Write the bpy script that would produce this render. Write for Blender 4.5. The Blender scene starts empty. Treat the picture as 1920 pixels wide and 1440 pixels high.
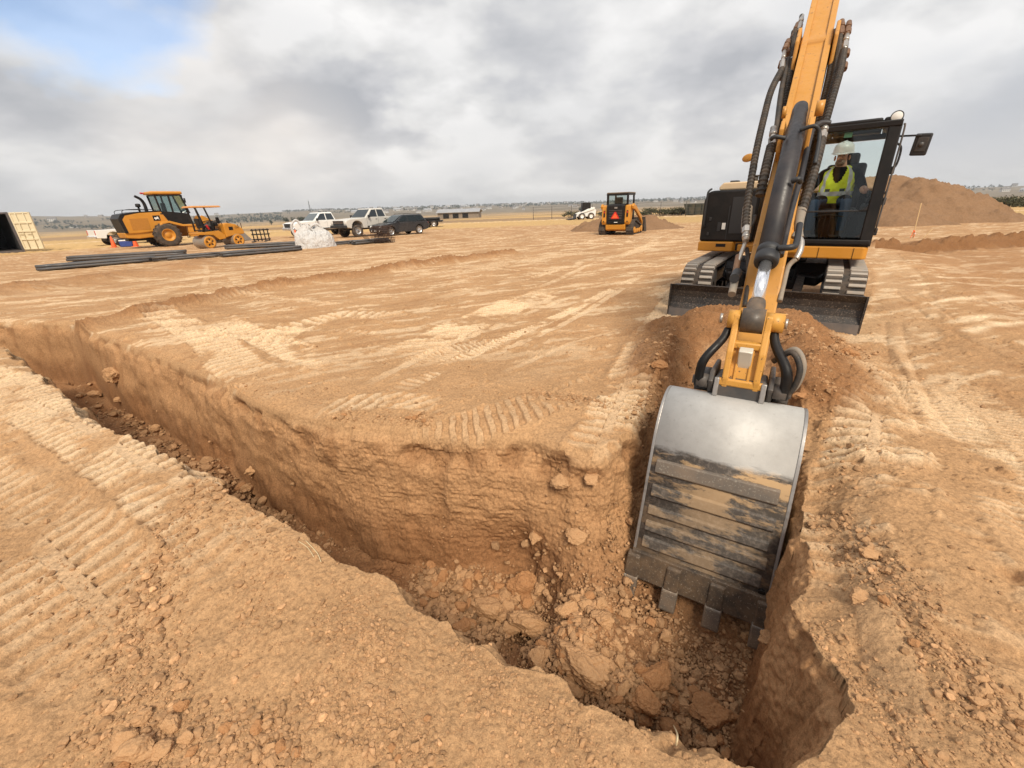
import bpy, bmesh, math, random
import numpy as np
from mathutils import Vector, Matrix, Quaternion
R = math.radians
NCOL, NROW = 1600, 1750
random.seed(7)
RNG = np.random.default_rng(11)
SC = bpy.context.scene
COL = SC.collection

# ---------------------------------------------------------------- bookkeeping
def tag(o, label=None, cat=None, group=None, kind=None):
    if label: o['label'] = label
    if cat: o['category'] = cat
    if group: o['group'] = group
    if kind: o['kind'] = kind
    return o

def empty(name, loc=(0, 0, 0), rz=0.0, parent=None):
    o = bpy.data.objects.new(name, None)
    o.empty_display_size = 0.2
    o.location = loc
    o.rotation_euler = (0, 0, rz)
    COL.objects.link(o)
    if parent: o.parent = parent
    return o

def obj_from_pydata(name, verts, faces, mat=None, parent=None, smooth=False):
    me = bpy.data.meshes.new(name)
    me.from_pydata(verts, [], faces)
    me.update()
    o = bpy.data.objects.new(name, me)
    COL.objects.link(o)
    if mat: me.materials.append(mat)
    if parent: o.parent = parent
    if smooth: me.polygons.foreach_set('use_smooth', [True] * len(me.polygons))
    return o

def copy_tree(o, parent=None):
    c = o.copy()
    COL.objects.link(c)
    c.parent = parent
    for ch in list(o.children):
        copy_tree(ch, c)
    return c

# ---------------------------------------------------------------- mesh builder
class MB:
    """collects shapes, links them as one mesh object"""
    def __init__(self):
        self.bm = bmesh.new()
    def _add(self, verts, faces, M=None, smooth=False, mi=0):
        vs = [self.bm.verts.new(M @ Vector(v) if M is not None else Vector(v)) for v in verts]
        out = []
        for f in faces:
            try:
                fc = self.bm.faces.new([vs[i] for i in f])
                fc.smooth = smooth; fc.material_index = mi
                out.append(fc)
            except ValueError:
                pass
        return vs, out
    def box(self, c, s, rot=None, bev=0.0, mi=0, taper=None, seg=2):
        """box centred at c with full size s; rot = Euler tuple or Matrix; taper = (sx, sy) of the top"""
        M = Matrix.Translation(Vector(c))
        if rot is not None:
            if isinstance(rot, Matrix): M = M @ rot.to_4x4()
            else:
                from mathutils import Euler
                M = M @ Euler(rot).to_matrix().to_4x4()
        x, y, z = s[0] / 2, s[1] / 2, s[2] / 2
        tx, ty = taper if taper else (1, 1)
        v = [(-x, -y, -z), (x, -y, -z), (x, y, -z), (-x, y, -z), (-x * tx, -y * ty, z), (x * tx, -y * ty, z), (x * tx, y * ty, z), (-x * tx, y * ty, z)]
        f = [(0, 3, 2, 1), (4, 5, 6, 7), (0, 1, 5, 4), (1, 2, 6, 5), (2, 3, 7, 6), (3, 0, 4, 7)]
        vs, fs = self._add(v, f, M, mi=mi)
        if bev > 0:
            es = list({e for fc in fs for e in fc.edges})
            r = bmesh.ops.bevel(self.bm, geom=es, offset=bev, segments=seg, affect='EDGES', profile=0.5, clamp_overlap=True)
            for fc in r['faces']:
                fc.smooth = seg > 1; fc.material_index = mi
        return self
    def prism(self, poly, a, b, axis='y', M=None, bev=0.0, mi=0, smooth=False):
        """poly = 2D outline; extruded from a to b along axis"""
        def p3(u, w, t):
            return {'y': (u, t, w), 'x': (t, u, w), 'z': (u, w, t)}[axis]
        n = len(poly)
        v = [p3(u, w, a) for u, w in poly] + [p3(u, w, b) for u, w in poly]
        f = [tuple(range(n))[::-1], tuple(range(n, 2 * n))]
        f += [(i, (i + 1) % n, n + (i + 1) % n, n + i) for i in range(n)]
        vs, fs = self._add(v, f, M, mi=mi, smooth=smooth)
        if smooth:
            fs[0].smooth = fs[1].smooth = False
        bmesh.ops.recalc_face_normals(self.bm, faces=fs)
        if bev > 0:
            es = list({e for fc in fs for e in fc.edges})
            r = bmesh.ops.bevel(self.bm, geom=es, offset=bev, segments=2, affect='EDGES', profile=0.5, clamp_overlap=True)
            for fc in r['faces']: fc.material_index = mi
        return self
    def cyl(self, p, q, r, r2=None, n=20, mi=0, caps=True, smooth=True):
        p, q = Vector(p), Vector(q)
        r2 = r if r2 is None else r2
        d = q - p
        M = Matrix.Translation(p) @ d.to_track_quat('Z', 'Y').to_matrix().to_4x4()
        L = d.length
        v = [(r * math.cos(2 * math.pi * i / n), r * math.sin(2 * math.pi * i / n), 0) for i in range(n)]
        v += [(r2 * math.cos(2 * math.pi * i / n), r2 * math.sin(2 * math.pi * i / n), L) for i in range(n)]
        f = [(i, (i + 1) % n, n + (i + 1) % n, n + i) for i in range(n)]
        vs, fs = self._add(v, f, M, smooth=smooth, mi=mi)
        if caps:
            for ring in (vs[:n][::-1], vs[n:]):
                try:
                    fc = self.bm.faces.new(ring); fc.material_index = mi
                except ValueError: pass
        return self
    def lathe(self, prof, p=(0, 0, 0), axis=(0, 0, 1), n=32, mi=0, smooth=True):
        """prof = [(radius, height)] revolved about axis through p"""
        M = Matrix.Translation(Vector(p)) @ Vector(axis).to_track_quat('Z', 'Y').to_matrix().to_4x4()
        v = []
        for r, h in prof:
            v += [(r * math.cos(2 * math.pi * i / n), r * math.sin(2 * math.pi * i / n), h) for i in range(n)]
        f = []
        for k in range(len(prof) - 1):
            for i in range(n):
                j = (i + 1) % n
                f.append((k * n + i, k * n + j, (k + 1) * n + j, (k + 1) * n + i))
        self._add(v, f, M, smooth=smooth, mi=mi)
        return self
    def tube(self, pts, r, n=10, mi=0, sub=0, ribs=0.0, pitch=0.02):
        """swept tube through pts (Catmull-Rom when sub); ribs = corrugation depth"""
        P = [Vector(p) for p in pts]
        if sub:
            P = spline(P, sub)
        if ribs:
            P = resample(P, pitch / 4)
        vs = []
        prev = None
        for i, c in enumerate(P):
            t = (P[min(i + 1, len(P) - 1)] - P[max(i - 1, 0)])
            if t.length < 1e-9: t = Vector((0, 0, 1))
            t.normalize()
            if prev is None:
                a = t.orthogonal().normalized()
            else:
                a = (prev - t * prev.dot(t)).normalized()
            prev = a
            b = t.cross(a)
            rr = r(i / max(1, len(P) - 1)) if callable(r) else r
            if ribs: rr = rr + (ribs if (i % 4) in (0, 1) else 0.0)
            vs.append([self.bm.verts.new(c + (a * math.cos(2 * math.pi * k / n) + b * math.sin(2 * math.pi * k / n)) * rr) for k in range(n)])
        for i in range(len(vs) - 1):
            for k in range(n):
                f = self.bm.faces.new((vs[i][k], vs[i][(k + 1) % n], vs[i + 1][(k + 1) % n], vs[i + 1][k]))
                f.smooth = not ribs; f.material_index = mi
        for ring in (vs[0][::-1], vs[-1]):
            f = self.bm.faces.new(ring); f.material_index = mi
        return self
    def quad(self, pts, mi=0):
        self._add(pts, [tuple(range(len(pts)))], mi=mi)
        return self
    def raw(self, verts, faces, M=None, smooth=False, mi=0):
        self._add(verts, faces, M, smooth, mi)
        return self
    def sphere(self, c, s, seg=16, rings=10, rot=None, mi=0):
        M = Matrix.Translation(Vector(c))
        if rot is not None:
            from mathutils import Euler
            M = M @ Euler(rot).to_matrix().to_4x4()
        M = M @ Matrix.Diagonal((s[0], s[1], s[2], 1))
        v = [(0, 0, -1)]; f = []
        for i in range(1, rings):
            a = -math.pi / 2 + math.pi * i / rings
            v += [(math.cos(a) * math.cos(2 * math.pi * k / seg), math.cos(a) * math.sin(2 * math.pi * k / seg), math.sin(a)) for k in range(seg)]
        v.append((0, 0, 1))
        for k in range(seg):
            f.append((0, 1 + (k + 1) % seg, 1 + k))
            f.append((len(v) - 1, 1 + (rings - 2) * seg + k, 1 + (rings - 2) * seg + (k + 1) % seg))
        for i in range(rings - 2):
            for k in range(seg):
                f.append((1 + i * seg + k, 1 + i * seg + (k + 1) % seg, 1 + (i + 1) * seg + (k + 1) % seg, 1 + (i + 1) * seg + k))
        self._add(v, f, M, smooth=True, mi=mi)
        return self
    def build(self, name, mat, parent=None, M=None):
        me = bpy.data.meshes.new(name)
        self.bm.normal_update()
        self.bm.to_mesh(me)
        self.bm.free()
        if M is not None: me.transform(M)
        o = bpy.data.objects.new(name, me)
        COL.objects.link(o)
        for m in (mat if isinstance(mat, (list, tuple)) else [mat]):
            me.materials.append(m)
        if parent: o.parent = parent
        return o

def spline(P, sub):
    out = []
    n = len(P)
    for i in range(n - 1):
        p0, p1, p2, p3 = P[max(i - 1, 0)], P[i], P[i + 1], P[min(i + 2, n - 1)]
        for k in range(sub):
            t = k / sub
            out.append(0.5 * ((2 * p1) + (p2 - p0) * t + (2 * p0 - 5 * p1 + 4 * p2 - p3) * t * t + (3 * p1 - p0 - 3 * p2 + p3) * t ** 3))
    out.append(P[-1])
    return out

def resample(P, step):
    out = [P[0]]
    acc = 0.0
    for a, b in zip(P[:-1], P[1:]):
        L = (b - a).length
        if L < 1e-9: continue
        t = step - acc
        while t <= L:
            out.append(a + (b - a) * (t / L)); t += step
        acc = L - (t - step)
    out.append(P[-1])
    return out

# ---------------------------------------------------------------- numpy noise
def _h(ix, iy, iz, seed):
    n = (ix.astype(np.int64) * 374761393 + iy.astype(np.int64) * 668265263 + iz.astype(np.int64) * 2147483647 + seed * 1274126177) & 0xFFFFFFFF
    n = ((n ^ (n >> 13)) * 1274126177) & 0xFFFFFFFF
    n = ((n ^ (n >> 16)) * 2246822519) & 0xFFFFFFFF
    return (n ^ (n >> 15)) & 0xFFFFFFFF
def _hf(ix, iy, iz, seed):
    return _h(ix, iy, iz, seed) / 4294967295.0
_G2 = np.array([(math.cos(a), math.sin(a)) for a in np.linspace(0, 2 * math.pi, 16, endpoint=False)])
def noise2(x, y, seed=0):
    ix = np.floor(x); iy = np.floor(y)
    fx = x - ix; fy = y - iy
    ix = ix.astype(np.int64); iy = iy.astype(np.int64)
    u = fx * fx * fx * (fx * (fx * 6 - 15) + 10); v = fy * fy * fy * (fy * (fy * 6 - 15) + 10)
    z = np.zeros_like(ix)
    def g(a, b):
        k = _h(ix + a, iy + b, z, seed) & 15
        return _G2[k, 0] * (fx - a) + _G2[k, 1] * (fy - b)
    n0 = g(0, 0) * (1 - u) + g(1, 0) * u
    n1 = g(0, 1) * (1 - u) + g(1, 1) * u
    return (n0 * (1 - v) + n1 * v) * 1.41
def fbm(x, y, f, oct=4, seed=0, gain=0.5, lac=2.03):
    a, s = 1.0, 0.0
    r = np.zeros_like(x)
    for k in range(oct):
        r += a * noise2(x * f + 17.3 * k, y * f - 9.1 * k, seed + k)
        s += a; a *= gain; f *= lac
    return r / s
def noise3(x, y, zz, seed=0):
    ix = np.floor(x); iy = np.floor(y); iz = np.floor(zz)
    fx, fy, fz = x - ix, y - iy, zz - iz
    ix, iy, iz = (a.astype(np.int64) for a in (ix, iy, iz))
    s = lambda t: t * t * (3 - 2 * t)
    u, v, w = s(fx), s(fy), s(fz)
    c = lambda a, b, d: _hf(ix + a, iy + b, iz + d, seed)
    x00 = c(0, 0, 0) * (1 - u) + c(1, 0, 0) * u; x10 = c(0, 1, 0) * (1 - u) + c(1, 1, 0) * u
    x01 = c(0, 0, 1) * (1 - u) + c(1, 0, 1) * u; x11 = c(0, 1, 1) * (1 - u) + c(1, 1, 1) * u
    return 2 * ((x00 * (1 - v) + x10 * v) * (1 - w) + (x01 * (1 - v) + x11 * v) * w) - 1
def lumps(x, y, cell, seed, dens=0.7, rmin=0.25, rmax=0.55):
    """scattered half-buried lumps: height field of spherical caps, in units of cell"""
    gx = np.floor(x / cell).astype(np.int64); gy = np.floor(y / cell).astype(np.int64)
    z = np.zeros_like(gx)
    out = np.zeros(x.shape)
    for a in (-1, 0, 1):
        for b in (-1, 0, 1):
            ix, iy = gx + a, gy + b
            px = (ix + _hf(ix, iy, z, seed)) * cell; py = (iy + _hf(ix, iy, z + 1, seed)) * cell
            r = (rmin + (rmax - rmin) * _hf(ix, iy, z + 2, seed) ** 2) * cell
            on = _hf(ix, iy, z + 3, seed) < dens
            asp = 0.7 + 0.6 * _hf(ix, iy, z + 4, seed)
            ang = _hf(ix, iy, z + 5, seed) * 3.14
            dx, dy = x - px, y - py
            ca, sa = np.cos(ang), np.sin(ang)
            ex, ey = (dx * ca + dy * sa) * asp, (-dx * sa + dy * ca) / asp
            q = 1 - (ex * ex + ey * ey) / (r * r)
            out = np.maximum(out, np.where(on & (q > 0), np.sqrt(np.maximum(q, 0)) * r, 0))
    return out
def sstep(a, b, x):
    if a > b: return 1 - sstep(b, a, x)
    t = np.clip((x - a) / (b - a), 0, 1)
    return t * t * (3 - 2 * t)
def dist_poly(x, y, pts, closed=False):
    """distance to polyline, arc position of the nearest point, signed side"""
    best = np.full(x.shape, 1e9); arc = np.zeros(x.shape); side = np.zeros(x.shape)
    s = 0.0
    n = len(pts)
    for i in range(n if closed else n - 1):
        ax, ay = pts[i]; bx, by = pts[(i + 1) % n]
        dx, dy = bx - ax, by - ay
        L = math.hypot(dx, dy)
        if L < 1e-9: continue
        t = np.clip(((x - ax) * dx + (y - ay) * dy) / (L * L), 0, 1)
        qx, qy = x - (ax + t * dx), y - (ay + t * dy)
        d = np.hypot(qx, qy)
        m = d < best
        best = np.where(m, d, best); arc = np.where(m, s + t * L, arc)
        side = np.where(m, np.sign(dx * (y - ay) - dy * (x - ax)), side)
        s += L
    return best, arc, side
def inside(x, y, poly):
    c = np.zeros(x.shape, bool)
    n = len(poly)
    for i in range(n):
        ax, ay = poly[i]; bx, by = poly[(i + 1) % n]
        if ay == by: continue
        m = ((ay > y) != (by > y)) & (x < (bx - ax) * (y - ay) / (by - ay) + ax)
        c ^= m
    return c
# ---------------------------------------------------------------- materials
def nodes(name):
    m = bpy.data.materials.new(name)
    m.use_nodes = True
    nt = m.node_tree
    return m, nt, nt.nodes['Principled BSDF']
def N(nt, t, **kw):
    n = nt.nodes.new(t)
    for k, v in kw.items():
        if k in n.inputs.keys() if hasattr(n.inputs, 'keys') else False:
            n.inputs[k].default_value = v
        else:
            setattr(n, k, v)
    return n
def lk(nt, a, b): nt.links.new(a, b)
def texco(nt, scale=1.0, out='Object'):
    tc = nt.nodes.new('ShaderNodeTexCoord')
    mp = nt.nodes.new('ShaderNodeMapping')
    s = scale if isinstance(scale, (tuple, list)) else (scale,) * 3
    mp.inputs['Scale'].default_value = s
    lk(nt, tc.outputs[out], mp.inputs['Vector'])
    return mp.outputs['Vector']
def noise(nt, vec, scale, detail=4, rough=0.55):
    n = nt.nodes.new('ShaderNodeTexNoise')
    n.inputs['Scale'].default_value = scale; n.inputs['Detail'].default_value = detail; n.inputs['Roughness'].default_value = rough
    lk(nt, vec, n.inputs['Vector'])
    return n.outputs['Fac']
def ramp(nt, fac, stops):
    r = nt.nodes.new('ShaderNodeValToRGB')
    el = r.color_ramp.elements
    while len(el) < len(stops): el.new(0.5)
    for e, (p, c) in zip(el, stops):
        e.position = p
        e.color = (c[0], c[1], c[2], 1) if isinstance(c, (tuple, list)) else (c, c, c, 1)
    lk(nt, fac, r.inputs['Fac'])
    return r.outputs['Color']
def mix(nt, fac, a, b, mode='MIX'):
    m = nt.nodes.new('ShaderNodeMix'); m.data_type = 'RGBA'; m.blend_type = mode
    for sock, v in ((m.inputs[0], fac), (m.inputs[6], a), (m.inputs[7], b)):
        if isinstance(v, bpy.types.NodeSocket): lk(nt, v, sock)
        elif isinstance(v, (tuple, list)): sock.default_value = (v[0], v[1], v[2], 1)
        else: sock.default_value = v if sock.type == 'VALUE' else (v, v, v, 1)
    return m.outputs[2]
def bump(nt, bs, h, strength=0.3, dist=0.01):
    b = nt.nodes.new('ShaderNodeBump')
    b.inputs['Strength'].default_value = strength; b.inputs['Distance'].default_value = dist
    lk(nt, h, b.inputs['Height']); lk(nt, b.outputs['Normal'], bs.inputs['Normal'])

DUST = (0.42, 0.255, 0.13)
def painted(name, col, rough=0.45, dust=0.35, dscale=3.0, metal=0.0, spec=0.5, chips=0.0, chipcol=(0.12, 0.07, 0.045), var=0.12):
    """paint or metal with dust film, uneven tone, optional chips"""
    m, nt, bs = nodes(name)
    v = texco(nt)
    n1 = noise(nt, v, dscale, 6, 0.62)
    n2 = noise(nt, v, dscale * 9, 4, 0.6)
    base = mix(nt, ramp(nt, n1, [(0.3, 0.0), (0.7, 1.0)]), tuple(c * (1 - var) for c in col), tuple(min(1, c * (1 + var)) for c in col))
    dm = nt.nodes.new('ShaderNodeMath'); dm.operation = 'MULTIPLY'; dm.use_clamp = True
    f = ramp(nt, n1, [(0.38, 0.12), (0.78, 1.0)])
    lk(nt, f, dm.inputs[0]); dm.inputs[1].default_value = dust
    base = mix(nt, dm.outputs[0], base, DUST)
    if chips:
        n3 = noise(nt, v, dscale * 14, 5, 0.7)
        base = mix(nt, ramp(nt, n3, [(0.60 - 0.05 * chips, 0.0), (0.635 - 0.05 * chips, 1.0)]), base, chipcol)
    lk(nt, base, bs.inputs['Base Color'])
    rr = ramp(nt, n2, [(0.3, max(0.05, rough - 0.1)), (0.75, min(1, rough + 0.25))])
    lk(nt, rr, bs.inputs['Roughness'])
    bs.inputs['Metallic'].default_value = metal
    bs.inputs['Specular IOR Level'].default_value = spec
    bump(nt, bs, n2, 0.08, 0.004)
    return m
def plain(name, col, rough=0.5, metal=0.0, spec=0.5, emit=0.0):
    m, nt, bs = nodes(name)
    v = texco(nt)
    n1 = noise(nt, v, 6.0, 4)
    base = mix(nt, n1, tuple(c * 0.88 for c in col), tuple(min(1, c * 1.1) for c in col))
    lk(nt, base, bs.inputs['Base Color'])
    bs.inputs['Roughness'].default_value = rough; bs.inputs['Metallic'].default_value = metal
    bs.inputs['Specular IOR Level'].default_value = spec
    return m
def glass(name, tint=(0.75, 0.85, 0.82), alpha=0.25, rough=0.02):
    """thin pane: partly see-through, partly reflective"""
    m, nt, bs = nodes(name)
    out = nt.nodes['Material Output']
    tr = nt.nodes.new('ShaderNodeBsdfTransparent'); tr.inputs['Color'].default_value = (*tint, 1)
    gl = nt.nodes.new('ShaderNodeBsdfGlossy'); gl.inputs['Roughness'].default_value = rough
    gl.inputs['Color'].default_value = (0.9, 0.95, 0.95, 1)
    fr = nt.nodes.new('ShaderNodeFresnel'); fr.inputs['IOR'].default_value = 1.45
    ad = nt.nodes.new('ShaderNodeMath'); ad.operation = 'MULTIPLY_ADD'; ad.inputs[1].default_value = 1.0; ad.inputs[2].default_value = alpha
    ad.use_clamp = True
    lk(nt, fr.outputs[0], ad.inputs[0])
    mx = nt.nodes.new('ShaderNodeMixShader')
    lk(nt, ad.outputs[0], mx.inputs[0]); lk(nt, tr.outputs[0], mx.inputs[1]); lk(nt, gl.outputs[0], mx.inputs[2])
    lk(nt, mx.outputs[0], out.inputs['Surface'])
    return m
def earth(name, lo, mid, hi, attr=None, bscale=60.0, bstr=0.5, bdist=0.006):
    m, nt, bs = nodes(name)
    v = texco(nt)
    n1 = noise(nt, v, 1.1, 6, 0.6)
    n2 = noise(nt, v, 14.0, 6, 0.65)
    n3 = noise(nt, v, bscale, 5, 0.7)
    c = mix(nt, ramp(nt, n1, [(0.3, 0.0), (0.7, 1.0)]), lo, mid)
    c = mix(nt, ramp(nt, n2, [(0.45, 0.0), (0.75, 0.55)]), c, hi)
    c = mix(nt, ramp(nt, n3, [(0.25, 0.35), (0.5, 0.0)]), c, tuple(x * 0.6 for x in lo))
    lk(nt, c, bs.inputs['Base Color'])
    bs.inputs['Roughness'].default_value = 0.95
    bs.inputs['Specular IOR Level'].default_value = 0.15
    bump(nt, bs, n3, bstr, bdist)
    return m

M = {}
YEL = (0.62, 0.27, 0.035)
M['yellow'] = painted('yellow_paint', (0.52, 0.235, 0.030), 0.45, 0.30, 2.2, chips=-0.5, chipcol=(.20,.10,.04))
M['yellow_worn'] = painted('worn_yellow_paint', (0.60, 0.29, 0.045), 0.42, 0.30, 5.0, chips=-0.3, chipcol=(0.09, 0.05, 0.03))
M['orange_yellow'] = painted('deep_yellow_paint', (0.56, 0.235, 0.018), 0.4, 0.14, 1.2)
M['black'] = painted('black_paint', (0.009, 0.009, 0.010), 0.42, 0.03, 2.5, var=0.3, spec=.25)
M['cylinder'] = painted('black_cylinder_paint', (0.018, 0.018, 0.022), 0.40, 0.07, 4.0, var=0.3)
M['dark_grey'] = painted('dark_grey_paint', (0.045, 0.047, 0.05), 0.5, 0.18, 4.0)
M['blade'] = painted('scratched_black_steel', (0.013, 0.012, 0.012), 0.5, 0.10, 4.0, var=0.3, chips=0.5, chipcol=(0.16, 0.12, 0.09))
M['blade_edge'] = painted('worn_blade_edge', (0.14, 0.13, 0.125), 0.45, 0.25, 6.0, metal=0.4)
M['chrome'] = plain('chrome_rod', (0.86, 0.86, 0.88), 0.18, 0.9)
M['steel'] = painted('bare_steel', (0.36, 0.35, 0.34), 0.42, 0.18, 5.0, metal=0.75)
M['fitting'] = painted('zinc_fitting', (0.45, 0.43, 0.40), 0.35, 0.25, 14.0, metal=0.7)
M['fitting_dark'] = painted('rusty_fitting', (0.16, 0.085, 0.05), 0.6, 0.3, 14.0, metal=0.2)
M['strip'] = painted('scoured_wear_strip', (.155, .135, .115), .42, .40, 6.0, metal=.35, chips=.4, chipcol=(.30, .26, .21))
M['tooth'] = painted('worn_tooth_steel', (.13, .115, .10), .45, .45, 9.0, metal=.4, chips=.3, chipcol=(.35, .30, .24))
M['hose'] = painted('rubber_hose', (0.022, 0.022, 0.022), 0.6, 0.18, 12.0)
M['hose_sleeve'] = painted('dusty_grey_hose_sleeve', (0.22, 0.20, 0.17), 0.7, 0.4, 9.0)
M['rubber'] = painted('track_rubber', (0.028, 0.027, 0.027), 0.8, 0.2, 7.0)
M['rubber_dusty'] = painted('dusty_lug_rubber', (0.38, 0.35, 0.31), 0.85, 0.35, 8.0)
M['glass'] = glass('cab_glass', (0.93, 0.98, 0.96), 0.015)
M['glass_dark'] = glass('tinted_glass', (0.35, 0.42, 0.42), 0.10)
M['car_glass'] = glass('vehicle_glass', (0.10, 0.12, 0.13), 0.10)
M['clear_reflective'] = glass('reflective_glass', (0.50, 0.60, 0.58), 0.02)
M['mirror'] = plain('mirror_glass', (0.8, 0.82, 0.85), 0.05, 0.95)
M['plastic'] = plain('dark_plastic', (0.022, 0.022, 0.024), 0.55)
M['white'] = painted('white_paint', (0.78, 0.78, 0.76), 0.3, 0.10, 1.6, var=0.03)
M['silver'] = painted('champagne_paint', (0.58, 0.56, 0.52), 0.3, 0.15, 1.6, var=0.04)
M['car_black'] = painted('dark_car_paint', (0.02, 0.024, 0.03), 0.22, 0.06, 1.8, var=0.2)
M['cream'] = painted('cream_paint', (0.66, 0.58, 0.40), 0.55, 0.15, 1.0, var=0.05)
M['tyre'] = painted('tyre_rubber', (0.028, 0.027, 0.027), 0.85, 0.28, 4.0)
M['alloy'] = plain('alloy_rim', (0.55, 0.55, 0.55), 0.35, 0.7)
M['drum'] = painted('dusty_steel_drum', (0.30, 0.27, 0.23), 0.5, 0.45, 3.0, metal=0.4)
M['red'] = plain('red_plastic', (0.5, 0.02, 0.015), 0.4)
M['orange'] = plain('orange_plastic', (0.85, 0.13, 0.03), 0.5)
M['sign_orange'] = plain('orange_reflective_sheet', (0.95, 0.12, 0.03), 0.45)
M['blue'] = plain('blue_plastic', (0.03, 0.06, 0.25), 0.5)
M['lamp_white'] = plain('lamp_lens', (0.75, 0.75, 0.72), 0.2)
M['label_white'] = plain('label_white', (0.75, 0.74, 0.70), 0.5)
M['pipe'] = painted('grey_plastic_pipe', (0.06, 0.062, 0.066), 0.45, 0.16, 1.5)
M['rust'] = painted('rusty_wire', (0.045, 0.022, 0.016), 0.8, 0.1, 6.0)
M['wood'] = painted('wood_stake', (0.55, 0.38, 0.20), 0.8, 0.1, 9.0)
M['fabric_white'] = painted('woven_white_fabric', (0.62, 0.61, 0.60), 0.9, 0.10, 2.0, spec=0.1, var=0.08)
_nt = M['fabric_white'].node_tree; _bs = _nt.nodes['Principled BSDF']
bump(_nt, _bs, noise(_nt, texco(_nt, (1.6, 1.6, .9)), 3.2, 5, .6), 1.0, .22)
# ---------------------------------------------------------------- camera
CAMH, PITCH, ROLL, FPX = 1.5, R(22.8), R(2.1), 795.0
def gp(px, py, z=0.0):
    """point of the plane at height z that the photograph shows at pixel (px, py)"""
    dx, dy = px - 960, py - 720
    c, s = math.cos(ROLL), math.sin(ROLL)
    X, Y = dx * c - dy * s, dx * s + dy * c
    d = Vector((X, FPX * math.cos(PITCH) - Y * math.sin(PITCH), -FPX * math.sin(PITCH) - Y * math.cos(PITCH)))
    t = (z - CAMH) / d.z
    return (d.x * t, d.y * t)
def gd(px, py, D):
    dx, dy = px - 960, py - 720
    c, s = math.cos(ROLL), math.sin(ROLL)
    X, Y = dx * c - dy * s, dx * s + dy * c
    d = Vector((X, FPX * math.cos(PITCH) - Y * math.sin(PITCH), -FPX * math.sin(PITCH) - Y * math.cos(PITCH)))
    t = D / d.y
    return Vector((d.x * t, D, CAMH + d.z * t))
cam = bpy.data.cameras.new('camera')
cam.sensor_width = 36.0
cam.lens = FPX / 1920 * 36
cam.clip_start = 0.05
cam.clip_end = 20000
cam_o = bpy.data.objects.new('camera', cam)
COL.objects.link(cam_o)
_U0 = Vector((0, math.sin(PITCH), math.cos(PITCH)))
_r = Vector((1, 0, 0)) * math.cos(ROLL) - _U0 * math.sin(ROLL)
_u = Vector((1, 0, 0)) * math.sin(ROLL) + _U0 * math.cos(ROLL)
_b = -Vector((0, math.cos(PITCH), -math.sin(PITCH)))
cam_o.matrix_world = Matrix(((_r.x, _u.x, _b.x, 0), (_r.y, _u.y, _b.y, 0), (_r.z, _u.z, _b.z, CAMH), (0, 0, 0, 1)))
SC.camera = cam_o

# ---------------------------------------------------------------- sky and sun
SUN_EL, SUN_AZ = R(47), R(168)        # azimuth clockwise from +Y
w = bpy.data.worlds.new('World'); SC.world = w; w.use_nodes = True
nt = w.node_tree
for n in list(nt.nodes): nt.nodes.remove(n)
out = nt.nodes.new('ShaderNodeOutputWorld')
sky = nt.nodes.new('ShaderNodeTexSky'); sky.sky_type = 'NISHITA'; sky.sun_disc = False
sky.sun_elevation = SUN_EL; sky.sun_rotation = SUN_AZ; sky.air_density = 1.0; sky.dust_density = 0.5; sky.altitude = 1500
bg1 = nt.nodes.new('ShaderNodeBackground'); bg1.inputs['Strength'].default_value = 0.15
lk(nt, sky.outputs[0], bg1.inputs['Color'])
tc = nt.nodes.new('ShaderNodeTexCoord')
sep = nt.nodes.new('ShaderNodeSeparateXYZ'); lk(nt, tc.outputs['Generated'], sep.inputs[0])
def mth(op, a, b=None, c=None, clamp=False):
    n = nt.nodes.new('ShaderNodeMath'); n.operation = op; n.use_clamp = clamp
    for i, v in enumerate((a, b, c)):
        if v is None: continue
        if isinstance(v, bpy.types.NodeSocket): lk(nt, v, n.inputs[i])
        else: n.inputs[i].default_value = v
    return n.outputs[0]
zc = mth('MAXIMUM', sep.outputs[2], 0.0)
den = mth('ADD', zc, 0.42)
cx = mth('DIVIDE', sep.outputs[0], den); cy = mth('DIVIDE', sep.outputs[1], den)
cmb = nt.nodes.new('ShaderNodeCombineXYZ'); lk(nt, cx, cmb.inputs[0]); lk(nt, cy, cmb.inputs[1]); lk(nt, mth('MULTIPLY', zc, 1.6), cmb.inputs[2])
def wnoise(vec, scale, detail, rough, off, dist=0.0):
    mp = nt.nodes.new('ShaderNodeMapping'); mp.inputs['Location'].default_value = off
    lk(nt, vec, mp.inputs['Vector'])
    n = nt.nodes.new('ShaderNodeTexNoise'); n.inputs['Scale'].default_value = scale; n.inputs['Detail'].default_value = detail
    n.inputs['Roughness'].default_value = rough; n.inputs['Distortion'].default_value = dist
    lk(nt, mp.outputs[0], n.inputs['Vector'])
    return n.outputs['Fac']
big = wnoise(cmb.outputs[0], 0.9, 2, 0.45, (3.1, 7.7, 0.4), 0.1)
mid = wnoise(cmb.outputs[0], 2.0, 10, 0.46, (1.3, 2.2, 0.0), 0.0)
fine = wnoise(cmb.outputs[0], 6.2, 9, 0.52, (5.0, 1.0, 2.0), 0.0)
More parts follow.
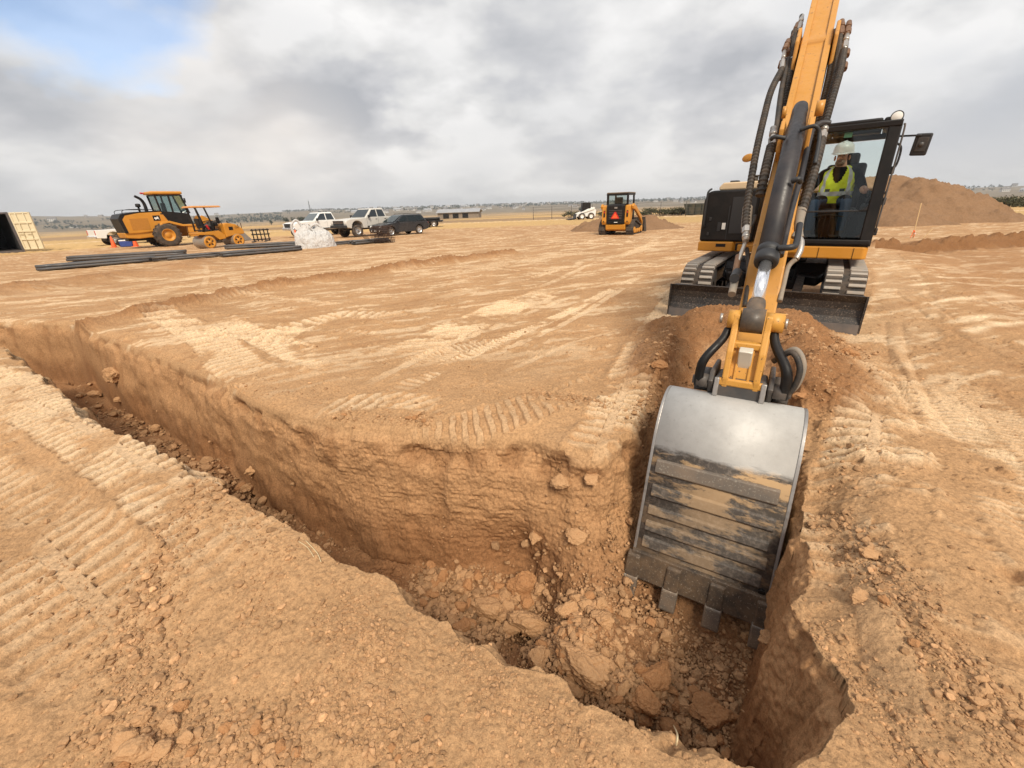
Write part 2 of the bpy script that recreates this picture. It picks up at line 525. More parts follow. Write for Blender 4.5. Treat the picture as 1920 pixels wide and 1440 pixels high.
# the same field sampled a little higher: a crown under open sky is pale, a belly under more cloud is grey
shift = nt.nodes.new('ShaderNodeVectorMath'); shift.operation = 'ADD'; shift.inputs[1].default_value = (0.0, -0.10, 0.13)
lk(nt, cmb.outputs[0], shift.inputs[0])
mid2 = wnoise(shift.outputs[0], 2.0, 10, 0.46, (1.3, 2.2, 0.0), 0.0)
fine2 = wnoise(shift.outputs[0], 6.2, 9, 0.52, (5.0, 1.0, 2.0), 0.0)
thick = mth('ADD', mth('ADD', mth('MULTIPLY', big, 0.55), mth('MULTIPLY', mid, 0.75)), mth('MULTIPLY', fine, 0.25))
relief = mth('ADD', mth('MULTIPLY', mth('SUBTRACT', mid2, mid), 2.1), mth('MULTIPLY', mth('SUBTRACT', fine2, fine), 0.55))
edge = ramp(nt, mth('ADD', mth('MULTIPLY', mid, 0.75), mth('MULTIPLY', fine, 0.25)), [(0.455, 0.0), (0.515, 1.0)])
dens = mth('ADD', mth('ADD', thick, relief), mth('MULTIPLY', mth('SUBTRACT', edge, 0.5), 0.12))
tone = ramp(nt, mth('SUBTRACT', dens, 0.25), [(0.28, (0.78, 0.77, 0.76)), (0.42, (0.63, 0.625, 0.62)), (0.53, (0.49, 0.492, 0.51)), (0.72, (0.33, 0.34, 0.37))])
band = ramp(nt, zc, [(0.0, 1.0), (0.07, 0.80), (0.20, 0.0)])
tone = mix(nt, mth('MULTIPLY', band, 0.72), tone, (0.66, 0.64, 0.615))
def blob(d, lo, hi):
    v = Vector(d).normalized()
    dt = nt.nodes.new('ShaderNodeVectorMath'); dt.operation = 'DOT_PRODUCT'
    lk(nt, tc.outputs['Generated'], dt.inputs[0]); dt.inputs[1].default_value = v
    return ramp(nt, dt.outputs['Value'], [(lo, 0.0), (hi, 1.0)])
def sd(px_, py_):
    d = gd(px_, py_, 1.0); return (d.x, d.y, d.z - CAMH)
# breaks and thick places of this particular sky
HOLES = blob(sd(110, -90), 0.968, 0.998)
gap = ramp(nt, mth('ADD', mth('MULTIPLY', HOLES, 0.80), mth('MULTIPLY', mth('SUBTRACT', 0.5, mth('ADD', mth('MULTIPLY', mid, 0.6), mth('MULTIPLY', fine, 0.4))), 1.6)), [(0.44, 0.0), (0.80, 0.72)])
for (qx, qy, lo, hi, amt, colr) in ((1800, 50, .965, .995, .60, (.40, .425, .47)), (120, 175, .965, .997, .55, (.36, .375, .40)), (1000, 110, .955, .995, .45, (.42, .43, .45)), (420, 150, .97, .998, .35, (.42, .43, .45)), (1350, 180, .96, .995, .35, (.46, .465, .48)),
                              (450, 285, .975, .997, .75, (.78, .72, .66)), (1150, 30, .97, .996, .35, (.80, .79, .78)), (760, 250, .97, .998, .3, (.48, .485, .495)), (1750, 190, .96, .995, .3, (.66, .655, .65))):
    f_ = mth('MULTIPLY', blob(sd(qx, qy), lo, hi), ramp(nt, mid, [(.30, 1.0), (.62, .25)] if colr[0] > .6 else [(.36, .2), (.60, 1.0)]))
    tone = mix(nt, mth('MULTIPLY', f_, amt), tone, colr)
bg2 = nt.nodes.new('ShaderNodeBackground')
lk(nt, tone, bg2.inputs['Color'])
# an overcast layer is brightest overhead
lk(nt, mth('ADD', mth('MULTIPLY', ramp(nt, zc, [(0.55, 0.0), (0.95, 1.0)]), 0.5), 1.02), bg2.inputs['Strength'])
mxs = nt.nodes.new('ShaderNodeMixShader')
lk(nt, gap, mxs.inputs[0]); lk(nt, bg2.outputs[0], mxs.inputs[1]); lk(nt, bg1.outputs[0], mxs.inputs[2])
lk(nt, mxs.outputs[0], out.inputs['Surface'])

sun = bpy.data.lights.new('sun', 'SUN'); sun.energy = 3.0; sun.angle = R(18); sun.color = (1.0, 0.90, 0.74)
sun_o = bpy.data.objects.new('sun', sun); COL.objects.link(sun_o)
_sd = Vector((math.sin(SUN_AZ) * math.cos(SUN_EL), math.cos(SUN_AZ) * math.cos(SUN_EL), math.sin(SUN_EL)))
sun_o.rotation_euler = (-_sd).to_track_quat('-Z', 'Y').to_euler()
sun_o.location = _sd * 50
SC.view_settings.view_transform = 'Standard'; SC.view_settings.look = 'None'
SC.view_settings.exposure = 0.37; SC.view_settings.gamma = 1.0
SC.render.engine = 'CYCLES'
SC.cycles.use_denoising = True
try: SC.cycles.denoiser = 'OPENIMAGEDENOISE'
except Exception: pass
SC.cycles.max_bounces = 6; SC.cycles.diffuse_bounces = 3; SC.cycles.glossy_bounces = 3; SC.cycles.transparent_max_bounces = 12
# ---------------------------------------------------------------- ground
# lips of the trench in plan (metres, camera stands at the origin, looking along +Y)
FAR_MAIN = [(-14.0, 8.3), (-10.5, 7.9), (-8.67, 7.59), (-7.74, 7.37), (-5.6, 5.98), (-4.06, 4.96), (-3.2, 4.32), (-2.37, 3.54), (-1.75, 3.12), (-1.34, 2.95), (-.81, 2.82), (-.32, 2.68), (.14, 2.62)]
FAR_LEG = [(.14, 2.62), gp(1050, 850, -.06), gp(1105, 865, -.10), gp(1152, 850, -.10), gp(1195, 795, -.06), gp(1228, 728, -.06), gp(1252, 665, -.06), gp(1262, 625, -.08), (2.1, 5.3)]
def _inset(P, w):
    out = []
    for i in range(len(P)):
        a, b = P[max(i - 1, 0)], P[min(i + 1, len(P) - 1)]; L = math.dist(a, b)
        out.append((P[i][0] + (b[1] - a[1]) / L * w, P[i][1] - (b[0] - a[0]) / L * w))
    return out
FAR_BASE = [(-14.0, 8.0), (-10.5, 7.6), (-8.45, 7.40), (-7.5, 7.05), (-5.75, 5.75), (-4.2, 4.72), (-2.83, 3.66), (-1.95, 3.08), (-1.22, 2.68), (-.52, 2.44), (.02, 2.38)] + _inset(FAR_LEG, .20)[1:]
LEG_END = [(2.1, 5.3), (2.95, 4.75)]
RIGHT = [(2.95, 4.75), (2.79, 4.17), (2.55, 3.58), (2.2, 2.93), (1.82, 2.15), (1.60, 1.88), (1.45, 1.61), (1.30, 1.39), (1.16, 1.21), (1.13, 1.04), (1.06, .87), (.91, .73), (.72, .66)]
NEAR = [(.72, .66), (.48, .70), (.35, .77), (.21, .87), (.07, .96), (-.15, 1.07), (-.39, 1.2), (-.63, 1.36), (-.81, 1.44), (-.96, 1.59), (-1.32, 1.8), (-1.76, 2.05), (-2.2, 2.35), (-2.78, 2.73), (-3.35, 3.01), (-4.42, 3.85), (-5.39, 4.54), (-6.95, 5.63), (-9.0, 6.2), (-14.0, 6.9)]
POLY = FAR_MAIN + FAR_LEG[1:] + LEG_END[1:] + RIGHT[1:] + NEAR[1:]
GR = [0, 3, 6, 17, 24, 37, 60, 150, 400, 900, 1600, 2400, 3200, 4200]
GZ = [0, 0, -.13, -.14, -.2, -.3, -.45, -1.9, -6.5, -15, -17, -6, 0, 0]
HAZ = [-1.6, -.95, -.80, -.70, -.58, -.42, -.2, 0.0, .25, .5, .8, 1.2]
HEL = [.012, .011, .0095, .006, .0020, .0045, .0035, .0020, .0008, .001, .0012, .002]   # ridge elevation by azimuth
SPOIL = [((1.42, 3.75), (1.9, 4.75), .20, .30), ((2.42, 3.05), (3.05, 4.25), .20, .26), ((2.2, 5.3), (3.3, 4.75), .26, .42), ((2.75, 5.75), (3.55, 5.2), .25, .36), ((2.75, 3.3), (3.3, 4.3), .10, .30)]
WINDROW = [gp(20, 640, -.1), gp(180, 605, -.1), gp(300, 583, -.12), gp(480, 545, -.13), gp(665, 517, -.13), gp(780, 500, -.13), gp(870, 488, -.13), gp(960, 476, -.14)]
# edge of the lower cut on the right, seen beyond the excavator
CUT = [gp(1640, 470, -.2), gp(1668, 500, -.25), gp(1700, 545, -.3), gp(1790, 620, -.3), gp(1960, 735, -.3), gp(2300, 950, -.3)]
CUT_BACK = [gp(1640, 462, -.2), gp(1720, 462, -.2), gp(1800, 455, -.2), gp(1930, 446, -.2), gp(2200, 430, -.2)]
CUTPOLY = CUT + [(60, 4), (60, 12)] + CUT_BACK[::-1]
LEFTBERM = [gp(-60, 560, -.14), gp(60, 545, -.14), gp(200, 522, -.14), gp(330, 505, -.14), gp(370, 495, -.14)]
def grade(x, y):
    r = np.hypot(x, y)
    z = np.interp(r, GR, GZ)
    az = np.arctan2(x, y)
    el = np.interp(az, HAZ, HEL)
    ridge = el * (1 + .05 * noise2(az * 18, az * 0 + .5, 5) + .025 * noise2(az * 60, az * 0 + 3.5, 6))
    up = sstep(1100, 3200, r)
    z = z * (1 - up) + up * (ridge * 3200 + 1.5)
    z = np.where(r > 3200, ridge * 3200 + 1.5 - (r - 3200) * .05, z)
    z += np.where(r > 50, noise2(x * .012, y * .012, 9) * np.clip((r - 50) / 400, 0, 1) * .7, 0)
    return z
def prof(d, xs, ys): return np.interp(d, xs, ys)
def base(x, y, rough=True):
    z0 = grade(x, y)
    near = (np.abs(x) < 16) & (y > -3) & (y < 12)
    m = {k: np.zeros(x.shape) for k in ('pit', 'wall', 'spoil', 'wind', 'cut', 'bank', 'lberm', 'rim', 'calm')}
    idx = np.nonzero(near)[0]
    X, Y = x[idx], y[idx]
    if len(idx):
        X0, Y0 = X, Y
        if rough:      # crumbled, irregular lips; the far lip was trimmed cleaner than the near ones
            far = sstep(-.1, .25, (Y - 1.55) - np.maximum(-.62 * (X + .8), -.6) - .35) * (X < 1.0)
            amp = 1 - .86 * far
            X = X0 + amp * (.045 * noise2(X0 * 2.6, Y0 * 2.6, 11) + .028 * noise2(X0 * 8, Y0 * 8, 12) + .006 * noise2(X0 * 24, Y0 * 24, 13))
            Y = Y0 + amp * (.045 * noise2(X0 * 2.6, Y0 * 2.6, 14) + .028 * noise2(X0 * 8, Y0 * 8, 15) + .006 * noise2(X0 * 24, Y0 * 24, 16))
        wob = 0.05 * noise2(X * 2.3, Y * 2.3, 21) + .025 * noise2(X * 7, Y * 7, 22) if rough else 0
        ins = inside(X, Y, POLY)
        dm, am, _ = dist_poly(X, Y, FAR_MAIN); dl, al, _ = dist_poly(X, Y, FAR_LEG); dlr, _, _ = dist_poly(X, Y, FAR_LEG[1:]); de, _, _ = dist_poly(X, Y, LEG_END)
        dr, ar, _ = dist_poly(X, Y, RIGHT); dn, an, _ = dist_poly(X, Y, NEAR)
        t = (X - 1.1) * .53 + (Y - 2.0) * .85
        fl_leg = np.interp(t, [-.9, -.3, .1, .6, 1.2, 2.0, 2.7, 3.2], [-1.08, -1.0, -.86, -.68, -.44, -.22, -.04, .06])
        fl_main = -1.14 + 0 * X
        wl = sstep(.0, .6, X)
        floor = fl_main * (1 - wl) + fl_leg * wl
        floor = floor + .24 * np.exp(-(((X - .30) / .30) ** 2 + ((Y - 1.60) / .32) ** 2)) + .22 * np.exp(-(((X - .5) / .35) ** 2 + ((Y - 2.15) / .35) ** 2))
        floor = floor + .35 * np.exp(-(((X + 3.6) / .8) ** 2 + ((Y - 3.6) / .6) ** 2)) + .16 * np.exp(-(((X + 5.0) / .5) ** 2 + ((Y - 4.9) / .5) ** 2))
        floor = floor + .10 * noise2(X * 1.7, Y * 1.7, 30) + .05 * noise2(X * 5, Y * 5, 31)
        j = wob
        db_, _, _ = dist_poly(X, Y, FAR_BASE)
        dtop = np.minimum(dm, dl)
        tt = np.clip(dtop / (dtop + db_ + 1e-6) + (j * .25 + .012 * noise2(X * 15, Y * 15, 24)) * np.minimum(1, dtop / .06), 0, 1)
        inband = inside(X, Y, (FAR_MAIN + FAR_LEG[1:]) + FAR_BASE[::-1])
        wf = np.where(inband, prof(tt, [0, .10, .30, .46, .56, .80, 1], [0, -.03, -.13, -.24, -.42, -.86, -1.36]), -5)
        wg = prof(np.maximum(dlr + j * 1.3, 0), [0, .05, .10, .18, .32, .55, .9, 1.4], [0, -.07, -.26, -.45, -.70, -.93, -1.12, -1.5]) - 1.5 * np.clip(.36 - X + .06 * noise2(X * 6, Y * 6, 27), 0, 1)
        # a harder shoulder of the corner still stands
        wr_ = prof(np.maximum(dr + j * .25, 0), [0, .04, .07, .10, .13, 1], [0, -.07, -.42, -.85, -1.25, -5]) - .13 * sstep(3.0, 2.2, Y)
        inner = sstep(2.6, 4.2, Y)
        wr_ = wr_ * (1 - inner) + inner * prof(np.maximum(dr + j, 0), [0, .1, .5, 1], [0, -.10, -.55, -1.2])
        wn = prof(np.maximum(dn + j * 1.2 + .03 * noise2(X * 16, Y * 16, 23), 0), [0, .05, .10, .18, .30, 1], [0, -.07, -.30, -.75, -1.25, -5])
        we = prof(de, [0, .3, .8, 1.5, 2.2], [0, -.02, -.2, -.8, -5])
        wall = np.maximum.reduce([wf, wg, wr_, wn, we])
        k = .035
        h = np.clip(.5 + .5 * (wall - floor) / k, 0, 1)
        zi = floor * (1 - h) + wall * h + k * h * (1 - h)
        zi = np.minimum(zi, 0.02)
        zz = np.where(ins, zi, 0)
        # soft rounding of the lip and slight heave outside
        do = np.minimum.reduce([dm, dl, dr, dn])
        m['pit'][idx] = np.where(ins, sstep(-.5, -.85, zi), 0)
        m['wall'][idx] = np.where(ins, sstep(-.04, -.15, zi) * (1 - sstep(-.0, .12, floor - zi + .06)), 0)
        m['rim'][idx] = np.exp(-(do / .16) ** 2)
        m['calm'][idx] = np.where(dr < np.minimum.reduce([dm, dl]), 1.0, 0.0)
        out_lift = np.where(~ins, .085 * np.exp(-((dn - .10) / .42) ** 2) * sstep(.2, -.9, X) * 1.0 - .05 * np.exp(-(dm / .10) ** 2), 0)
        # the near bank swells a little towards the photographer's left
        out_lift += np.where(~ins, .05 * np.exp(-((dr - .4) / .3) ** 2) * sstep(.5, 1.6, Y) - .13 * np.exp(-(dr / .20) ** 2) * sstep(3.0, 2.2, Y) * sstep(.25, .7, dn), 0)
        sp = np.zeros(X.shape); 
        for a, b, hgt, wd in SPOIL:
            d, _, _ = dist_poly(X, Y, [a, b])
            sp = np.maximum(sp, hgt * np.exp(-(d / wd) ** 2))
        m['spoil'][idx] = np.clip(sp / .09, 0, 1)
        z0[idx] += zz + out_lift + sp * (1 + .4 * noise2(X * 3, Y * 3, 40))
    sel = np.nonzero((np.abs(x) < 60) & (y > 1) & (y < 60))[0]
    X, Y = x[sel], y[sel]
    d, a, s = dist_poly(X, Y, WINDROW)
    wv = np.exp(-(d / .26) ** 2) * (.8 + .5 * noise2(X * 1.3, Y * 1.3, 50))
    z0[sel] += .19 * np.maximum(wv, 0)
    m['wind'][sel] = np.clip(wv * 1.3, 0, 1)
    d, a, s = dist_poly(X, Y, LEFTBERM)
    wv = np.exp(-(d / .9) ** 2) * (.7 + .6 * noise2(X * .9, Y * .9, 52))
    z0[sel] += .24 * np.maximum(wv, 0); m['lberm'][sel] = np.clip(wv, 0, 1)
    ins = inside(X, Y, CUTPOLY)
    dc, _, _ = dist_poly(X, Y, CUT); db, _, _ = dist_poly(X, Y, CUT_BACK)
    n = .25 * noise2(X * 1.1, Y * 1.1, 54)
    dep = np.minimum(.22 * sstep(0, 2.2, dc + n), .34 * sstep(-.02, .34, db + n * .7 - .05))
    z0[sel] -= np.where(ins, dep, 0)
    z0[sel] += np.where(~ins, .16 * np.exp(-(db / .5) ** 2), 0) * np.clip(.6 + 1.1 * noise2(X * 1.6, Y * 1.6, 55), 0, 2)
    m['cut'][sel] = np.where(ins, sstep(.2, 1.0, dc) * sstep(.3, 1.2, db), 0)
    m['bank'][sel] = np.exp(-((db - .15) / .42) ** 2) * (X > 6)
    return z0, m

# crawler and wheel marks: path in the photograph's pixels, width, lug pitch, depth, lug angle, paleness
def px(*pts, z=-.05): return [gp(a, b, z) for a, b in pts]
TRACKS = [
    (px((560, 1100), (330, 920), (130, 790), (-60, 690), (-200, 620), z=0), .50, .115, .022, .10, .75),
    (px((330, 1290), (60, 1010), (-160, 860), (-400, 720), z=0), .55, .115, .016, .10, .45),
    (px((480, 720), (400, 640), (330, 600), (240, 560), z=-.1), .55, .15, .028, .15, .8),
    (px((660, 700), (520, 640), (440, 610), (400, 590), z=-.08), .5, .15, .022, .1, .9),
    (px((470, 655), (560, 610), (640, 590), (720, 590), (760, 600), z=-.12), .6, .17, .03, 0, .9),
    (px((720, 680), (840, 620), (960, 570), (1060, 535), z=-.1), .75, .13, .022, .35, .9),
    (px((960, 640), (850, 655), (760, 690), z=-.08), .5, .07, .012, .2, .7),
    (px((700, 770), (900, 660), (1110, 560), (1210, 512), z=-.1), .22, .09, .010, 0, 1.0),
    (px((640, 760), (830, 650), (1000, 580), (1112, 540), z=-.1), .14, .5, .012, 0, 1.15),
    (px((860, 700), (1040, 615), (1130, 562), (1212, 512), z=-.1), .12, .5, .012, 0, 1.2),
    (px((920, 715), (1080, 640), (1185, 610), z=-.08), .08, .5, .010, 0, .8),
    (px((1085, 930), (1130, 835), (1165, 745), (1205, 655), (1250, 570), (1290, 520), z=-.02), .42, .115, .030, .12, .8),
    (px((700, 860), (840, 815), (960, 775), (1090, 730), (1180, 690), z=0), .46, .105, .014, -.45, .22),
    (px((570, 760), (720, 745), (860, 760), z=0), .35, .14, .018, -.6, .6),
    (px((1600, 1180), (1610, 1000), (1630, 860), (1645, 760), (1640, 690), (1625, 640), z=-.03), .50, .12, .030, .12, .85),
    (px((1920, 1080), (1830, 900), (1760, 780), (1700, 690), z=-.03), .55, .06, .014, 0, .85),
    (px((2050, 960), (1930, 830), (1830, 740), (1760, 690), z=-.03), .45, .055, .008, 0, .55),
    (px((1930, 1330), (1850, 1150), (1760, 1010), (1680, 900), z=0), .42, .20, .032, .15, .4),
    (px((1200, 560), (1300, 520), (1400, 490), z=-.12), .4, .14, .018, .1, .5),
    (px((-40, 560), (200, 545), (420, 512), (640, 490), (860, 462), z=-.14), .8, .4, .012, 0, .55),
    (px((-40, 585), (200, 560), (400, 535), z=-.14), .5, .4, .010, 0, .75),
    (px((820, 520), (940, 495), (1060, 478), (1150, 470), z=-.14), .9, .14, .012, .2, .55),
    (px((1000, 545), (1100, 500), (1160, 478), z=-.14), .18, .5, .01, 0, 1.0),
    (px((1660, 660), (1700, 590), (1690, 520), (1650, 470), z=-.12), .8, .4, .012, 0, .35),
]
_tr = random.Random(12)
for _k in range(64):
    _x, _y = _tr.uniform(-9, 7), _tr.uniform(4.6, 24)
    _hd = _tr.choice((.95, .95, .6, 1.2, -.35, 2.2)) + _tr.uniform(-.15, .15); _L = _tr.uniform(3, 9); _c = _tr.uniform(-.06, .06); _p = []
    for _i in range(7):
        _p.append((_x, _y)); _x += math.cos(_hd) * _L / 6; _y += math.sin(_hd) * _L / 6; _hd += _c
    if min(q[1] + .55 * q[0] for q in _p) < 4.4 or any(q[0] > 1.2 and q[1] < 9 and q[0] < 6.5 for q in _p): continue
    TRACKS.append((_p, _tr.choice((.45, .5, .24, .16)), _tr.choice((.14, .12, .5, .5)), _tr.uniform(.007, .014), _tr.uniform(-.3, .3), _tr.uniform(.3, .85)))
for _pp, _w, _d, _pl in ((px((1950, 1500), (1850, 1220), (1760, 1000), (1690, 820), (1650, 700), (1635, 640), z=-.02), .20, .022, .12), (px((1990, 1250), (1880, 1020), (1790, 860), (1720, 740), (1690, 650), (1680, 590), z=-.03), .16, .018, .30),
                       (px((1780, 1500), (1690, 1250), (1620, 1060), (1590, 900), z=0), .14, .016, .18), (px((2000, 700), (1860, 640), (1760, 590), (1700, 545), z=-.1), .25, .02, .2)):
    TRACKS.append((_pp, _w, .5, -_d, 0, _pl))
SCRAPES = [px(*p, z=-.4) for p in (
    ((1700, 560), (1800, 548), (1930, 540)), ((1730, 520), (1830, 512), (1930, 512)), ((1735, 600), (1850, 575), (1930, 562)), ((1760, 485), (1800, 482), (1850, 481)),
    ((1790, 640), (1860, 618), (1930, 600)), ((1850, 590), (1890, 580), (1930, 572)), ((1720, 545), (1780, 535), (1850, 528)), ((1800, 660), (1870, 640), (1930, 630)))]
PAD = px((0, 640), (-40, 560), (420, 500), (860, 458), (1300, 430), (1300, 480), (1100, 720), (560, 760), z=-.1)

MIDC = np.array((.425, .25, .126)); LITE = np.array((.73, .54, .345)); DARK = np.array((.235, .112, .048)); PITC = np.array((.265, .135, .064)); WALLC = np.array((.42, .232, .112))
STRAW = np.array((.50, .325, .145)); STUB = np.array((.31, .205, .115)); SCRUB = np.array((.155, .13, .08)); FARH = np.array((.20, .155, .10))
def fields(x, y, r):
    """dry grass strips beyond the graded pad"""
    a = noise2(x * .004 + 5, y * .017, 70) + .45 * noise2(x * .012, y * .05, 71)
    b = noise2(x * .02, y * .06, 72)
    c = STRAW[None] * (1 + .14 * b)[:, None]
    k = sstep(.05, .28, a)[:, None]; c = c * (1 - k) + (STUB * (1 + .2 * b[:, None])) * k
    k = (sstep(.30, .52, noise2(x * .010 + 3, y * .040, 73)) * sstep(90, 160, r))[:, None]; c = c * (1 - k) + SCRUB * k
    k = sstep(900, 1500, r)[:, None]
    far = FARH[None] * (1 + .35 * noise2(x * .004, y * .012, 74) + .25 * noise2(x * .02, y * .02, 75))[:, None]
    return c * (1 - k) + far * k
def detail(x, y, z, m):
    """small relief (metres) and earth colour at each point"""
    n = x.shape[0]
    r = np.hypot(x, y)
    nearw = 1 - sstep(25, 70, r)
    dz = np.zeros(n)
    loose = np.clip(m['spoil'] + m['wind'] + m['lberm'] * .8 + m['bank'] + m['pit'] * .75, 0, 1)
    f1 = fbm(x, y, .55, 4, 100); f2 = fbm(x, y, 3.1, 4, 110); f3 = fbm(x, y, 13., 4, 120, gain=.6)
    dz += .035 * f1 * nearw + .020 * f2 * nearw + .010 * f3 * (r < 14)
    pale = np.zeros(n); imprint = np.zeros(n)
    for path, wd, pitch, dep, ang, pal in TRACKS:
        xs = [p[0] for p in path]; ys = [p[1] for p in path]
        box = np.nonzero((x > min(xs) - wd) & (x < max(xs) + wd) & (y > min(ys) - wd) & (y < max(ys) + wd))[0]
        if not len(box): continue
        X, Y = x[box], y[box]
        d, a, s = dist_poly(X, Y, path)
        tot = sum(math.dist(p, q) for p, q in zip(path[:-1], path[1:]))
        w = wd * .5 * (1 + .12 * noise2(a * 3, a * 0, 130))
        inm = (1 - sstep(.86, 1.04, d / w)) * sstep(0, min(1.2, tot * .3), a) * (1 - sstep(tot - min(1.2, tot * .3), tot, a))
        sd = d * s
        wear = np.clip(.80 + 1.2 * noise2(X * 1.3, Y * 1.3, 131) + .7 * noise2(X * 4.5, Y * 4.5, 132), 0, 1)
        if pitch < .35:
            ph = (a + ang * sd + .018 * noise2(X * 5, Y * 5, 133) + .010 * noise2(X * 14, Y * 14, 134)) / pitch
            tri = ph - np.floor(ph)
            lug = sstep(.14, .24, tri) * (1 - sstep(.66, .76, tri))
            if wd in (.42, .50, .55) and .1 < pitch < .13:
                lug = np.where(np.abs(sd) < .035, .75, lug)
        else:
            lug = np.full(len(box), .45)
        wear = sstep(.12, .85, wear + .30 * noise2(X * 13, Y * 13, 135))
        z_ = 2.1 * dep * (lug - .62) * wear * inm
        z_ += dep * .7 * np.exp(-((d - w * 1.06) / .035) ** 2) * wear * sstep(0, .3, a)
        z_ *= 1 - m['wall'][box]; inm = inm * (1 - np.clip(m['wall'][box] * 1.5, 0, 1))
        dz[box] += z_
        pl = .84 * pal * inm * wear * (.10 + .95 * lug)
        pale[box] = np.maximum(pale[box], pl)
        imprint[box] = np.maximum(imprint[box], inm * wear)
    for p in SCRAPES:
        d, a, s = dist_poly(x, y, p)
        pl = np.exp(-(d / (.07 + .06 * noise2(x * 2, y * 2, 140))) ** 2) * sstep(-.25, .2, noise2(x * 1.1, y * 1.1, 141) + .2)
        pale = np.maximum(pale, 1.1 * pl)
    lo = 1 - imprint * .85
    act = (r < 18) * lo
    e1 = lumps(x, y, .030, 200, .55); e2 = lumps(x, y, .075, 210, .40, .2, .5); e3 = lumps(x, y, .20, 220, .35, .15, .42)
    patch = sstep(-.1, .35, noise2(x * 1.7, y * 1.7, 150) + .5 * noise2(x * 5, y * 5, 151))
    dens = np.clip(.25 * patch + loose, 0, 1) * (1 - .8 * m['wall'])
    dz += act * (e1 * (.55 + .45 * patch) * np.clip(.55 + loose, 0, 1) * .9 + e2 * dens * .8 + e3 * np.clip(loose - .25, 0, 1) * .7)
    # fine pad of wind-blown ripples and clods farther out
    dz += np.where((r >= 10) & (r < 70), .03 * fbm(x, y, 1.7, 3, 160) * (loose + .25) + .55 * lumps(x, y, .34, 230, .6) * (m['bank'] * 1.2 + .5 * m['wind'] + .4 * m['lberm']) + .6 * lumps(x, y, .15, 231, .5) * (m['bank'] + m['wind'] * .6 + m['lberm'] * .6), 0)
    # crisp crumbs over the graded pad
    dz += np.where((r >= 3) & (r < 16), (.8 * lumps(x, y, .055, 240, .35, .15, .4) + .8 * lumps(x, y, .11, 241, .18, .15, .4)) * (.35 + .65 * patch) * (1 - m['wall']) * (1 - .6 * imprint), 0)
    # ---- colour
    c = MIDC[None] * (1 + .16 * f1 + .14 * f2 + .16 * f3)[:, None]
    streak = .7 * noise2(x * .5 + y * .3, y * 2.0 - x * .9, 170) + .6 * noise2(x * 1.3 + y * .6, y * 5.2 - x * 2.3, 171) + .35 * noise2(x * 3.1, y * 11. - x * 4., 172) + .25 * noise2(x * 9, y * 9, 173)
    pad = sstep(3.2, 6, r) * (1 - m['wall']) * (1 - loose)
    k = (pad * sstep(.10, .45, streak + .2 * f1) * .6)[:, None]; c = c * (1 - k) + LITE * .93 * k
    k = (pad * sstep(.15, .6, -streak + .3 * f2) * .35)[:, None]; c = c * (1 - k) + DARK * 1.15 * k
    k = np.clip(pale * 1.0, 0, 1)[:, None]; c = c * (1 - k) + LITE * (1 + .08 * f3)[:, None] * k
    k = (np.clip(loose * 1.0 - m['pit'], 0, 1) * .85)[:, None]; c = c * (1 - k) + DARK * 1.08 * (1 + .25 * f3)[:, None] * k
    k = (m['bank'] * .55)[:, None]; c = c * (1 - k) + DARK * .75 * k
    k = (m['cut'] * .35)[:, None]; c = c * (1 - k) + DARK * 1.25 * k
    k = (m['wall'] * .9)[:, None]
    strata = noise2(z * 9 + .2 * x, x * .35 + y * .2, 180) + .5 * noise2(z * 31, x * .8, 181)
    c = c * (1 - k) + WALLC * (1 + .13 * strata + .10 * f2)[:, None] * k
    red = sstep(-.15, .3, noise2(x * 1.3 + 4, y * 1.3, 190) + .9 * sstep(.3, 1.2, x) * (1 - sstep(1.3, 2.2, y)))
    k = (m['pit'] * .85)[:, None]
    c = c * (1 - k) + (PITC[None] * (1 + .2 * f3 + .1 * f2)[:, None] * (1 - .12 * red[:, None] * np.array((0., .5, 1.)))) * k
    # ---- beyond the pad
    az = np.arctan2(x, y)
    edge = np.interp(az, [-1.2, -.9, -.7, -.45, -.3, -.1, .15, .35, .55, .8, 1.2], [46, 44, 43, 46, 45, 44, 42, 40, 42, 40, 38])
    k = sstep(-2, 2.5, r - edge + 2.5 * noise2(x * .35, y * .35, 195))
    tuft = noise2(x * 2.2, y * 2.2, 196)
    dz += k * (r < 130) * (.10 * np.abs(noise2(x * 1.1, y * 1.1, 197)) + .05 * tuft)
    c = c * (1 - k)[:, None] + fields(x, y, r) * (1 + .12 * tuft * (r < 130))[:, None] * k[:, None]
    # dirt haul tracks across the field
    k = (sstep(38, 42, r) * (1 - sstep(.9, 1.6, np.abs(r - 62 - 5 * noise2(x * .02, y * .02, 198)))) * .7)[:, None]
    c = c * (1 - k) + LITE * .95 * k
    return dz, np.clip(c, .02, .9)

def height_at(x, y):
    x = np.atleast_1d(np.asarray(x, float)); y = np.atleast_1d(np.asarray(y, float))
    z, m = base(x, y)
    dz, _ = detail(x, y, z, m)
    return z + dz
def gz(x, y): return float(base(np.array([float(x)]), np.array([float(y)]))[0][0])

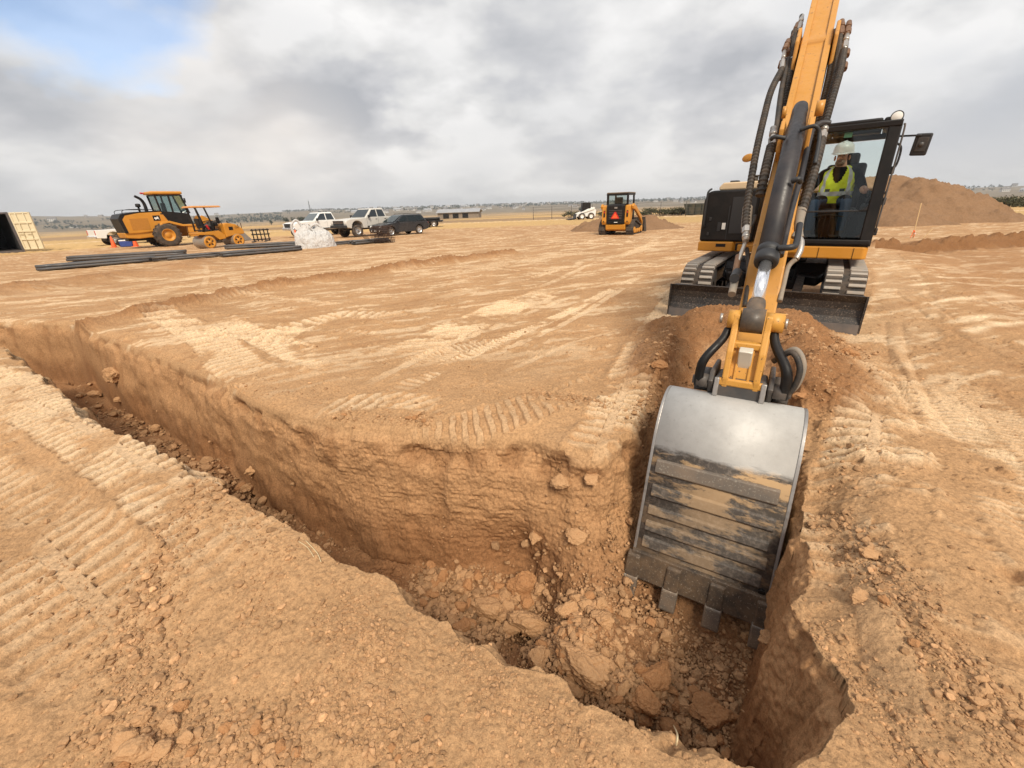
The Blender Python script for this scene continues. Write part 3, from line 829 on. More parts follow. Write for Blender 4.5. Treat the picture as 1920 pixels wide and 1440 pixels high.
def build_ground(ncol=NCOL, nrow=NROW):
    fov = R(67)
    azs = np.concatenate([np.linspace(-fov, fov, ncol), np.linspace(fov, 2 * math.pi - fov, 90)[1:-1]])
    nc = len(azs)
    # radial sampling shared law, refined per column by the length seen from eye height
    nf = 1700
    rf = np.concatenate([np.geomspace(.12, 14, 1300), np.geomspace(14, 4200, nf - 1300 + 1)[1:]])
    sub = np.unique(np.concatenate([np.arange(0, ncol, 6), [ncol - 1], np.arange(ncol, nc, 3), [nc - 1]]))
    A, Rr = np.meshgrid(azs[sub], rf, indexing='ij')
    zz, _ = base((Rr * np.sin(A)).ravel(), (Rr * np.cos(A)).ravel(), False)
    Z = zz.reshape(A.shape)
    dr = np.diff(Rr, axis=1); dz = np.diff(Z, axis=1)
    rm = .5 * (Rr[:, 1:] + Rr[:, :-1]); zm = .5 * (Z[:, 1:] + Z[:, :-1]) - CAMH
    dist = np.hypot(rm, zm)
    perp = np.abs(dr * zm - dz * rm) / dist ** 2
    seg = (perp + .26 * np.hypot(dr, dz) / dist * np.interp(rm, [14, 40, 200], [1, .45, .2])) * np.interp(rm, [.3, .75], [.12, 1])
    cum = np.concatenate([np.zeros((len(sub), 1)), np.cumsum(seg, axis=1)], axis=1)
    cum /= cum[:, -1:]
    tq = np.linspace(0, 1, nrow)
    rs = np.stack([np.interp(tq, cum[i], rf) for i in range(len(sub))])      # radius of each row, coarse columns
    # neighbouring columns keep nearly the same rows, so that faces stay well shaped
    kw = 16; ker = np.hanning(2 * kw + 1); ker /= ker.sum()
    ext = np.concatenate([rs[-kw:], rs, rs[:kw]])
    ls_ = np.log(ext); rs = np.exp(np.stack([np.convolve(ls_[:, k], ker, 'valid') for k in range(nrow)], 1))
    full = np.empty((nc, nrow))
    for k in range(nrow):
        full[:, k] = np.interp(np.arange(nc), sub, rs[:, k])
    X = full * np.sin(azs)[:, None]; Y = full * np.cos(azs)[:, None]
    x, y = X.ravel(), Y.ravel()
    z = np.empty_like(x); col = np.empty((len(x), 3)); wall = np.empty_like(x); pit = np.empty_like(x); m_calm = np.empty_like(x)
    for s in range(0, len(x), 200000):
        e = slice(s, s + 200000)
        zb, m = base(x[e], y[e])
        d, c = detail(x[e], y[e], zb, m)
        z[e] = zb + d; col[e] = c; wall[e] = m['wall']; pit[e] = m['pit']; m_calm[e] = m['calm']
    P = np.stack([x, y, z], 1).reshape(nc, nrow, 3)
    # push the cut faces in and out: layered ledges, bucket marks and broken lumps
    tu = np.gradient(P, axis=1); tv = np.roll(P, -1, 0) - np.roll(P, 1, 0)
    nrm = np.cross(tv, tu).reshape(-1, 3); nrm /= np.maximum(np.linalg.norm(nrm, axis=1, keepdims=True), 1e-12)
    nrm[nrm[:, 2] < 0] *= -1
    w = np.nonzero(wall > .02)[0]
    a, b, c = x[w], y[w], z[w]
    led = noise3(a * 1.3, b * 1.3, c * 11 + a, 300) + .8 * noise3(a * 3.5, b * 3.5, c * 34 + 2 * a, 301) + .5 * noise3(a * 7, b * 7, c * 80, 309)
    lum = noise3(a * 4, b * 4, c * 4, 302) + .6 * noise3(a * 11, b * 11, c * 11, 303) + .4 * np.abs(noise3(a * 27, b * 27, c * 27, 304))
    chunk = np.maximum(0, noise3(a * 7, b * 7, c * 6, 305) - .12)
    fine = noise3(a * 60, b * 60, c * 60, 306)
    broke = sstep(-.35, -.1, c) * .7 + .3
    vert = sstep(.05, .35, noise3(a * 1.6 + 7, b * 1.6, c * .7, 308))
    calm = m_calm[w]
    disp = (.0060 * led * (1 - .5 * broke) + .045 * (noise3(a * 1.7, b * 1.7, c * 2.2, 313) - .15) + .018 * noise3(a * 4.5 + c, b * 4.5, c * 3.2, 314) + .026 * lum * (.6 + broke) - .075 * chunk * broke * (.4 + vert) + .004 * fine)
    zg = P[:, :, 2]; jump = np.maximum(np.abs(zg - np.roll(zg, 1, 0)), np.abs(zg - np.roll(zg, -1, 0))).reshape(-1)
    disp = disp * (1 - sstep(.03, .10, jump[w]))      # no push where one column of faces spans the whole drop
    P = P.reshape(-1, 3)
    P[w] += nrm[w] * ((disp * (1 - .55 * calm) + calm * .010 * (np.abs(noise3(a * 22, b * 22, c * 22, 311)) + .6 * noise3(a * 45, b * 45, c * 45, 312))) * np.clip(wall[w] * 1.3, 0, 1))[:, None]
    # crevices opened in the broken face are coloured darker
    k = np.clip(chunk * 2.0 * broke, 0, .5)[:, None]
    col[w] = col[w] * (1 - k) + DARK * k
    nv = nc * nrow + 1
    V = np.vstack([P, [[0, 0, float(P[:, 2][::nrow].mean())]]]).astype(np.float32)
    i = np.arange(nc); j = np.arange(nrow - 1)
    I, J = np.meshgrid(i, j, indexing='ij'); I2 = (I + 1) % nc
    quads = np.stack([I * nrow + J, I * nrow + J + 1, I2 * nrow + J + 1, I2 * nrow + J], -1).reshape(-1, 4)
    tris = np.stack([np.full(nc, nv - 1), i * nrow, ((i + 1) % nc) * nrow], -1)
    me = bpy.data.meshes.new('ground')
    nl = quads.size + tris.size
    me.vertices.add(nv); me.vertices.foreach_set('co', V.ravel())
    me.loops.add(nl); me.loops.foreach_set('vertex_index', np.concatenate([quads.ravel(), tris.ravel()]).astype(np.int32))
    me.polygons.add(len(quads) + len(tris))
    ls = np.concatenate([np.arange(len(quads)) * 4, quads.size + np.arange(len(tris)) * 3]).astype(np.int32)
    me.polygons.foreach_set('loop_start', ls)
    me.polygons.foreach_set('use_smooth', np.ones(len(ls), bool))
    me.update(calc_edges=True); me.validate()
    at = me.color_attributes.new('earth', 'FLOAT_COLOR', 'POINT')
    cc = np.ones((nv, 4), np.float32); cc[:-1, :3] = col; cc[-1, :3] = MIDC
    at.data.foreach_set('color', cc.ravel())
    o = bpy.data.objects.new('ground', me); COL.objects.link(o)
    m, nt, bs = nodes('earth_and_fields')
    va = nt.nodes.new('ShaderNodeVertexColor'); va.layer_name = 'earth'
    v = texco(nt)
    n3 = noise(nt, v, 55.0, 6, 0.7); n4 = noise(nt, v, 260.0, 4, 0.7)
    c = mix(nt, 1.0, va.outputs['Color'], ramp(nt, n3, [(0.28, 0.60), (0.5, 1.0), (0.74, 1.32)]), 'MULTIPLY')
    c = mix(nt, 1.0, c, ramp(nt, n4, [(0.3, 0.72), (0.7, 1.24)]), 'MULTIPLY')
    lk(nt, c, bs.inputs['Base Color'])
    bs.inputs['Roughness'].default_value = .96; bs.inputs['Specular IOR Level'].default_value = .12
    n2c = noise(nt, v, 13.0, 9, 0.68)
    b0 = nt.nodes.new('ShaderNodeBump'); b0.inputs['Strength'].default_value = .55; b0.inputs['Distance'].default_value = .030
    lk(nt, n2c, b0.inputs['Height'])
    b1 = nt.nodes.new('ShaderNodeBump'); lk(nt, b0.outputs[0], b1.inputs['Normal']); b1.inputs['Strength'].default_value = .7; b1.inputs['Distance'].default_value = .006
    lk(nt, n3, b1.inputs['Height'])
    b2 = nt.nodes.new('ShaderNodeBump'); b2.inputs['Strength'].default_value = .5; b2.inputs['Distance'].default_value = .0022
    lk(nt, n4, b2.inputs['Height']); lk(nt, b1.outputs[0], b2.inputs['Normal']); lk(nt, b2.outputs[0], bs.inputs['Normal'])
    me.materials.append(m)
    tag(o, 'tan graded construction dirt with a freshly dug trench, dry fields and low hills beyond', 'ground', kind='structure')
    return o
ground = build_ground()
# ---------------------------------------------------------------- excavator
EXC = (4.50, 7.28); EXZ = -.13; EXA = R(38.5)
exc = empty('tracked_excavator', (EXC[0], EXC[1], EXZ), -EXA)
tag(exc, 'yellow and black tracked excavator with its arm reaching down into the trench', 'excavator')
EXM = Matrix.Translation((EXC[0], EXC[1], EXZ)) @ Matrix.Rotation(-EXA, 4, 'Z')
EXI = EXM.inverted()
# arm frame: q metres outward along the arm's vertical plane, z height, s sideways
ARM0 = Vector((-.109, 0, 0)); ARMA = math.atan(.633)
AQ = Vector((math.sin(ARMA), math.cos(ARMA), 0)); AS = Vector((math.cos(ARMA), -math.sin(ARMA), 0))
def A(q, z, s=0.0): return EXI @ (ARM0 + AQ * q + AS * s + Vector((0, 0, z)))
ARM_M = EXI @ Matrix(((AS.x, AQ.x, 0, ARM0.x), (AS.y, AQ.y, 0, ARM0.y), (0, 0, 1, 0), (0, 0, 0, 1)))   # (s, q, z) to local
S0 = (3.87, 1.34); SD = Vector((2.22, 1.86)).normalized(); SN = Vector((-SD.y, SD.x))
def stick(u, off, s=0.0):
    """u metres up the stick from S0, off above its outer face"""
    return A(S0[0] + SD.x * u + SN.x * off, S0[1] + SD.y * u + SN.y * off, s)
def sp(px_, py_, off):
    """point on a plane parallel to the stick's outer face, off above it, seen at that pixel"""
    d = gd(px_, py_, 1.0) - Vector((0, 0, CAMH))
    p0 = ARM0 + AQ * (S0[0] + SN.x * off) + Vector((0, 0, S0[1] + SN.y * off))
    n = AQ * SN.x + Vector((0, 0, SN.y))
    t = (p0 - Vector((0, 0, CAMH))).dot(n) / d.dot(n)
    return EXI @ (Vector((0, 0, CAMH)) + d * t)
def fl(px_, py_, yl):
    """point of the machine's own cross plane y = yl seen at that pixel"""
    a = EXI @ Vector((0, 0, CAMH)); b = EXI @ gd(px_, py_, 1.0)
    d = b - a
    return a + d * ((yl - a.y) / d.y)

# ---- undercarriage (its heading differs a little from the house above)
UM = Matrix.Rotation(R(2.8), 4, 'Z')
def track(sx):
    xi, xo = (.70, 1.15) if sx > 0 else (-1.15, -.70)
    r, L, zc_ = .30, 1.14, .37
    path = []
    for i in range(13): a = math.pi / 2 + math.pi * i / 12; path.append((-L + r * math.cos(a), zc_ + r * math.sin(a)))
    for i in range(13): a = -math.pi / 2 + math.pi * i / 12; path.append((L + r * .95 * math.cos(a), zc_ + r * math.sin(a)))
    pts = [Vector((p[0], p[1], 0)) for p in path] + [Vector((path[0][0], path[0][1], 0))]
    P = resample(pts, .0215)[:-1]
    mb = MB()
    n = len(P)
    nm = []
    for i in range(n):
        t = (P[(i + 1) % n] - P[i - 1]).normalized(); nm.append(Vector((t.y, -t.x, 0)))
    # belt
    v = []
    for i in range(n):
        o = P[i] + nm[i] * .0; q = P[i] - nm[i] * .035
        v += [(xi, o.x, o.y), (xo, o.x, o.y), (xo, q.x, q.y), (xi, q.x, q.y)]
    f = []
    for i in range(n):
        j = (i + 1) % n
        for k in range(4): f.append((i * 4 + k, i * 4 + (k + 1) % 4, j * 4 + (k + 1) % 4, j * 4 + k))
    mb.raw(v, f, UM)
    bmesh.ops.recalc_face_normals(mb.bm, faces=mb.bm.faces[:])
    belt = mb.build('track', M['rubber'], exc)
    # lugs: two staggered columns of bars
    mb = MB(); lug_n = n // 4
    xm = (xi + xo) / 2
    for i in range(lug_n):
        for col, (a, b, sh) in enumerate(((xi + .004, xm - .035, 0), (xm + .035, xo - .004, 2))):
            k0 = (i * 4 + sh) % n; k1 = (k0 + 2) % n
            v = []
            for k in (k0, (k0 + 1) % n, k1):
                for h, ins in ((0.0, 0), (.030, .008)):
                    c = P[k] + nm[k] * h
                    if h > 0 and k == k0: c = c + (P[k1] - P[k0]) * .14
                    if h > 0 and k == k1: c = c - (P[k1] - P[k0]) * .14
                    v += [(a + ins, c.x, c.y), (b - ins, c.x, c.y)]
            # index: per station (lo a, lo b, hi a, hi b)
            fcs = []
            for s_ in range(2):
                o, q = s_ * 4, s_ * 4 + 4
                fcs += [(o + 2, o + 3, q + 3, q + 2), (o, o + 2, q + 2, q), (o + 1, q + 1, q + 3, o + 3)]
            fcs += [(0, 1, 3, 2), (8, 10, 11, 9)]
            mb.raw(v, fcs, UM)
    bmesh.ops.recalc_face_normals(mb.bm, faces=mb.bm.faces[:])
    lo = mb.build('tread_lugs', M['rubber_dusty'], belt)
    mb = MB()
    mb.box(((xi + xo) / 2, 0, .40), (.26, 2.0, .22), bev=.03)
    for yy in (-.75, -.4, 0, .4, .75): mb.cyl((xi + .07, yy, .17), (xo - .07, yy, .17), .085, n=16)
    fr = mb.build('track_frame', M['black'], exc, UM)
    mb = MB()
    for xx in (xi + .05, xo - .05): mb.lathe([(.05, -.03), (.24, -.03), (.262, 0), (.24, .03), (.05, .03)], (xx, -L, zc_), (1, 0, 0), 28)
    mb.cyl((xi + .05, -L, zc_), (xo - .05, -L, zc_), .12, n=18)
    mb.build('idler_wheel', M['dark_grey'], fr, UM)
    mb = MB()
    for xx in (xi + .12, xo - .12): mb.lathe([(.05, -.02), (.255, -.02), (.255, .02), (.05, .02)], (xx, L, zc_), (1, 0, 0), 28)
    mb.build('drive_sprocket', M['dark_grey'], fr, UM)
track(1); track(-1)
mb = MB()
mb.box((0, 0, .50), (1.42, .95, .16), bev=.03)
mb.box((0, -.1, .36), (.80, 1.1, .16), bev=.03)
for sx in (-1, 1):
    mb.prism([(-.62, .42), (.62, .42), (.42, .66), (-.42, .66)], sx * .30, sx * .70, 'x', bev=.02)
    mb.box((sx * .52, -.55, .46), (.30, .30, .16), rot=(R(8), 0, sx * R(-18)), bev=.03)
mb.lathe([(.0, .60), (.42, .60), (.42, .74), (.36, .77), (0, .77)], (0, 0, 0), (0, 0, 1), 40)
mb.build('undercarriage_frame', M['black'], exc, UM)
# dozer blade
BF = -1.91
mb = MB()
prof_ = [(BF - .02, .115), (BF + .035, .20), (BF + .055, .29), (BF + .05, .38), (BF + .0, .47)]
front = [(y, z) for y, z in prof_]; back = [(y + .022, z) for y, z in prof_][::-1]
mb.prism(front + back, -1.15, 1.15, 'x')
for sx in (-1, 1):
    mb.prism([(BF - .03, .02), (BF + .16, .06), (BF + .10, .40), (BF + .0, .475), (BF - .012, .47)], sx * 1.151, sx * 1.172, 'x')
mb.box((0, BF + .10, .43), (2.28, .10, .06), bev=.01)
mb.box((0, BF + .12, .17), (2.28, .12, .08), bev=.01)
bl = mb.build('dozer_blade', M['blade'], exc, UM)
mb = MB()
mb.prism([(BF - .042, .0), (BF - .024, .0), (BF + .004, .118), (BF - .022, .125)], -1.15, 1.15, 'x')
mb.build('cutting_edge', M['blade_edge'], bl, UM)
for sx in (-1, 1):
    MB().prism([(BF + .14, .12), (BF + .14, .42), (-.85, .52), (-.45, .46), (-.45, .30), (-.9, .30)], sx * .36, sx * .46, 'x', bev=.012).build('blade_arm', M['black'], exc, UM)
MB().cyl((-.0, BF + .16, .36), (0, -1.25, .44), .055, n=18).cyl((0, -1.3, .445), (0, -.6, .52), .032, n=14).build('blade_cylinder', M['cylinder'], exc, UM)

# ---- upper structure
mb = MB()
# yellow skirts, the left one stepping back beside the boom
mb.prism([(-1.165, -.47), (-.62, -.47), (-.60, -.40), (-.30, -.40), (-.30, .95), (-.95, 1.05), (-1.165, .8)], .80, .955, 'z', bev=.018)
mb.prism([(.12, -.985), (1.10, -.985), (1.14, -.93), (1.165, .6), (1.0, .95), (.12, 1.0)], .80, .965, 'z', bev=.018)
mb.box((-.1, .25, .86), (.9, 1.4, .12), bev=.02)
fr_ = mb.build('turntable_skirt', M['orange_yellow'], exc)
mb = MB()
for x_ in (.60, .99): MB().box((x_, -.9875, .874), (.006, .004, .15)).build('skirt_seam', M['black'], fr_)
MB().box((-.80, -.4725, .90), (.15, .004, .05), bev=.001).build('skirt_slot', M['black'], fr_)
MB().box((-.50, -.41, .875), (.16, .05, .11), bev=.01).build('tie_down_recess', M['black'], fr_)
# engine hood on the left
mb = MB()
mb.prism([(-1.16, .96), (-1.16, 1.60), (-1.11, 1.72), (-1.04, 1.745), (-.34, 1.745), (-.34, .96)], -.455, .60, 'y', bev=.03)
hood = mb.build('engine_hood', M['black'], exc)
mb = MB()
mb.prism([(-.99, 1.747), (-.99, 1.80), (-.93, 1.86), (-.30, 1.86), (-.30, 1.747)], -.30, .75, 'y', bev=.02)
top = mb.build('hood_top_cover', painted('sunbleached_cover', (.62, .47, .30), .6, .2, 3.0), exc)
mb = MB()
mb.box((-.80, -.12, 1.872), (.12, .16, .03), bev=.01).cyl((-.52, -.12, 1.86), (-.52, -.12, 1.93), .055, n=16).cyl((-.52, -.12, 1.93), (-.52, -.12, 1.95), .07, n=16)
mb.build('filler_cap', M['dark_grey'], top)
mb = MB()
mb.tube([(-1.10, -.47, 1.20), (-1.10, -.52, 1.24), (-1.10, -.52, 1.66), (-1.09, -.50, 1.74), (-1.08, -.40, 1.77)], .016, sub=6)
mb.build('grab_rail', M['plastic'], hood)
MB().box((-.80, -.4575, 1.20), (.055, .004, .10)).build('warning_label', M['label_white'], hood)
mb = MB()
mb.box((-.87, -.458, 1.19), (.05, .01, .14), bev=.004).box((-.745, -.458, 1.25), (.012, .004, .52)).box((-1.02, -.458, 1.31), (.035, .02, .06), bev=.006)
mb.box((-1.03, -.458, 1.08), (.035, .02, .05), bev=.006)
mb.box((-.545, -.460, 1.36), (.34, .008, .55), bev=.01)
mb.build('hood_hinges_and_latch', M['plastic'], hood)
mb = MB()
mb.prism([(-1.16, .6), (-1.16, .98), (-.9, 1.2), (-.4, 1.32), (.4, 1.32), (.9, 1.2), (1.16, .98), (1.16, .6)], .96, 1.70, 'z', bev=.05)
mb.build('counterweight', M['orange_yellow'], exc)
# round orange backed mirror on a stalk at the hood
pm = fl(1403, 296, -.35)
mb = MB(); mb.sphere(pm, (.095, .022, .058), 20, 10, rot=(0, R(-8), R(-15)))
mir = mb.build('round_mirror', M['yellow'], exc)
MB().tube([pm + Vector((.06, .02, -.02)), pm + Vector((.13, .02, -.10)), pm + Vector((.12, .05, -.30)), pm + Vector((.10, .12, -.48))], .011, sub=5).build('mirror_stalk', M['plastic'], mir)

# ---- cab
CX0, CX1, CYF, CYB, CZ0, CZ1 = .16, 1.14, -.975, .62, .966, 2.45
mb = MB()
def bar(a, b, wx, wy, bev=.012):
    a, b = Vector(a), Vector(b); d = (b - a)
    Mx = Matrix.Translation((a + b) / 2) @ d.to_track_quat('Z', 'Y').to_matrix().to_4x4()
    q = MB(); q.box((0, 0, 0), (wx, wy, d.length), bev=bev)
    for v in q.bm.verts: v.co = Mx @ v.co
    me_ = bpy.data.meshes.new('tmp'); q.bm.to_mesh(me_); q.bm.free()
    mb.bm.from_mesh(me_); bpy.data.meshes.remove(me_)
TB = .12    # rake of the windscreen
bar((CX1 - .055, CYF + .03, CZ0), (CX1 - .065, CYF + TB + .03, CZ1 - .05), .13, .06)
bar((CX0 + .03, CYF + .03, CZ0), (CX0 + .04, CYF + TB + .03, CZ1 - .05), .07, .06)
bar((CX0, CYF + TB + .03, CZ1 - .045), (CX1, CYF + TB + .03, CZ1 - .045), .085, .07)
bar((CX0, CYF + .03, CZ0 + .055), (CX1, CYF + .03, CZ0 + .055), .11, .06)
bar((CX1 - .03, CYB, CZ0), (CX1 - .05, CYB - .03, CZ1 - .03), .10, .07)
bar((CX0 + .03, CYB, CZ0), (CX0 + .05, CYB - .03, CZ1 - .03), .07, .10)
bar((CX1 - .03, -.12, CZ0), (CX1 - .05, -.08, CZ1 - .03), .05, .09)
for x_ in (CX0 + .04, CX1 - .05):
    bar((x_, CYF + TB + .03, CZ1 - .04), (x_, CYB - .03, CZ1 - .04), .07, .07)
bar((CX0, CYB - .03, CZ1 - .06), (CX1, CYB - .03, CZ1 - .06), .12, .07)
bar((CX0, CYB, 1.62), (CX1, CYB, 1.62), .06, .07)
mb.box(((CX0 + CX1) / 2, (CYF + CYB) / 2, CZ0 + .012), (CX1 - CX0 - .02, CYB - CYF - .04, .04), bev=.005)
mb.box(((CX0 + CX1) / 2, CYB - .005, 1.30), (CX1 - CX0 - .06, .05, .62), bev=.01)
mb.box((CX0 + .02, (CYF + CYB) / 2 + .25, 1.28), (.03, 1.0, .56), bev=.01)
mb.box((CX1 - .02, (CYF + CYB) / 2, 1.30), (.03, CYB - CYF - .2, .64), bev=.01)
bar((CX1 - .01, CYF + .06, 1.62), (CX1 - .03, CYB - .02, 1.64), .05, .05)
cab = mb.build('cab_frame', M['black'], exc)
mb = MB()
for x_, w__ in ((CX0 + .10, .18), (CX1 - .10, .18)): mb.box((x_, (CYF + TB + CYB) / 2 + .02, CZ1), (w__, CYB - CYF - TB - .02, .07), bev=.025, seg=3)
mb.box(((CX0 + CX1) / 2, CYB - .19, CZ1), (CX1 - CX0 - .40, .36, .068), bev=.02); mb.box(((CX0 + CX1) / 2, CYF + TB + .07, CZ1), (CX1 - CX0 - .40, .10, .066), bev=.02)
mb.build('cab_roof', M['black'], cab)
MB().box(((CX0 + CX1) / 2, (CYF + TB + CYB) / 2 - .08, CZ1 + .01), (CX1 - CX0 - .37, CYB - CYF - TB - .42, .012)).build('roof_window', M['glass'], cab)  # unseen roof glass, added so that daylight brightens the cab inside
def wq(z, y=0.0): return CYF + TB * (z - CZ0) / (CZ1 - CZ0) + y
mb = MB()
zs_ = 1.42
mb.quad([(CX0 + .07, wq(zs_, .035), zs_), (CX1 - .12, wq(zs_, .035), zs_), (CX1 - .13, wq(CZ1 - .085, .035), CZ1 - .085), (CX0 + .08, wq(CZ1 - .085, .035), CZ1 - .085)])
mb.build('windscreen', M['glass'], cab)
mb = MB()
mb.quad([(CX0 + .07, wq(1.08, .03), 1.08), (CX1 - .12, wq(1.08, .03), 1.08), (CX1 - .12, wq(zs_ - .02, .03), zs_ - .02), (CX0 + .07, wq(zs_ - .02, .03), zs_ - .02)])
mb.build('lower_windscreen', M['clear_reflective'], cab)
MB().box(((CX0 + CX1) / 2 - .03, wq(zs_ - .008, .03), zs_ - .008), (CX1 - CX0 - .18, .02, .022), bev=.004).build('windscreen_divider', M['plastic'], cab)
mb = MB()
mb.quad([(CX0 + .06, CYB - .02, 1.65), (CX1 - .08, CYB - .02, 1.65), (CX1 - .10, CYB - .04, CZ1 - .11), (CX0 + .08, CYB - .04, CZ1 - .11)])
mb.build('rear_window', M['glass'], cab)
mb = MB()
mb.quad([(CX1 - .012, CYF + .12, 1.66), (CX1 - .012, CYB - .08, 1.66), (CX1 - .035, CYB - .10, CZ1 - .09), (CX1 - .035, CYF + TB + .08, CZ1 - .09)])
mb.build('side_window', M['glass'], cab)
# rounded frame corners inside the windscreen
for (cx_, sx_, cz_, sz_) in ((CX1 - .125, -1, CZ1 - .085, -1), (CX1 - .118, -1, zs_, 1), (CX1 - .118, -1, 1.085, 1)):
    y_ = wq(cz_, .02)
    pts = [(cx_, cz_)] + [(cx_ + sx_ * .09 * (1 - math.sin(a)), cz_ + sz_ * .09 * (1 - math.cos(a))) for a in [k * math.pi / 12 for k in range(7)]]
    MB().prism(pts, y_ - .01, y_ + .012, 'y').build('windscreen_corner', M['plastic'], cab)
MB().box((.62, wq(CZ1 - .125, .028), CZ1 - .125), (.085, .004, .06)).build('sticker', plain('green_sticker', (.04, .12, .07), .5), cab)
# mirror, work lamp, rails
pm = fl(1727, 271, -.80)
mb = MB(); mb.box(pm, (.16, .035, .24), rot=(R(4), R(4), R(-12)), bev=.025, seg=3)
mir = mb.build('wing_mirror', M['plastic'], exc)
mb = MB(); mb.box(pm + Vector((.005, -.022, 0)), (.10, .008, .15), rot=(R(4), R(4), R(-12)), bev=.003).sphere(pm + Vector((0, -.03, .0)), (.028, .02, .028), 12, 8)
mb.build('mirror_bracket_plate', M['dark_grey'], mir)
mb = MB(); mb.tube([pm + Vector((-.02, -.02, .10)), pm + Vector((-.10, -.01, .105)), (CX1 + .0, -.72, pm.z + .12)], .011, sub=4)
mb.tube([(CX1 + .0, -.74, pm.z + .04), (CX1 + .05, -.74, pm.z - .02), (CX1 + .05, -.74, pm.z - .20), (CX1 - .0, -.76, pm.z - .27)], .012, sub=5)
mb.build('mirror_arm', M['plastic'], mir)
pl_ = fl(1682, 219, -.80)
mb = MB(); mb.cyl(pl_ + Vector((0, .05, 0)), pl_ + Vector((0, -.03, 0)), .058, .066, n=22).box(pl_ + Vector((0, .0, -.07)), (.03, .03, .07))
lamp = mb.build('work_lamp', M['plastic'], exc)
MB().lathe([(0, .012), (.03, .010), (.055, 0)], pl_ + Vector((0, -.031, 0)), (0, -1, 0), 22).build('lamp_lens', M['lamp_white'], lamp)
mb = MB(); mb.tube([(CX1 + .012, CYF + .16, CZ1 - .06), (CX1 + .028, CYF + .14, CZ1 - .2), (CX1 + .022, CYF + .05, 1.15)], .010, sub=6)
mb.build('door_grab_rail', M['dark_grey'], cab)
for z_ in (1.15, 1.52, 1.88): MB().box((CX1 + .02, CYF + .10 + (z_ - 1) * .08, z_), (.05, .06, .09), bev=.01).build('door_hinge', M['plastic'], cab)
# inside: seat, consoles, levers
mb = MB()
mb.box((.63, .16, 1.36), (.52, .50, .14), bev=.05, seg=3).box((.63, .42, 1.72), (.50, .14, .66), rot=(R(-8), 0, 0), bev=.05, seg=3).box((.63, .45, 2.10), (.28, .10, .18), bev=.04)
mb.box((.63, .2, 1.14), (.40, .40, .30), bev=.02)
mb.build('operator_seat', M['plastic'], exc)
for sx in (-1, 1):
    mb = MB(); mb.box((.63 + sx * .36, -.05, 1.42), (.13, .55, .12), bev=.03).box((.63 + sx * .36, .05, 1.22), (.10, .3, .3), bev=.02)
    con = mb.build('armrest_console', M['plastic'], exc)
    mb = MB(); mb.tube([(.63 + sx * .36, -.24, 1.46), (.63 + sx * .36, -.26, 1.56)], .016).sphere((.63 + sx * .36, -.265, 1.61), (.026, .028, .05), 12, 8)
    mb.build('joystick', M['plastic'], con)
mb = MB()
for sx in (-.10, -.03, .04, .11): mb.tube([(.60 + sx, -.60, 1.0), (.60 + sx, -.66, 1.25), (.60 + sx * .8, -.64, 1.36)], .009, n=8)
for sx in (-.12, .12): mb.box((.60 + sx, -.68, 1.04), (.12, .24, .03), rot=(R(-25), 0, 0), bev=.008)
mb.tube([(.42, -.62, 1.33), (.60, -.66, 1.36), (.78, -.62, 1.33)], .009, sub=4)
mb.build('travel_levers_and_pedals', M['dark_grey'], exc)

# ---- boom
def plate(prof_qz, s0, s1, name, mat, parent, bev=.02):
    """outline in the arm plane (q, z), thick from s0 to s1"""
    mb = MB(); mb.prism(prof_qz, s0, s1, 'x', bev=bev)
    return mb.build(name, mat, parent, ARM_M)
foot = (7.78, .93)
boom = plate([(7.98, .80), (7.62, .80), (7.22, 1.45), (6.95, 2.02), (6.62, 2.28), (5.75, 2.50), (5.55, 2.60), (5.58, 2.80), (5.72, 2.88), (6.55, 2.86), (7.10, 2.72), (7.48, 2.2), (7.72, 1.55), (8.02, 1.02)], -.125, .125, 'boom', M['yellow'], exc)
for sx in (-1, 1): plate([(5.95, 2.42), (5.62, 2.42), (5.45, 2.55), (5.45, 2.78), (5.62, 2.92), (6.05, 2.90)], sx * .130, sx * .160, 'boom_nose_plate', M['yellow'], exc, .01)
plate([(8.05, .72), (7.55, .72), (7.50, .95), (7.70, 1.14), (8.0, 1.12)], -.26, .26, 'swing_post', M['orange_yellow'], exc, .03)
MB().cyl(A(7.35, .72), A(6.85, 1.55), .075, n=20).cyl(A(6.9, 1.48), A(6.62, 1.96), .045, n=16).build('boom_cylinder', M['cylinder'], exc)
# ---- stick
def sq(u, off): return (S0[0] + SD.x * u + SN.x * off, S0[1] + SD.y * u + SN.y * off)
outl = [sq(-.42, -.02), sq(-.60, -.10), (3.02, .46), (3.02, .30), (3.13, .22), (3.26, .28), sq(-.30, -.33), sq(.9, -.40), sq(2.2, -.42), sq(2.6, -.36), sq(3.05, -.20), sq(3.15, -.05), sq(3.0, 0)]
stk = plate(outl, -.112, .112, 'stick', M['yellow'], exc, .012)
# raised flanges along both edges of the outer face and a recessed centre
for sx in (-1, 1): plate([sq(.75, .0), sq(2.98, .0), sq(2.98, .02), sq(.75, .02)], sx * .066, sx * .115, 'stick_flange', M['yellow'], stk, .005)
for sx in (-1, 1): plate([sq(.66, -.02), sq(.98, -.02), sq(.96, .10), sq(.84, .20), sq(.74, .20), sq(.66, .06)], sx * .076, sx * .106, 'cylinder_lug', M['yellow'], stk, .008)
P0 = Vector((4.535, 2.106)); P1 = Vector((2.985, .80))
MB().cyl(A(P0.x, P0.y, .10), A(P0.x, P0.y, .155), .052, n=22).build('pin_boss', M['yellow'], stk)
MB().cyl(A(P0.x, P0.y, -.09), A(P0.x, P0.y, -.118), .042, n=22).build('pin_boss', M['yellow'], stk)
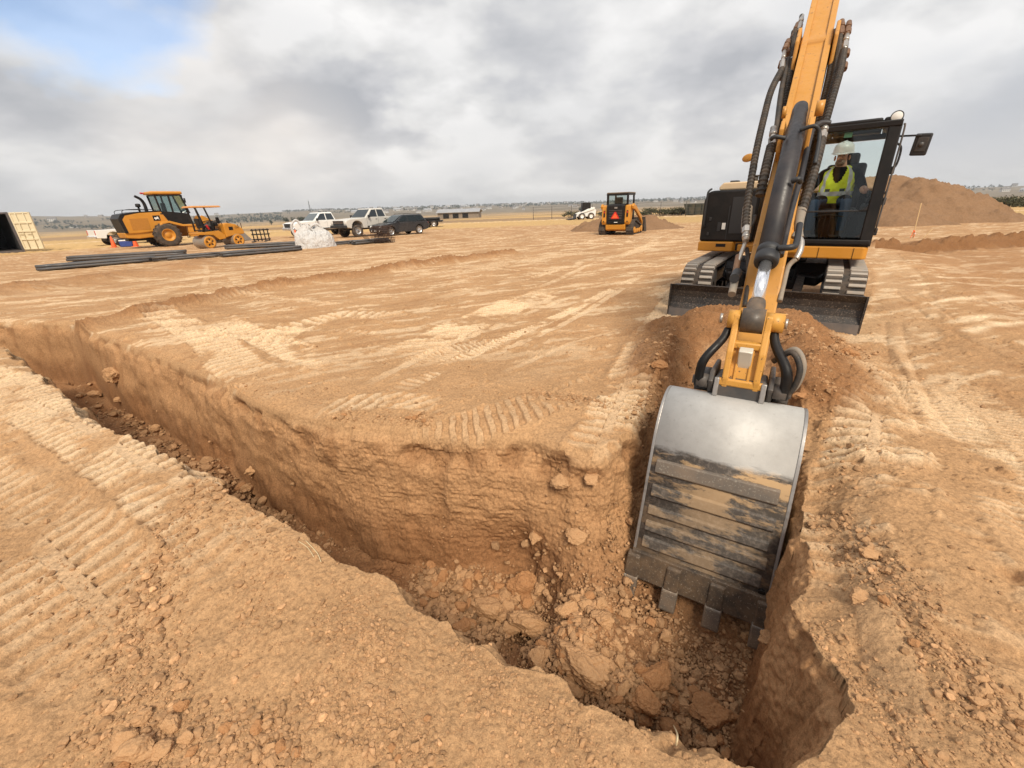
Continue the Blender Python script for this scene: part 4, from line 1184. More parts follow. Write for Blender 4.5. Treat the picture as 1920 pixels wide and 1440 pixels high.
# bucket cylinder
def along(t, dn=0.0, s=0.0):
    d = (P1 - P0); n = Vector((-d.y, d.x)).normalized()
    if n.y < 0: n = -n
    p = P0 + d * t + n * dn
    return A(p.x, p.y, s)
mb = MB()
ax = (along(1) - along(0)).normalized()
L_ = (along(1) - along(0)).length
mb.lathe([(0, -.05), (.048, -.045), (.054, 0), (.054, .10), (.060, .20), (.063, .24), (.065, .245), (.065, 1.50), (.0, 1.50)], along(0), ax, 32)
cyl_ = mb.build('bucket_cylinder', M['cylinder'], exc)
mb = MB()
mb.lathe([(.064, 1.44), (.069, 1.44), (.071, 1.46), (.071, 1.485), (.067, 1.487), (.067, 1.50), (.072, 1.502), (.072, 1.55), (.067, 1.565), (.040, 1.57), (.040, 1.56)], along(0), ax, 36)
mb.build('gland_ring', M['plastic'], cyl_)
mb = MB(); mb.lathe([(.0, 1.55), (.037, 1.55), (.037, L_ - .14), (0, L_ - .14)], along(0), ax, 28)
mb.build('piston_rod', M['chrome'], cyl_)
mb = MB(); mb.lathe([(.0, L_ - .15), (.048, L_ - .15), (.052, L_ - .12), (.052, L_ - .07), (.062, L_ - .03), (.062, L_ + .02), (0, L_ + .05)], along(0), ax, 24)
mb.cyl(A(P1.x, P1.y, -.062), A(P1.x, P1.y, .062), .075, n=26)
mb.build('rod_eye', painted('greasy_casting', (.05, .045, .04), .45, .35, 10), cyl_)
# ports and hard line on the barrel
MB().tube([along(.17, .07, .03), along(.17, .09, .12), along(.19, .03, .16), along(.30, -.02, .165)], .014, sub=6).build('cylinder_port', M['plastic'], cyl_)
MB().tube([along(.20, .06, -.05), along(.20, .08, -.12), along(.20, .06, -.145)], .015, sub=5).build('cylinder_port', M['plastic'], cyl_)
MB().tube([along(.44, .075, .05), along(.44, .09, .085), along(.43, .05, .10)], .018, sub=4).build('cylinder_port', M['plastic'], cyl_)
MB().tube([along(.73, .05, .05), along(.73, .06, .12), along(.70, .03, .145), along(.60, .0, .145)], .019, sub=5).build('cylinder_port', M['plastic'], cyl_)
MB().tube([sp(1556, 231, .03), sp(1540, 231, .05), sp(1524, 242, .06), sp(1516, 268, .06), sp(1503, 326, .06), sp(1492, 364, .06), sp(1481, 404, .06), sp(1471, 448, .06), sp(1463, 480, .06)], .021, sub=8).build('hard_line', M['cylinder'], cyl_)
# ---- linkage
E2 = Vector((2.86, .415))
hl = exc
mb = MB()
dl_ = (E2 - P1); ul_ = dl_.normalized(); nl_ = Vector((-ul_.y, ul_.x))
if nl_.x > 0: nl_ = -nl_          # towards the camera
def hp(t, o): p = P1 + dl_ * t + nl_ * o; return (p.x, p.y)
for sx in (-1, 1):
    mb.prism([hp(-.10, .03), hp(-.06, .06), hp(.15, .055), hp(.5, .075), hp(.92, .05), hp(1.06, .02), hp(1.06, -.06), hp(.4, -.07), hp(-.08, -.06)], sx * .068, sx * .105, 'x', bev=.008)
mb.prism([hp(.36, .035), hp(.9, .02), hp(.98, -.03), hp(.36, -.03)], -.08, .08, 'x', bev=.006)
mb.box((0, *hp(.38, .035)), (.17, .05, .045), bev=.01)
mb.box((0, *hp(.96, .012)), (.26, .05, .05), bev=.012)
for sx in (-1, 1):
    mb.cyl((sx * .068, P1.x, P1.y), (sx * (.165 if sx > 0 else .135), P1.x, P1.y), .058, n=28)
    mb.prism([hp(.36, .05), hp(.92, .03), hp(.92, .0), hp(.36, .0)], sx * .030, sx * .045, 'x', bev=.003)
hl = mb.build('bucket_link', M['yellow_worn'], exc, ARM_M)
MB().box((0, *hp(.62, .028)), (.075, .05, .19), rot=(R(24), 0, 0), bev=.006).build('wear_pad', plain('bare_worn_plate', (.66, .60, .50), .35, .3), hl, ARM_M)
mb = MB()
for sx in (-1, 1): mb.cyl((sx * .166, P1.x, P1.y), (sx * .182, P1.x, P1.y), .030, n=18)
mb.build('pin_head', M['fitting'], hl, ARM_M)
for sx in (-1, 1):
    mb = MB()
    pts = [(sx * .225, P1.x + .02, P1.y - .02), (sx * .24, P1.x - .04, P1.y - .10), (sx * .275, P1.x - .13, P1.y - .20), (sx * .275, E2.x + .0, E2.y - .02)]
    w_ = [.055, .06, .045, .06]
    pr = [(P1.x + .05, P1.y + .04), (P1.x - .05, P1.y + .05), (P1.x - .16, P1.y - .16), (E2.x - .08, E2.y + .07), (E2.x - .07, E2.y - .05), (E2.x + .05, E2.y - .06), (E2.x + .02, E2.y + .08), (P1.x - .07, P1.y - .17)]
    mb.tube([(sx * .125, P1.x - .01, P1.y - .06), (sx * .145, P1.x - .06, P1.y - .12), (sx * .215, P1.x - .15, P1.y - .22), (sx * .235, P1.x - .16, P1.y - .30), (sx * .24, E2.x + .0, E2.y - .03)], lambda t: .024 + .008 * t, n=6, sub=4)
    mb.build('side_link', M['black'], exc, ARM_M)
# ---- quick coupler and bucket
ARM_M0 = ARM_M; ARM_M = ARM_M @ Matrix.Translation((-.022, -.055, -.055))
mb = MB()
mb.box((0, 2.96, .375), (.29, .26, .15), rot=(R(-8), 0, 0), bev=.02)
for sx in (-1, 1):
    mb.prism([(2.80, .44), (2.88, .49), (3.20, .46), (3.26, .30), (3.18, .18), (2.88, .30)], sx * .15, sx * .18, 'x', bev=.01)
    mb.cyl((sx * .181, E2.x, E2.y), (sx * .25, E2.x, E2.y), .045, n=20).cyl((sx * .181, E2.x + .10, E2.y - .07), (sx * .27, E2.x + .10, E2.y - .07), .040, n=20)
    mb.cyl((sx * .25, E2.x, E2.y), (sx * .275, E2.x, E2.y), .028, n=16).cyl((sx * .186, 3.13, .34), (sx * .25, 3.13, .34), .07, n=20)
coup = mb.build('quick_coupler', M['dark_grey'], exc, ARM_M0)
mb = MB()
for sx in (-1, 1): MB().box((sx * .13, 2.825, .40), (.03, .03, .12), rot=(R(-14), 0, 0), bev=.006).build('coupler_cheek', M['steel'], coup, ARM_M0)
BW = .375
shell = [(3.04, .34), (2.94, .385), (2.85, .40), (2.76, .38), (2.68, .325), (2.615, .24), (2.57, .14), (2.535, .04), (2.50, -.06), (2.46, -.20), (2.37, -.46), (2.33, -.58)]
sh = spline([Vector((a, b, 0)) for a, b in shell], 4); sh = [(v.x, v.y) for v in sh]
inn = []
for i, (a, b) in enumerate(sh):
    p, n_ = Vector(sh[max(i - 1, 0)]), Vector(sh[min(i + 1, len(sh) - 1)])
    t_ = (n_ - p).normalized(); nn = Vector((-t_.y, t_.x))
    if nn.x < 0 and i > 8: nn = -nn
    if i <= 8 and nn.y > 0: nn = -nn
    inn.append((a + nn.x * .022, b + nn.y * .022))
mb = MB()
vs = []; fs = []
n = len(sh)
for s_ in (-BW, BW):
    for (a, b) in sh: vs.append((s_, a, b))
    for (a, b) in inn: vs.append((s_, a, b))
for i in range(n - 1):
    fs += [(i, i + 1, 2 * n + i + 1, 2 * n + i), (n + i, 3 * n + i, 3 * n + i + 1, n + i + 1), (i, n + i, n + i + 1, i + 1), (2 * n + i, 2 * n + i + 1, 3 * n + i + 1, 3 * n + i)]
fs += [(0, 2 * n, 3 * n, n), (n - 1, 2 * n - 1, 4 * n - 1, 3 * n - 1)]
mb.raw(vs, fs, smooth=True)
bmesh.ops.recalc_face_normals(mb.bm, faces=mb.bm.faces[:])
# shell material: bright scoured steel on the heel, painted black and scraped with stuck soil lower down
m, nt, bs = nodes('bucket_shell_steel')
v = texco(nt)
tc_ = nt.nodes.new('ShaderNodeTexCoord')
sepz = nt.nodes.new('ShaderNodeSeparateXYZ'); lk(nt, tc_.outputs['Object'], sepz.inputs[0])
nA = noise(nt, texco(nt, (1, 1, 1)), 3.0, 6, 0.65); nB = noise(nt, texco(nt, (.38, 1.3, 1.3)), 9.0, 7, 0.68); nC = noise(nt, v, 40.0, 5, 0.7); nD = noise(nt, texco(nt, (3, 3, 40)), 4.0, 5, 0.6)
def mm(op, a, b=None, clamp=False):
    q = nt.nodes.new('ShaderNodeMath'); q.operation = op; q.use_clamp = clamp
    for i, vv in enumerate((a, b)):
        if vv is None: continue
        if isinstance(vv, bpy.types.NodeSocket): lk(nt, vv, q.inputs[i])
        else: q.inputs[i].default_value = vv
    return q.outputs[0]
zz = mm('ADD', sepz.outputs[2], mm('MULTIPLY', mm('SUBTRACT', nB, .5), .16))
hi_ = ramp(nt, mm('ADD', zz, .5), [(.655, 0.0), (.685, 1.0)])       # object z is height over the excavator's ground
low = mix(nt, ramp(nt, nC, [(.46, 0.0), (.66, 1.0)]), (.075, .062, .052), (.17, .14, .115))
steel_ = mix(nt, ramp(nt, nA, [(.35, 0.0), (.7, 1.0)]), (.38, .365, .345), (.52, .505, .48))
steel_ = mix(nt, ramp(nt, nC, [(.60, 0.0), (.68, .35)]), steel_, (.26, .24, .22))
cc_ = mix(nt, hi_, low, steel_)
soil = ramp(nt, mm('ADD', mm('MULTIPLY', nB, .72), mm('MULTIPLY', nA, .45)), [(.555, 0.0), (.61, 1.0)])
band_ = ramp(nt, mm('ADD', zz, .5), [(.30, .35), (.52, .75), (.66, 1.0), (.70, 0.0)])
sf = mm('MULTIPLY', soil, band_)
cc_ = mix(nt, sf, cc_, (.46, .30, .16))
lk(nt, cc_, bs.inputs['Base Color'])
lk(nt, mm('MULTIPLY', mm('ADD', mm('MULTIPLY', hi_, .05), .15), mm('SUBTRACT', 1.0, sf)), bs.inputs['Metallic'])
lk(nt, mm('ADD', mm('MULTIPLY', nC, .25), mm('ADD', .50, mm('MULTIPLY', sf, .5))), bs.inputs['Roughness'])
bump(nt, bs, mm('ADD', mm('MULTIPLY', sf, .8), mm('MULTIPLY', nC, .15)), .5, .012)
M['shell'] = m
bucket = mb.build('bucket', M['shell'], exc, ARM_M)
mb = MB()
for sx in (-1, 1):
    side = [(a, b) for a, b in sh] + [(2.36, -.60), (2.60, -.42), (2.92, -.05), (3.12, .22), (3.10, .31)]
    mb.prism(side, sx * (BW + .001), sx * (BW + .020), 'x', bev=.004)
mb.build('bucket_side', M['steel'], bucket, ARM_M)
# wear strips across the flat of the shell
def on_shell(z_):
    for (a0, b0), (a1, b1) in zip(sh[:-1], sh[1:]):
        if b1 <= z_ <= b0: return a0 + (a1 - a0) * (b0 - z_) / (b0 - b1 + 1e-9)
    return sh[-1][0]
for k, (z0_, z1_) in enumerate(((.045, -.050), (-.115, -.20), (-.25, -.315), (-.345, -.42), (-.445, -.525))):
    a0, a1 = on_shell(z0_), on_shell(z1_)
    t_ = Vector((a1 - a0, z1_ - z0_)).normalized(); n_ = Vector((t_.y, -t_.x))
    if n_.x > 0: n_ = -n_
    e = .018
    MB().prism([(a0, z0_), (a0 + n_.x * e + t_.x * .012, z0_ + n_.y * e + t_.y * .012), (a1 + n_.x * e - t_.x * .012, z1_ + n_.y * e - t_.y * .012), (a1, z1_)], -BW + .03, BW - .045 + .01 * (k % 2), 'x', bev=.004).build('wear_strip', M['strip'] if k < 1 else M['shell'], bucket, ARM_M)
mb = MB()
lipd = Vector((-.075, -.16)).normalized()
mb.prism([(2.352, -.545), (2.318, -.552), (2.255, -.71), (2.268, -.722), (2.372, -.60)], -BW - .02, BW + .02, 'x', bev=.004)
M['lip'] = painted('scraped_black_lip', (.035, .031, .028), .5, .42, 7.0, metal=.3, chips=0.1, chipcol=(.26, .21, .16))
mb.build('cutting_lip', M['lip'], bucket, ARM_M)
for s_ in (-.375, -.125, .125, .375):
    mb = MB()
    mb.prism([(2.335, -.56), (2.295, -.575), (2.232, -.725), (2.25, -.74), (2.30, -.70)], s_ - .042, s_ + .042, 'x', bev=.008)
    ad = mb.build('tooth_adapter', M['lip'], bucket, ARM_M)
    mb = MB(); mb.prism([(2.29, -.685), (2.236, -.70), (2.188, -.815), (2.20, -.83), (2.262, -.765)], s_ - .048, s_ + .048, 'x', bev=.009)
    mb.build('tooth', M['tooth'], ad, ARM_M)
mb = MB(); mb.cyl((BW - .03, on_shell(-.53) - .012, -.535), (BW - .03, on_shell(-.53) + .004, -.532), .018, n=16); mb.build('drain_hole', M['black'], bucket, ARM_M)

ARM_M = ARM_M0
# ---- hydraulic hoses beside the stick
def hose(name, pts, r, ribs=.009, mat='hose', parent=exc, pitch=.036):
    mb = MB(); mb.tube(pts, r, n=10, sub=8, ribs=ribs, pitch=pitch)
    return mb.build(name, M[mat], parent)
def fit_(p, q, r, name='hose_fitting', mat='fitting', parent=exc):
    p, q = Vector(p), Vector(q)
    mb = MB(); mb.cyl(p, q, r, n=14).cyl(p + (q - p) * .1, p + (q - p) * .45, r * 1.35, n=6, smooth=False).cyl(p + (q - p) * .6, p + (q - p) * .8, r * 1.2, n=14)
    return mb.build(name, M[mat], parent)
# left bundle
h1 = [sp(1466, 130, -.05), sp(1446, 170, .02), sp(1432, 222, .03), sp(1418, 284, .03), sp(1407, 346, .0), sp(1400, 396, -.02), sp(1398, 425, -.02)]
hose('hydraulic_hose', h1, .019)
h2 = [sp(1478, 110, -.10), sp(1465, 170, -.05), sp(1456, 240, -.04), sp(1448, 275, -.04)]
hose('hydraulic_hose', h2, .022, 0, 'hose')
h3 = [sp(1490, 60, -.16), sp(1482, 130, -.10), sp(1472, 190, -.10), sp(1462, 240, -.12), sp(1455, 280, -.16)]
hose('hydraulic_hose', h3, .024)
h4 = [sp(1446, 275, .0), sp(1440, 300, .02), sp(1432, 335, .0), sp(1425, 368, -.06)]
hose('hydraulic_hose', h4, .030, .008)
h5 = [sp(1503, 30, -.20), sp(1494, 90, -.16), sp(1486, 150, -.14), sp(1476, 210, -.14)]
hose('hydraulic_hose', h5, .022, 0)
fit_(sp(1466, 132, -.05), sp(1471, 96, -.08), .017); fit_(sp(1448, 276, .0), sp(1450, 240, .02), .024); fit_(sp(1400, 424, -.02), sp(1398, 452, -.03), .022)
fit_(sp(1471, 96, -.08), sp(1478, 76, -.12), .022, mat='fitting_dark'); fit_(sp(1486, 75, -.15), sp(1496, 45, -.18), .024, mat='fitting_dark'); fit_(sp(1497, 60, -.15), sp(1504, 30, -.2), .02)
hose('hose_sleeve', [sp(1402, 390, -.05), sp(1400, 410, -.05), sp(1399, 432, -.05)], .036, 0, 'hose_sleeve')
# right bundle
g1 = [sp(1582, 95, -.05), sp(1576, 130, .0), sp(1562, 180, .0), sp(1546, 235, -.02), sp(1536, 262, -.02)]
hose('hydraulic_hose', g1, .020)
g2 = [sp(1574, 70, -.10), sp(1568, 130, -.06), sp(1553, 190, -.06), sp(1540, 240, -.06), sp(1528, 300, -.08), sp(1515, 350, -.08), sp(1502, 400, -.08)]
hose('hydraulic_hose', g2, .024)
g3 = [sp(1566, 60, -.16), sp(1560, 120, -.10), sp(1545, 190, -.10), sp(1531, 240, -.10), sp(1518, 300, -.12), sp(1508, 350, -.13)]
hose('hydraulic_hose', g3, .024)
g4 = [sp(1541, 262, .0), sp(1534, 292, .0), sp(1524, 330, -.02), sp(1511, 372, -.04), sp(1501, 402, -.06)]
hose('hydraulic_hose', g4, .026, .007)
fit_(sp(1583, 94, -.05), sp(1588, 66, -.08), .020); fit_(sp(1588, 66, -.08), sp(1592, 42, -.10), .022, mat='fitting_dark'); fit_(sp(1578, 70, -.1), sp(1578, 40, -.12), .024, mat='fitting_dark')
fit_(sp(1540, 262, .0), sp(1548, 234, .02), .022)
hose('hose_sleeve', [sp(1503, 392, -.06), sp(1499, 412, -.06), sp(1497, 432, -.07), sp(1500, 446, -.08)], lambda t: .036 - .012 * t, 0, 'hose_sleeve')
# brackets that clamp the bundles to the boom nose
for sx in (-1, 1):
    mb = MB()
    for u_ in (1.95, 2.15):
        a_ = stick(u_, -.14, sx * .15); b_ = stick(u_, -.10, sx * .24)
        mb.tube([a_, b_], .022, n=8)
        mb.tube([stick(u_ - .03, -.10, sx * .25), stick(u_ + .05, -.10, sx * .25)], .026, n=8)
    mb.build('hose_clamp', M['fitting_dark'], exc)
for sx in (-1, 1):
    for i in range(7):
        mb = MB()
        u_ = 1.95 + .075 * i; s_ = sx * (.165 + .030 * (i % 3)); o_ = -.16 + .05 * (i % 2)
        mb.cyl(stick(u_, o_, s_), stick(u_ + .05, o_ + .01, s_), .02 + .006 * (i % 2), n=8)
        mb.build('hose_union', M['fitting_dark' if i % 3 else 'fitting'], exc)
# lower fittings either side of the stick's foot
for pts, r, mt in (
    ([sp(1398, 452, -.05), sp(1395, 462, -.05), sp(1388, 480, -.05), sp(1381, 500, -.06)], .014, 'fitting'),
    ([sp(1404, 430, -.05), sp(1412, 418, -.05), sp(1416, 405, -.08)], .013, 'hose'),
    ([sp(1496, 446, -.05), sp(1502, 452, -.05), sp(1500, 470, -.06), sp(1492, 486, -.08)], .020, 'fitting'),
    ([sp(1488, 446, -.05), sp(1494, 438, -.04), sp(1500, 446, -.06)], .022, 'hose_sleeve'),
    ([sp(1492, 486, -.08), sp(1478, 500, -.10), sp(1470, 530, -.10), sp(1462, 565, -.10)], .016, 'hose_sleeve'),
    ([sp(1385, 480, -.06), sp(1381, 500, -.06), sp(1378, 515, -.06)], .022, 'fitting_dark'),
    ([sp(1380, 512, -.06), sp(1377, 530, -.04), sp(1372, 552, -.02)], .026, 'hose_sleeve'),
    ([sp(1400, 466, -.08), sp(1403, 490, -.08), sp(1402, 530, -.09), sp(1396, 575, -.10)], .015, 'hose')):
    mb = MB(); mb.tube(pts, r, sub=5); mb.build('hose_line', M[mt], exc)
mb = MB(); mb.tube([sp(1383, 510, -.03), sp(1378, 520, .0), sp(1377, 522, .02)], .032, sub=4); mb.build('hose_stub', M['plastic'], exc)
# loop of hose beside the link, on the right
loop = [A(P1.x - .06, P1.y - .22, .15), A(P1.x - .10, P1.y - .14, .23), A(P1.x - .14, P1.y - .22, .285), A(E2.x - .02, E2.y - .02 + .05, .27), A(E2.x + .0, E2.y - .04, .20)]
for k in (0, 1):
    mb = MB(); mb.tube([Vector(p) + Vector((.012 * k, .02 * k, .015 * k)) for p in loop], .017, sub=8); mb.build('hydraulic_hose', M['hose_sleeve' if k else 'hose'], exc)
# ---------------------------------------------------------------- people
def skin_figure(name, joints, edges, mats, face_mat, levels=2):
    """one continuous body grown over a skeleton; joints = {name: ((x,y,z), rx, ry)}; face_mat(co) -> material slot"""
    keys = list(joints)
    me = bpy.data.meshes.new(name)
    me.from_pydata([joints[k][0] for k in keys], [(keys.index(a), keys.index(b)) for a, b in edges], [])
    o = bpy.data.objects.new(name, me); COL.objects.link(o)
    sk = o.modifiers.new('skin', 'SKIN'); sk.use_smooth_shade = True; sk.branch_smoothing = .4
    for i, k in enumerate(keys):
        sv = me.skin_vertices[0].data[i]
        sv.radius = (joints[k][1], joints[k][2]); sv.use_root = (i == 0)
    sb = o.modifiers.new('sub', 'SUBSURF'); sb.levels = levels; sb.render_levels = levels
    dg = bpy.context.evaluated_depsgraph_get(); dg.update()
    m2 = bpy.data.meshes.new_from_object(o.evaluated_get(dg))
    o.modifiers.clear(); o.data = m2; bpy.data.meshes.remove(me); m2.name = name
    m2.materials.clear()
    for mt in mats: m2.materials.append(mt)
    for p in m2.polygons:
        p.material_index = face_mat(p.center); p.use_smooth = True
    return o
M['skin'] = plain('skin', (.58, .33, .23), .55)
M['tee'] = plain('black_tee', (.014, .014, .016), .9, spec=.1)
M['jeans'] = plain('blue_jeans', (.065, .10, .155), .9, spec=.1)
M['boot'] = plain('brown_boot', (.09, .05, .03), .7)
M['hivis'] = plain('yellow_safety_vest', (.72, .80, .05), .75, spec=.2)
M['stripe'] = plain('silver_reflective_stripe', (.52, .52, .50), .4)
M['zip'] = plain('dark_zip', (.05, .06, .05), .6)
M['hat'] = plain('white_hard_hat', (.78, .78, .77), .3)
M['beard'] = plain('grey_beard', (.24, .17, .13), .9, spec=.1)
def operator(px0=.57, py0=.20):
    J = {}
    def j(k, x, y, z, r, r2=None): J[k] = ((px0 + x, py0 + y, z), r, r2 or r)
    j('pelvis', 0, 0, 1.52, .150, .125); j('belly', 0, -.005, 1.66, .155, .130); j('chest', 0, .02, 1.80, .160, .125); j('upper', 0, .03, 1.92, .125, .095)
    j('neck', -.002, .0, 2.01, .058, .058); j('jaw', -.010, -.045, 2.085, .070, .075); j('head', -.010, -.03, 2.16, .080, .095); j('crown', -.010, -.02, 2.235, .066, .08)
    j('nose', -.035, -.145, 2.125, .012, .016)
    E = [('pelvis', 'belly'), ('belly', 'chest'), ('chest', 'upper'), ('upper', 'neck'), ('neck', 'jaw'), ('jaw', 'head'), ('head', 'crown'), ('jaw', 'nose')]
    for s, n in ((1, 'l'), (-1, 'r')):
        j('sho' + n, s * .185, .02, 1.94, .068); j('uarm' + n, s * .265, .0, 1.82, .072); j('elb' + n, s * .335, -.06, 1.69, .056)
        j('fore' + n, s * .35, -.20, 1.655, .042); j('wri' + n, s * .378, -.33, 1.655, .028); j('palm' + n, s * .385, -.41, 1.655, .036, .026)
        E += [('upper', 'sho' + n), ('sho' + n, 'uarm' + n), ('uarm' + n, 'elb' + n), ('elb' + n, 'fore' + n), ('fore' + n, 'wri' + n), ('wri' + n, 'palm' + n)]
        # fingers closed round the grip of the lever, thumb from the side of the palm
        for f_ in range(4):
            dz = .028 - .019 * f_; ln = (.95, 1.05, 1.0, .82)[f_]
            a = (s * (.385 + .018), -.41 - .040 * ln, 1.655 + dz); b = (s * (.385 - .012), -.41 - .072 * ln, 1.655 + dz - .002); c = (s * (.385 - .040), -.41 - .060 * ln, 1.655 + dz - .004)
            j(f'f{f_}a' + n, *a, .0095); j(f'f{f_}b' + n, *b, .0088); j(f'f{f_}c' + n, *c, .0078)
            E += [('palm' + n, f'f{f_}a' + n), (f'f{f_}a' + n, f'f{f_}b' + n), (f'f{f_}b' + n, f'f{f_}c' + n)]
        j('ta' + n, s * .350, -.40, 1.685, .011); j('tb' + n, s * .338, -.435, 1.70, .009)
        E += [('palm' + n, 'ta' + n), ('ta' + n, 'tb' + n)]
        j('hip' + n, s * .10, -.04, 1.505, .105); j('thigh' + n, s * .15, -.26, 1.535, .092); j('knee' + n, s * .185, -.47, 1.53, .070)
        j('calf' + n, s * .19, -.53, 1.34, .066); j('ank' + n, s * .19, -.58, 1.09, .045); j('heel' + n, s * .19, -.60, 1.04, .045); j('toe' + n, s * .20, -.76, 1.03, .042, .03)
        E += [('pelvis', 'hip' + n), ('hip' + n, 'thigh' + n), ('thigh' + n, 'knee' + n), ('knee' + n, 'calf' + n), ('calf' + n, 'ank' + n), ('ank' + n, 'heel' + n), ('heel' + n, 'toe' + n)]
    def fm(c):
        x, y, z = c.x - px0, c.y - py0, c.z
        if z < 1.13 and y < -.4: return 3
        if z < 1.56 and abs(x) < .32 and not (abs(x) > .29 and y < -.1): return 2
        if z > 2.0 and abs(x) < .16: return 0
        if abs(x) > .27 and y < -.11: return 0
        return 1
    o = skin_figure('person', J, E, [M['skin'], M['tee'], M['jeans'], M['boot']], fm)
    o.matrix_world = EXM
    tag(o, 'man in white hard hat and yellow safety vest seated at the levers in the cab', 'person')
    # vest: a shell over the torso, open in a V at the neck, with two upright and two level reflective bands
    mb = MB()
    rings = [(1.50, .215, .215, -.015), (1.58, .218, .218, -.012), (1.66, .216, .212, -.005), (1.74, .214, .202, .01), (1.82, .210, .188, .02), (1.88, .203, .170, .025), (1.935, .188, .140, .03), (1.985, .150, .095, .03), (2.015, .105, .075, .025)]
    nn = 96; v = []
    fine_ = []
    for q, q2 in zip(rings[:-1], rings[1:]):
        for k in range(4): fine_.append(tuple(a + (b - a) * k / 4 for a, b in zip(q, q2)))
    rings = fine_ + [rings[-1]]
    for z, rx, ry, oy in rings:
        for k in range(nn):
            a = 2 * math.pi * k / nn
            ex = abs(math.sin(a)) ** .8 * (1 if math.sin(a) >= 0 else -1); ey = abs(math.cos(a)) ** .8 * (1 if math.cos(a) >= 0 else -1)
            wr = .006 * math.sin(a * 7 + z * 31) + .004 * math.sin(a * 13 - z * 47)
            v.append((px0 + (rx + wr) * ex, py0 + oy - (ry + wr) * ey, z))
    mb.bm.faces.ensure_lookup_table()
    vs = [mb.bm.verts.new(p) for p in v]
    for i in range(len(rings) - 1):
        zc_ = (rings[i][0] + rings[i + 1][0]) / 2
        for k in range(nn):
            a = 2 * math.pi * (k + .5) / nn
            if a > math.pi: a -= 2 * math.pi
            aa = abs(a)
            if zc_ > 1.77 and aa < (zc_ - 1.74) * 1.9: continue          # neck V
            if 1.76 < zc_ < 1.93 and 1.25 < aa < 1.90: continue          # arm holes
            f = mb.bm.faces.new((vs[i * nn + k], vs[i * nn + (k + 1) % nn], vs[(i + 1) * nn + (k + 1) % nn], vs[(i + 1) * nn + k]))
            f.smooth = True
            mi = 0
            if .62 < aa < .92 or 2.3 < aa < 2.6: mi = 1
            if 1.60 < zc_ < 1.66: mi = 1
            if (.2 < aa < .5) and 1.66 < zc_ < 1.70: mi = 2
            f.material_index = mi
    bmesh.ops.recalc_face_normals(mb.bm, faces=mb.bm.faces[:])
    bmesh.ops.delete(mb.bm, geom=[q for q in mb.bm.verts if not q.link_faces], context='VERTS')
    vest = mb.build('safety_vest', [M['hivis'], M['stripe'], M['zip']], o)
    # hard hat with brim and ridge
    hc = Vector((px0 - .012, py0 - .035, 2.195)); tilt = Matrix.Translation(hc) @ Matrix.Rotation(R(9), 4, 'X') @ Matrix.Rotation(R(-10), 4, 'Z')
    mb = MB()
    mb.lathe([(.128, -.012), (.128, .0), (.127, .03), (.121, .065), (.106, .098), (.080, .122), (.045, .136), (0, .141)], (0, 0, 0), (0, 0, 1), 32)
    mb.lathe([(.128, -.010), (.140, -.013), (.141, -.008), (.129, .002)], (0, 0, 0), (0, 0, 1), 32)
    mb.prism([(-.09, -.006), (-.06, -.040), (0, -.055), (.06, -.040), (.09, -.006), (.06, .0), (-.06, .0)], -.014, -.004, 'z', M=Matrix.Translation((0, -.125, 0)))
    for v_ in mb.bm.verts: v_.co.y *= 1.12
    mb.box((0, .0, .125), (.03, .16, .05), bev=.015)
    mb.build('hard_hat', M['hat'], o, tilt)
    mb = MB()
    mb.sphere((px0 - .018, py0 - .085, 2.055), (.062, .062, .050), 16, 10)
    mb.build('beard', M['beard'], o)
    for s in (-1, 1):
        mb = MB(); mb.sphere((px0 - .018 + s * .030, py0 - .122, 2.150), (.012, .008, .008), 10, 8)
        mb.build('eye', M['zip'], o)
        mb = MB(); mb.sphere((px0 - .010 + s * .088, py0 - .02, 2.12), (.014, .028, .038), 10, 8)
        mb.build('ear', M['skin'], o)
    MB().box((px0 - .022, py0 - .148, 2.072), (.045, .008, .008), bev=.003).build('mouth', plain('lips', (.30, .12, .09), .6), o)
    return o
op = operator()
# ---------------------------------------------------------------- vehicles and machines (each faces +X in its own frame)
def ray_frame(x, y):
    az = math.atan2(x, y)
    return Vector((math.cos(az), -math.sin(az), 0)), Vector((-math.sin(az), -math.cos(az), 0))    # picture right, towards the camera
def heading(x, y, right, toward):
    r, t = ray_frame(x, y); d = r * right + t * toward
    return math.atan2(d.y, d.x)
def yp(mb, poly, y0, y1, **k): return mb.prism(poly, y0, y1, 'y', **k)
def wheel(parent, x, y, z, r, w, side, rim=None, tyre='tyre', hub=.55, lugs=0, name='wheel'):
    """side = +1 when the outer face looks to +y"""
    w_ = w / 2
    t = MB(); t.lathe([(r * hub, -w_ * .9), (r * .80, -w_), (r * .95, -w_ * .92), (r, -w_ * .7), (r, w_ * .7), (r * .95, w_ * .92), (r * .80, w_), (r * hub, w_ * .9)], (x, y, z), (0, 1, 0), 36)
    if lugs:
        for k in range(lugs):
            a = 2 * math.pi * k / lugs
            for s_ in (-1, 1):
                aa = a + (math.pi / lugs if s_ > 0 else 0)
                t.box((x + r * 1.005 * math.cos(aa), y + s_ * w_ * .48, z + r * 1.005 * math.sin(aa)), (.07 * r / .75, w_ * .9, .07 * r / .75), rot=Matrix.Rotation(-aa + math.pi / 2, 3, 'Y') @ Matrix.Rotation(s_ * .5, 3, 'Z'), bev=.008)
    o = t.build(name, M[tyre], parent)
    m_ = MB(); s = side
    m_.lathe([(0, s * w_ * .45), (r * .22, s * w_ * .45), (r * .26, s * w_ * .30), (r * hub * .82, s * w_ * .35), (r * hub * .9, s * w_ * .8), (r * hub * 1.02, s * w_ * .93), (r * hub * 1.02, s * w_ * .8)], (x, y, z), (0, 1, 0), 32)
    m_.build('rim', M[rim or 'alloy'], o)
    return o
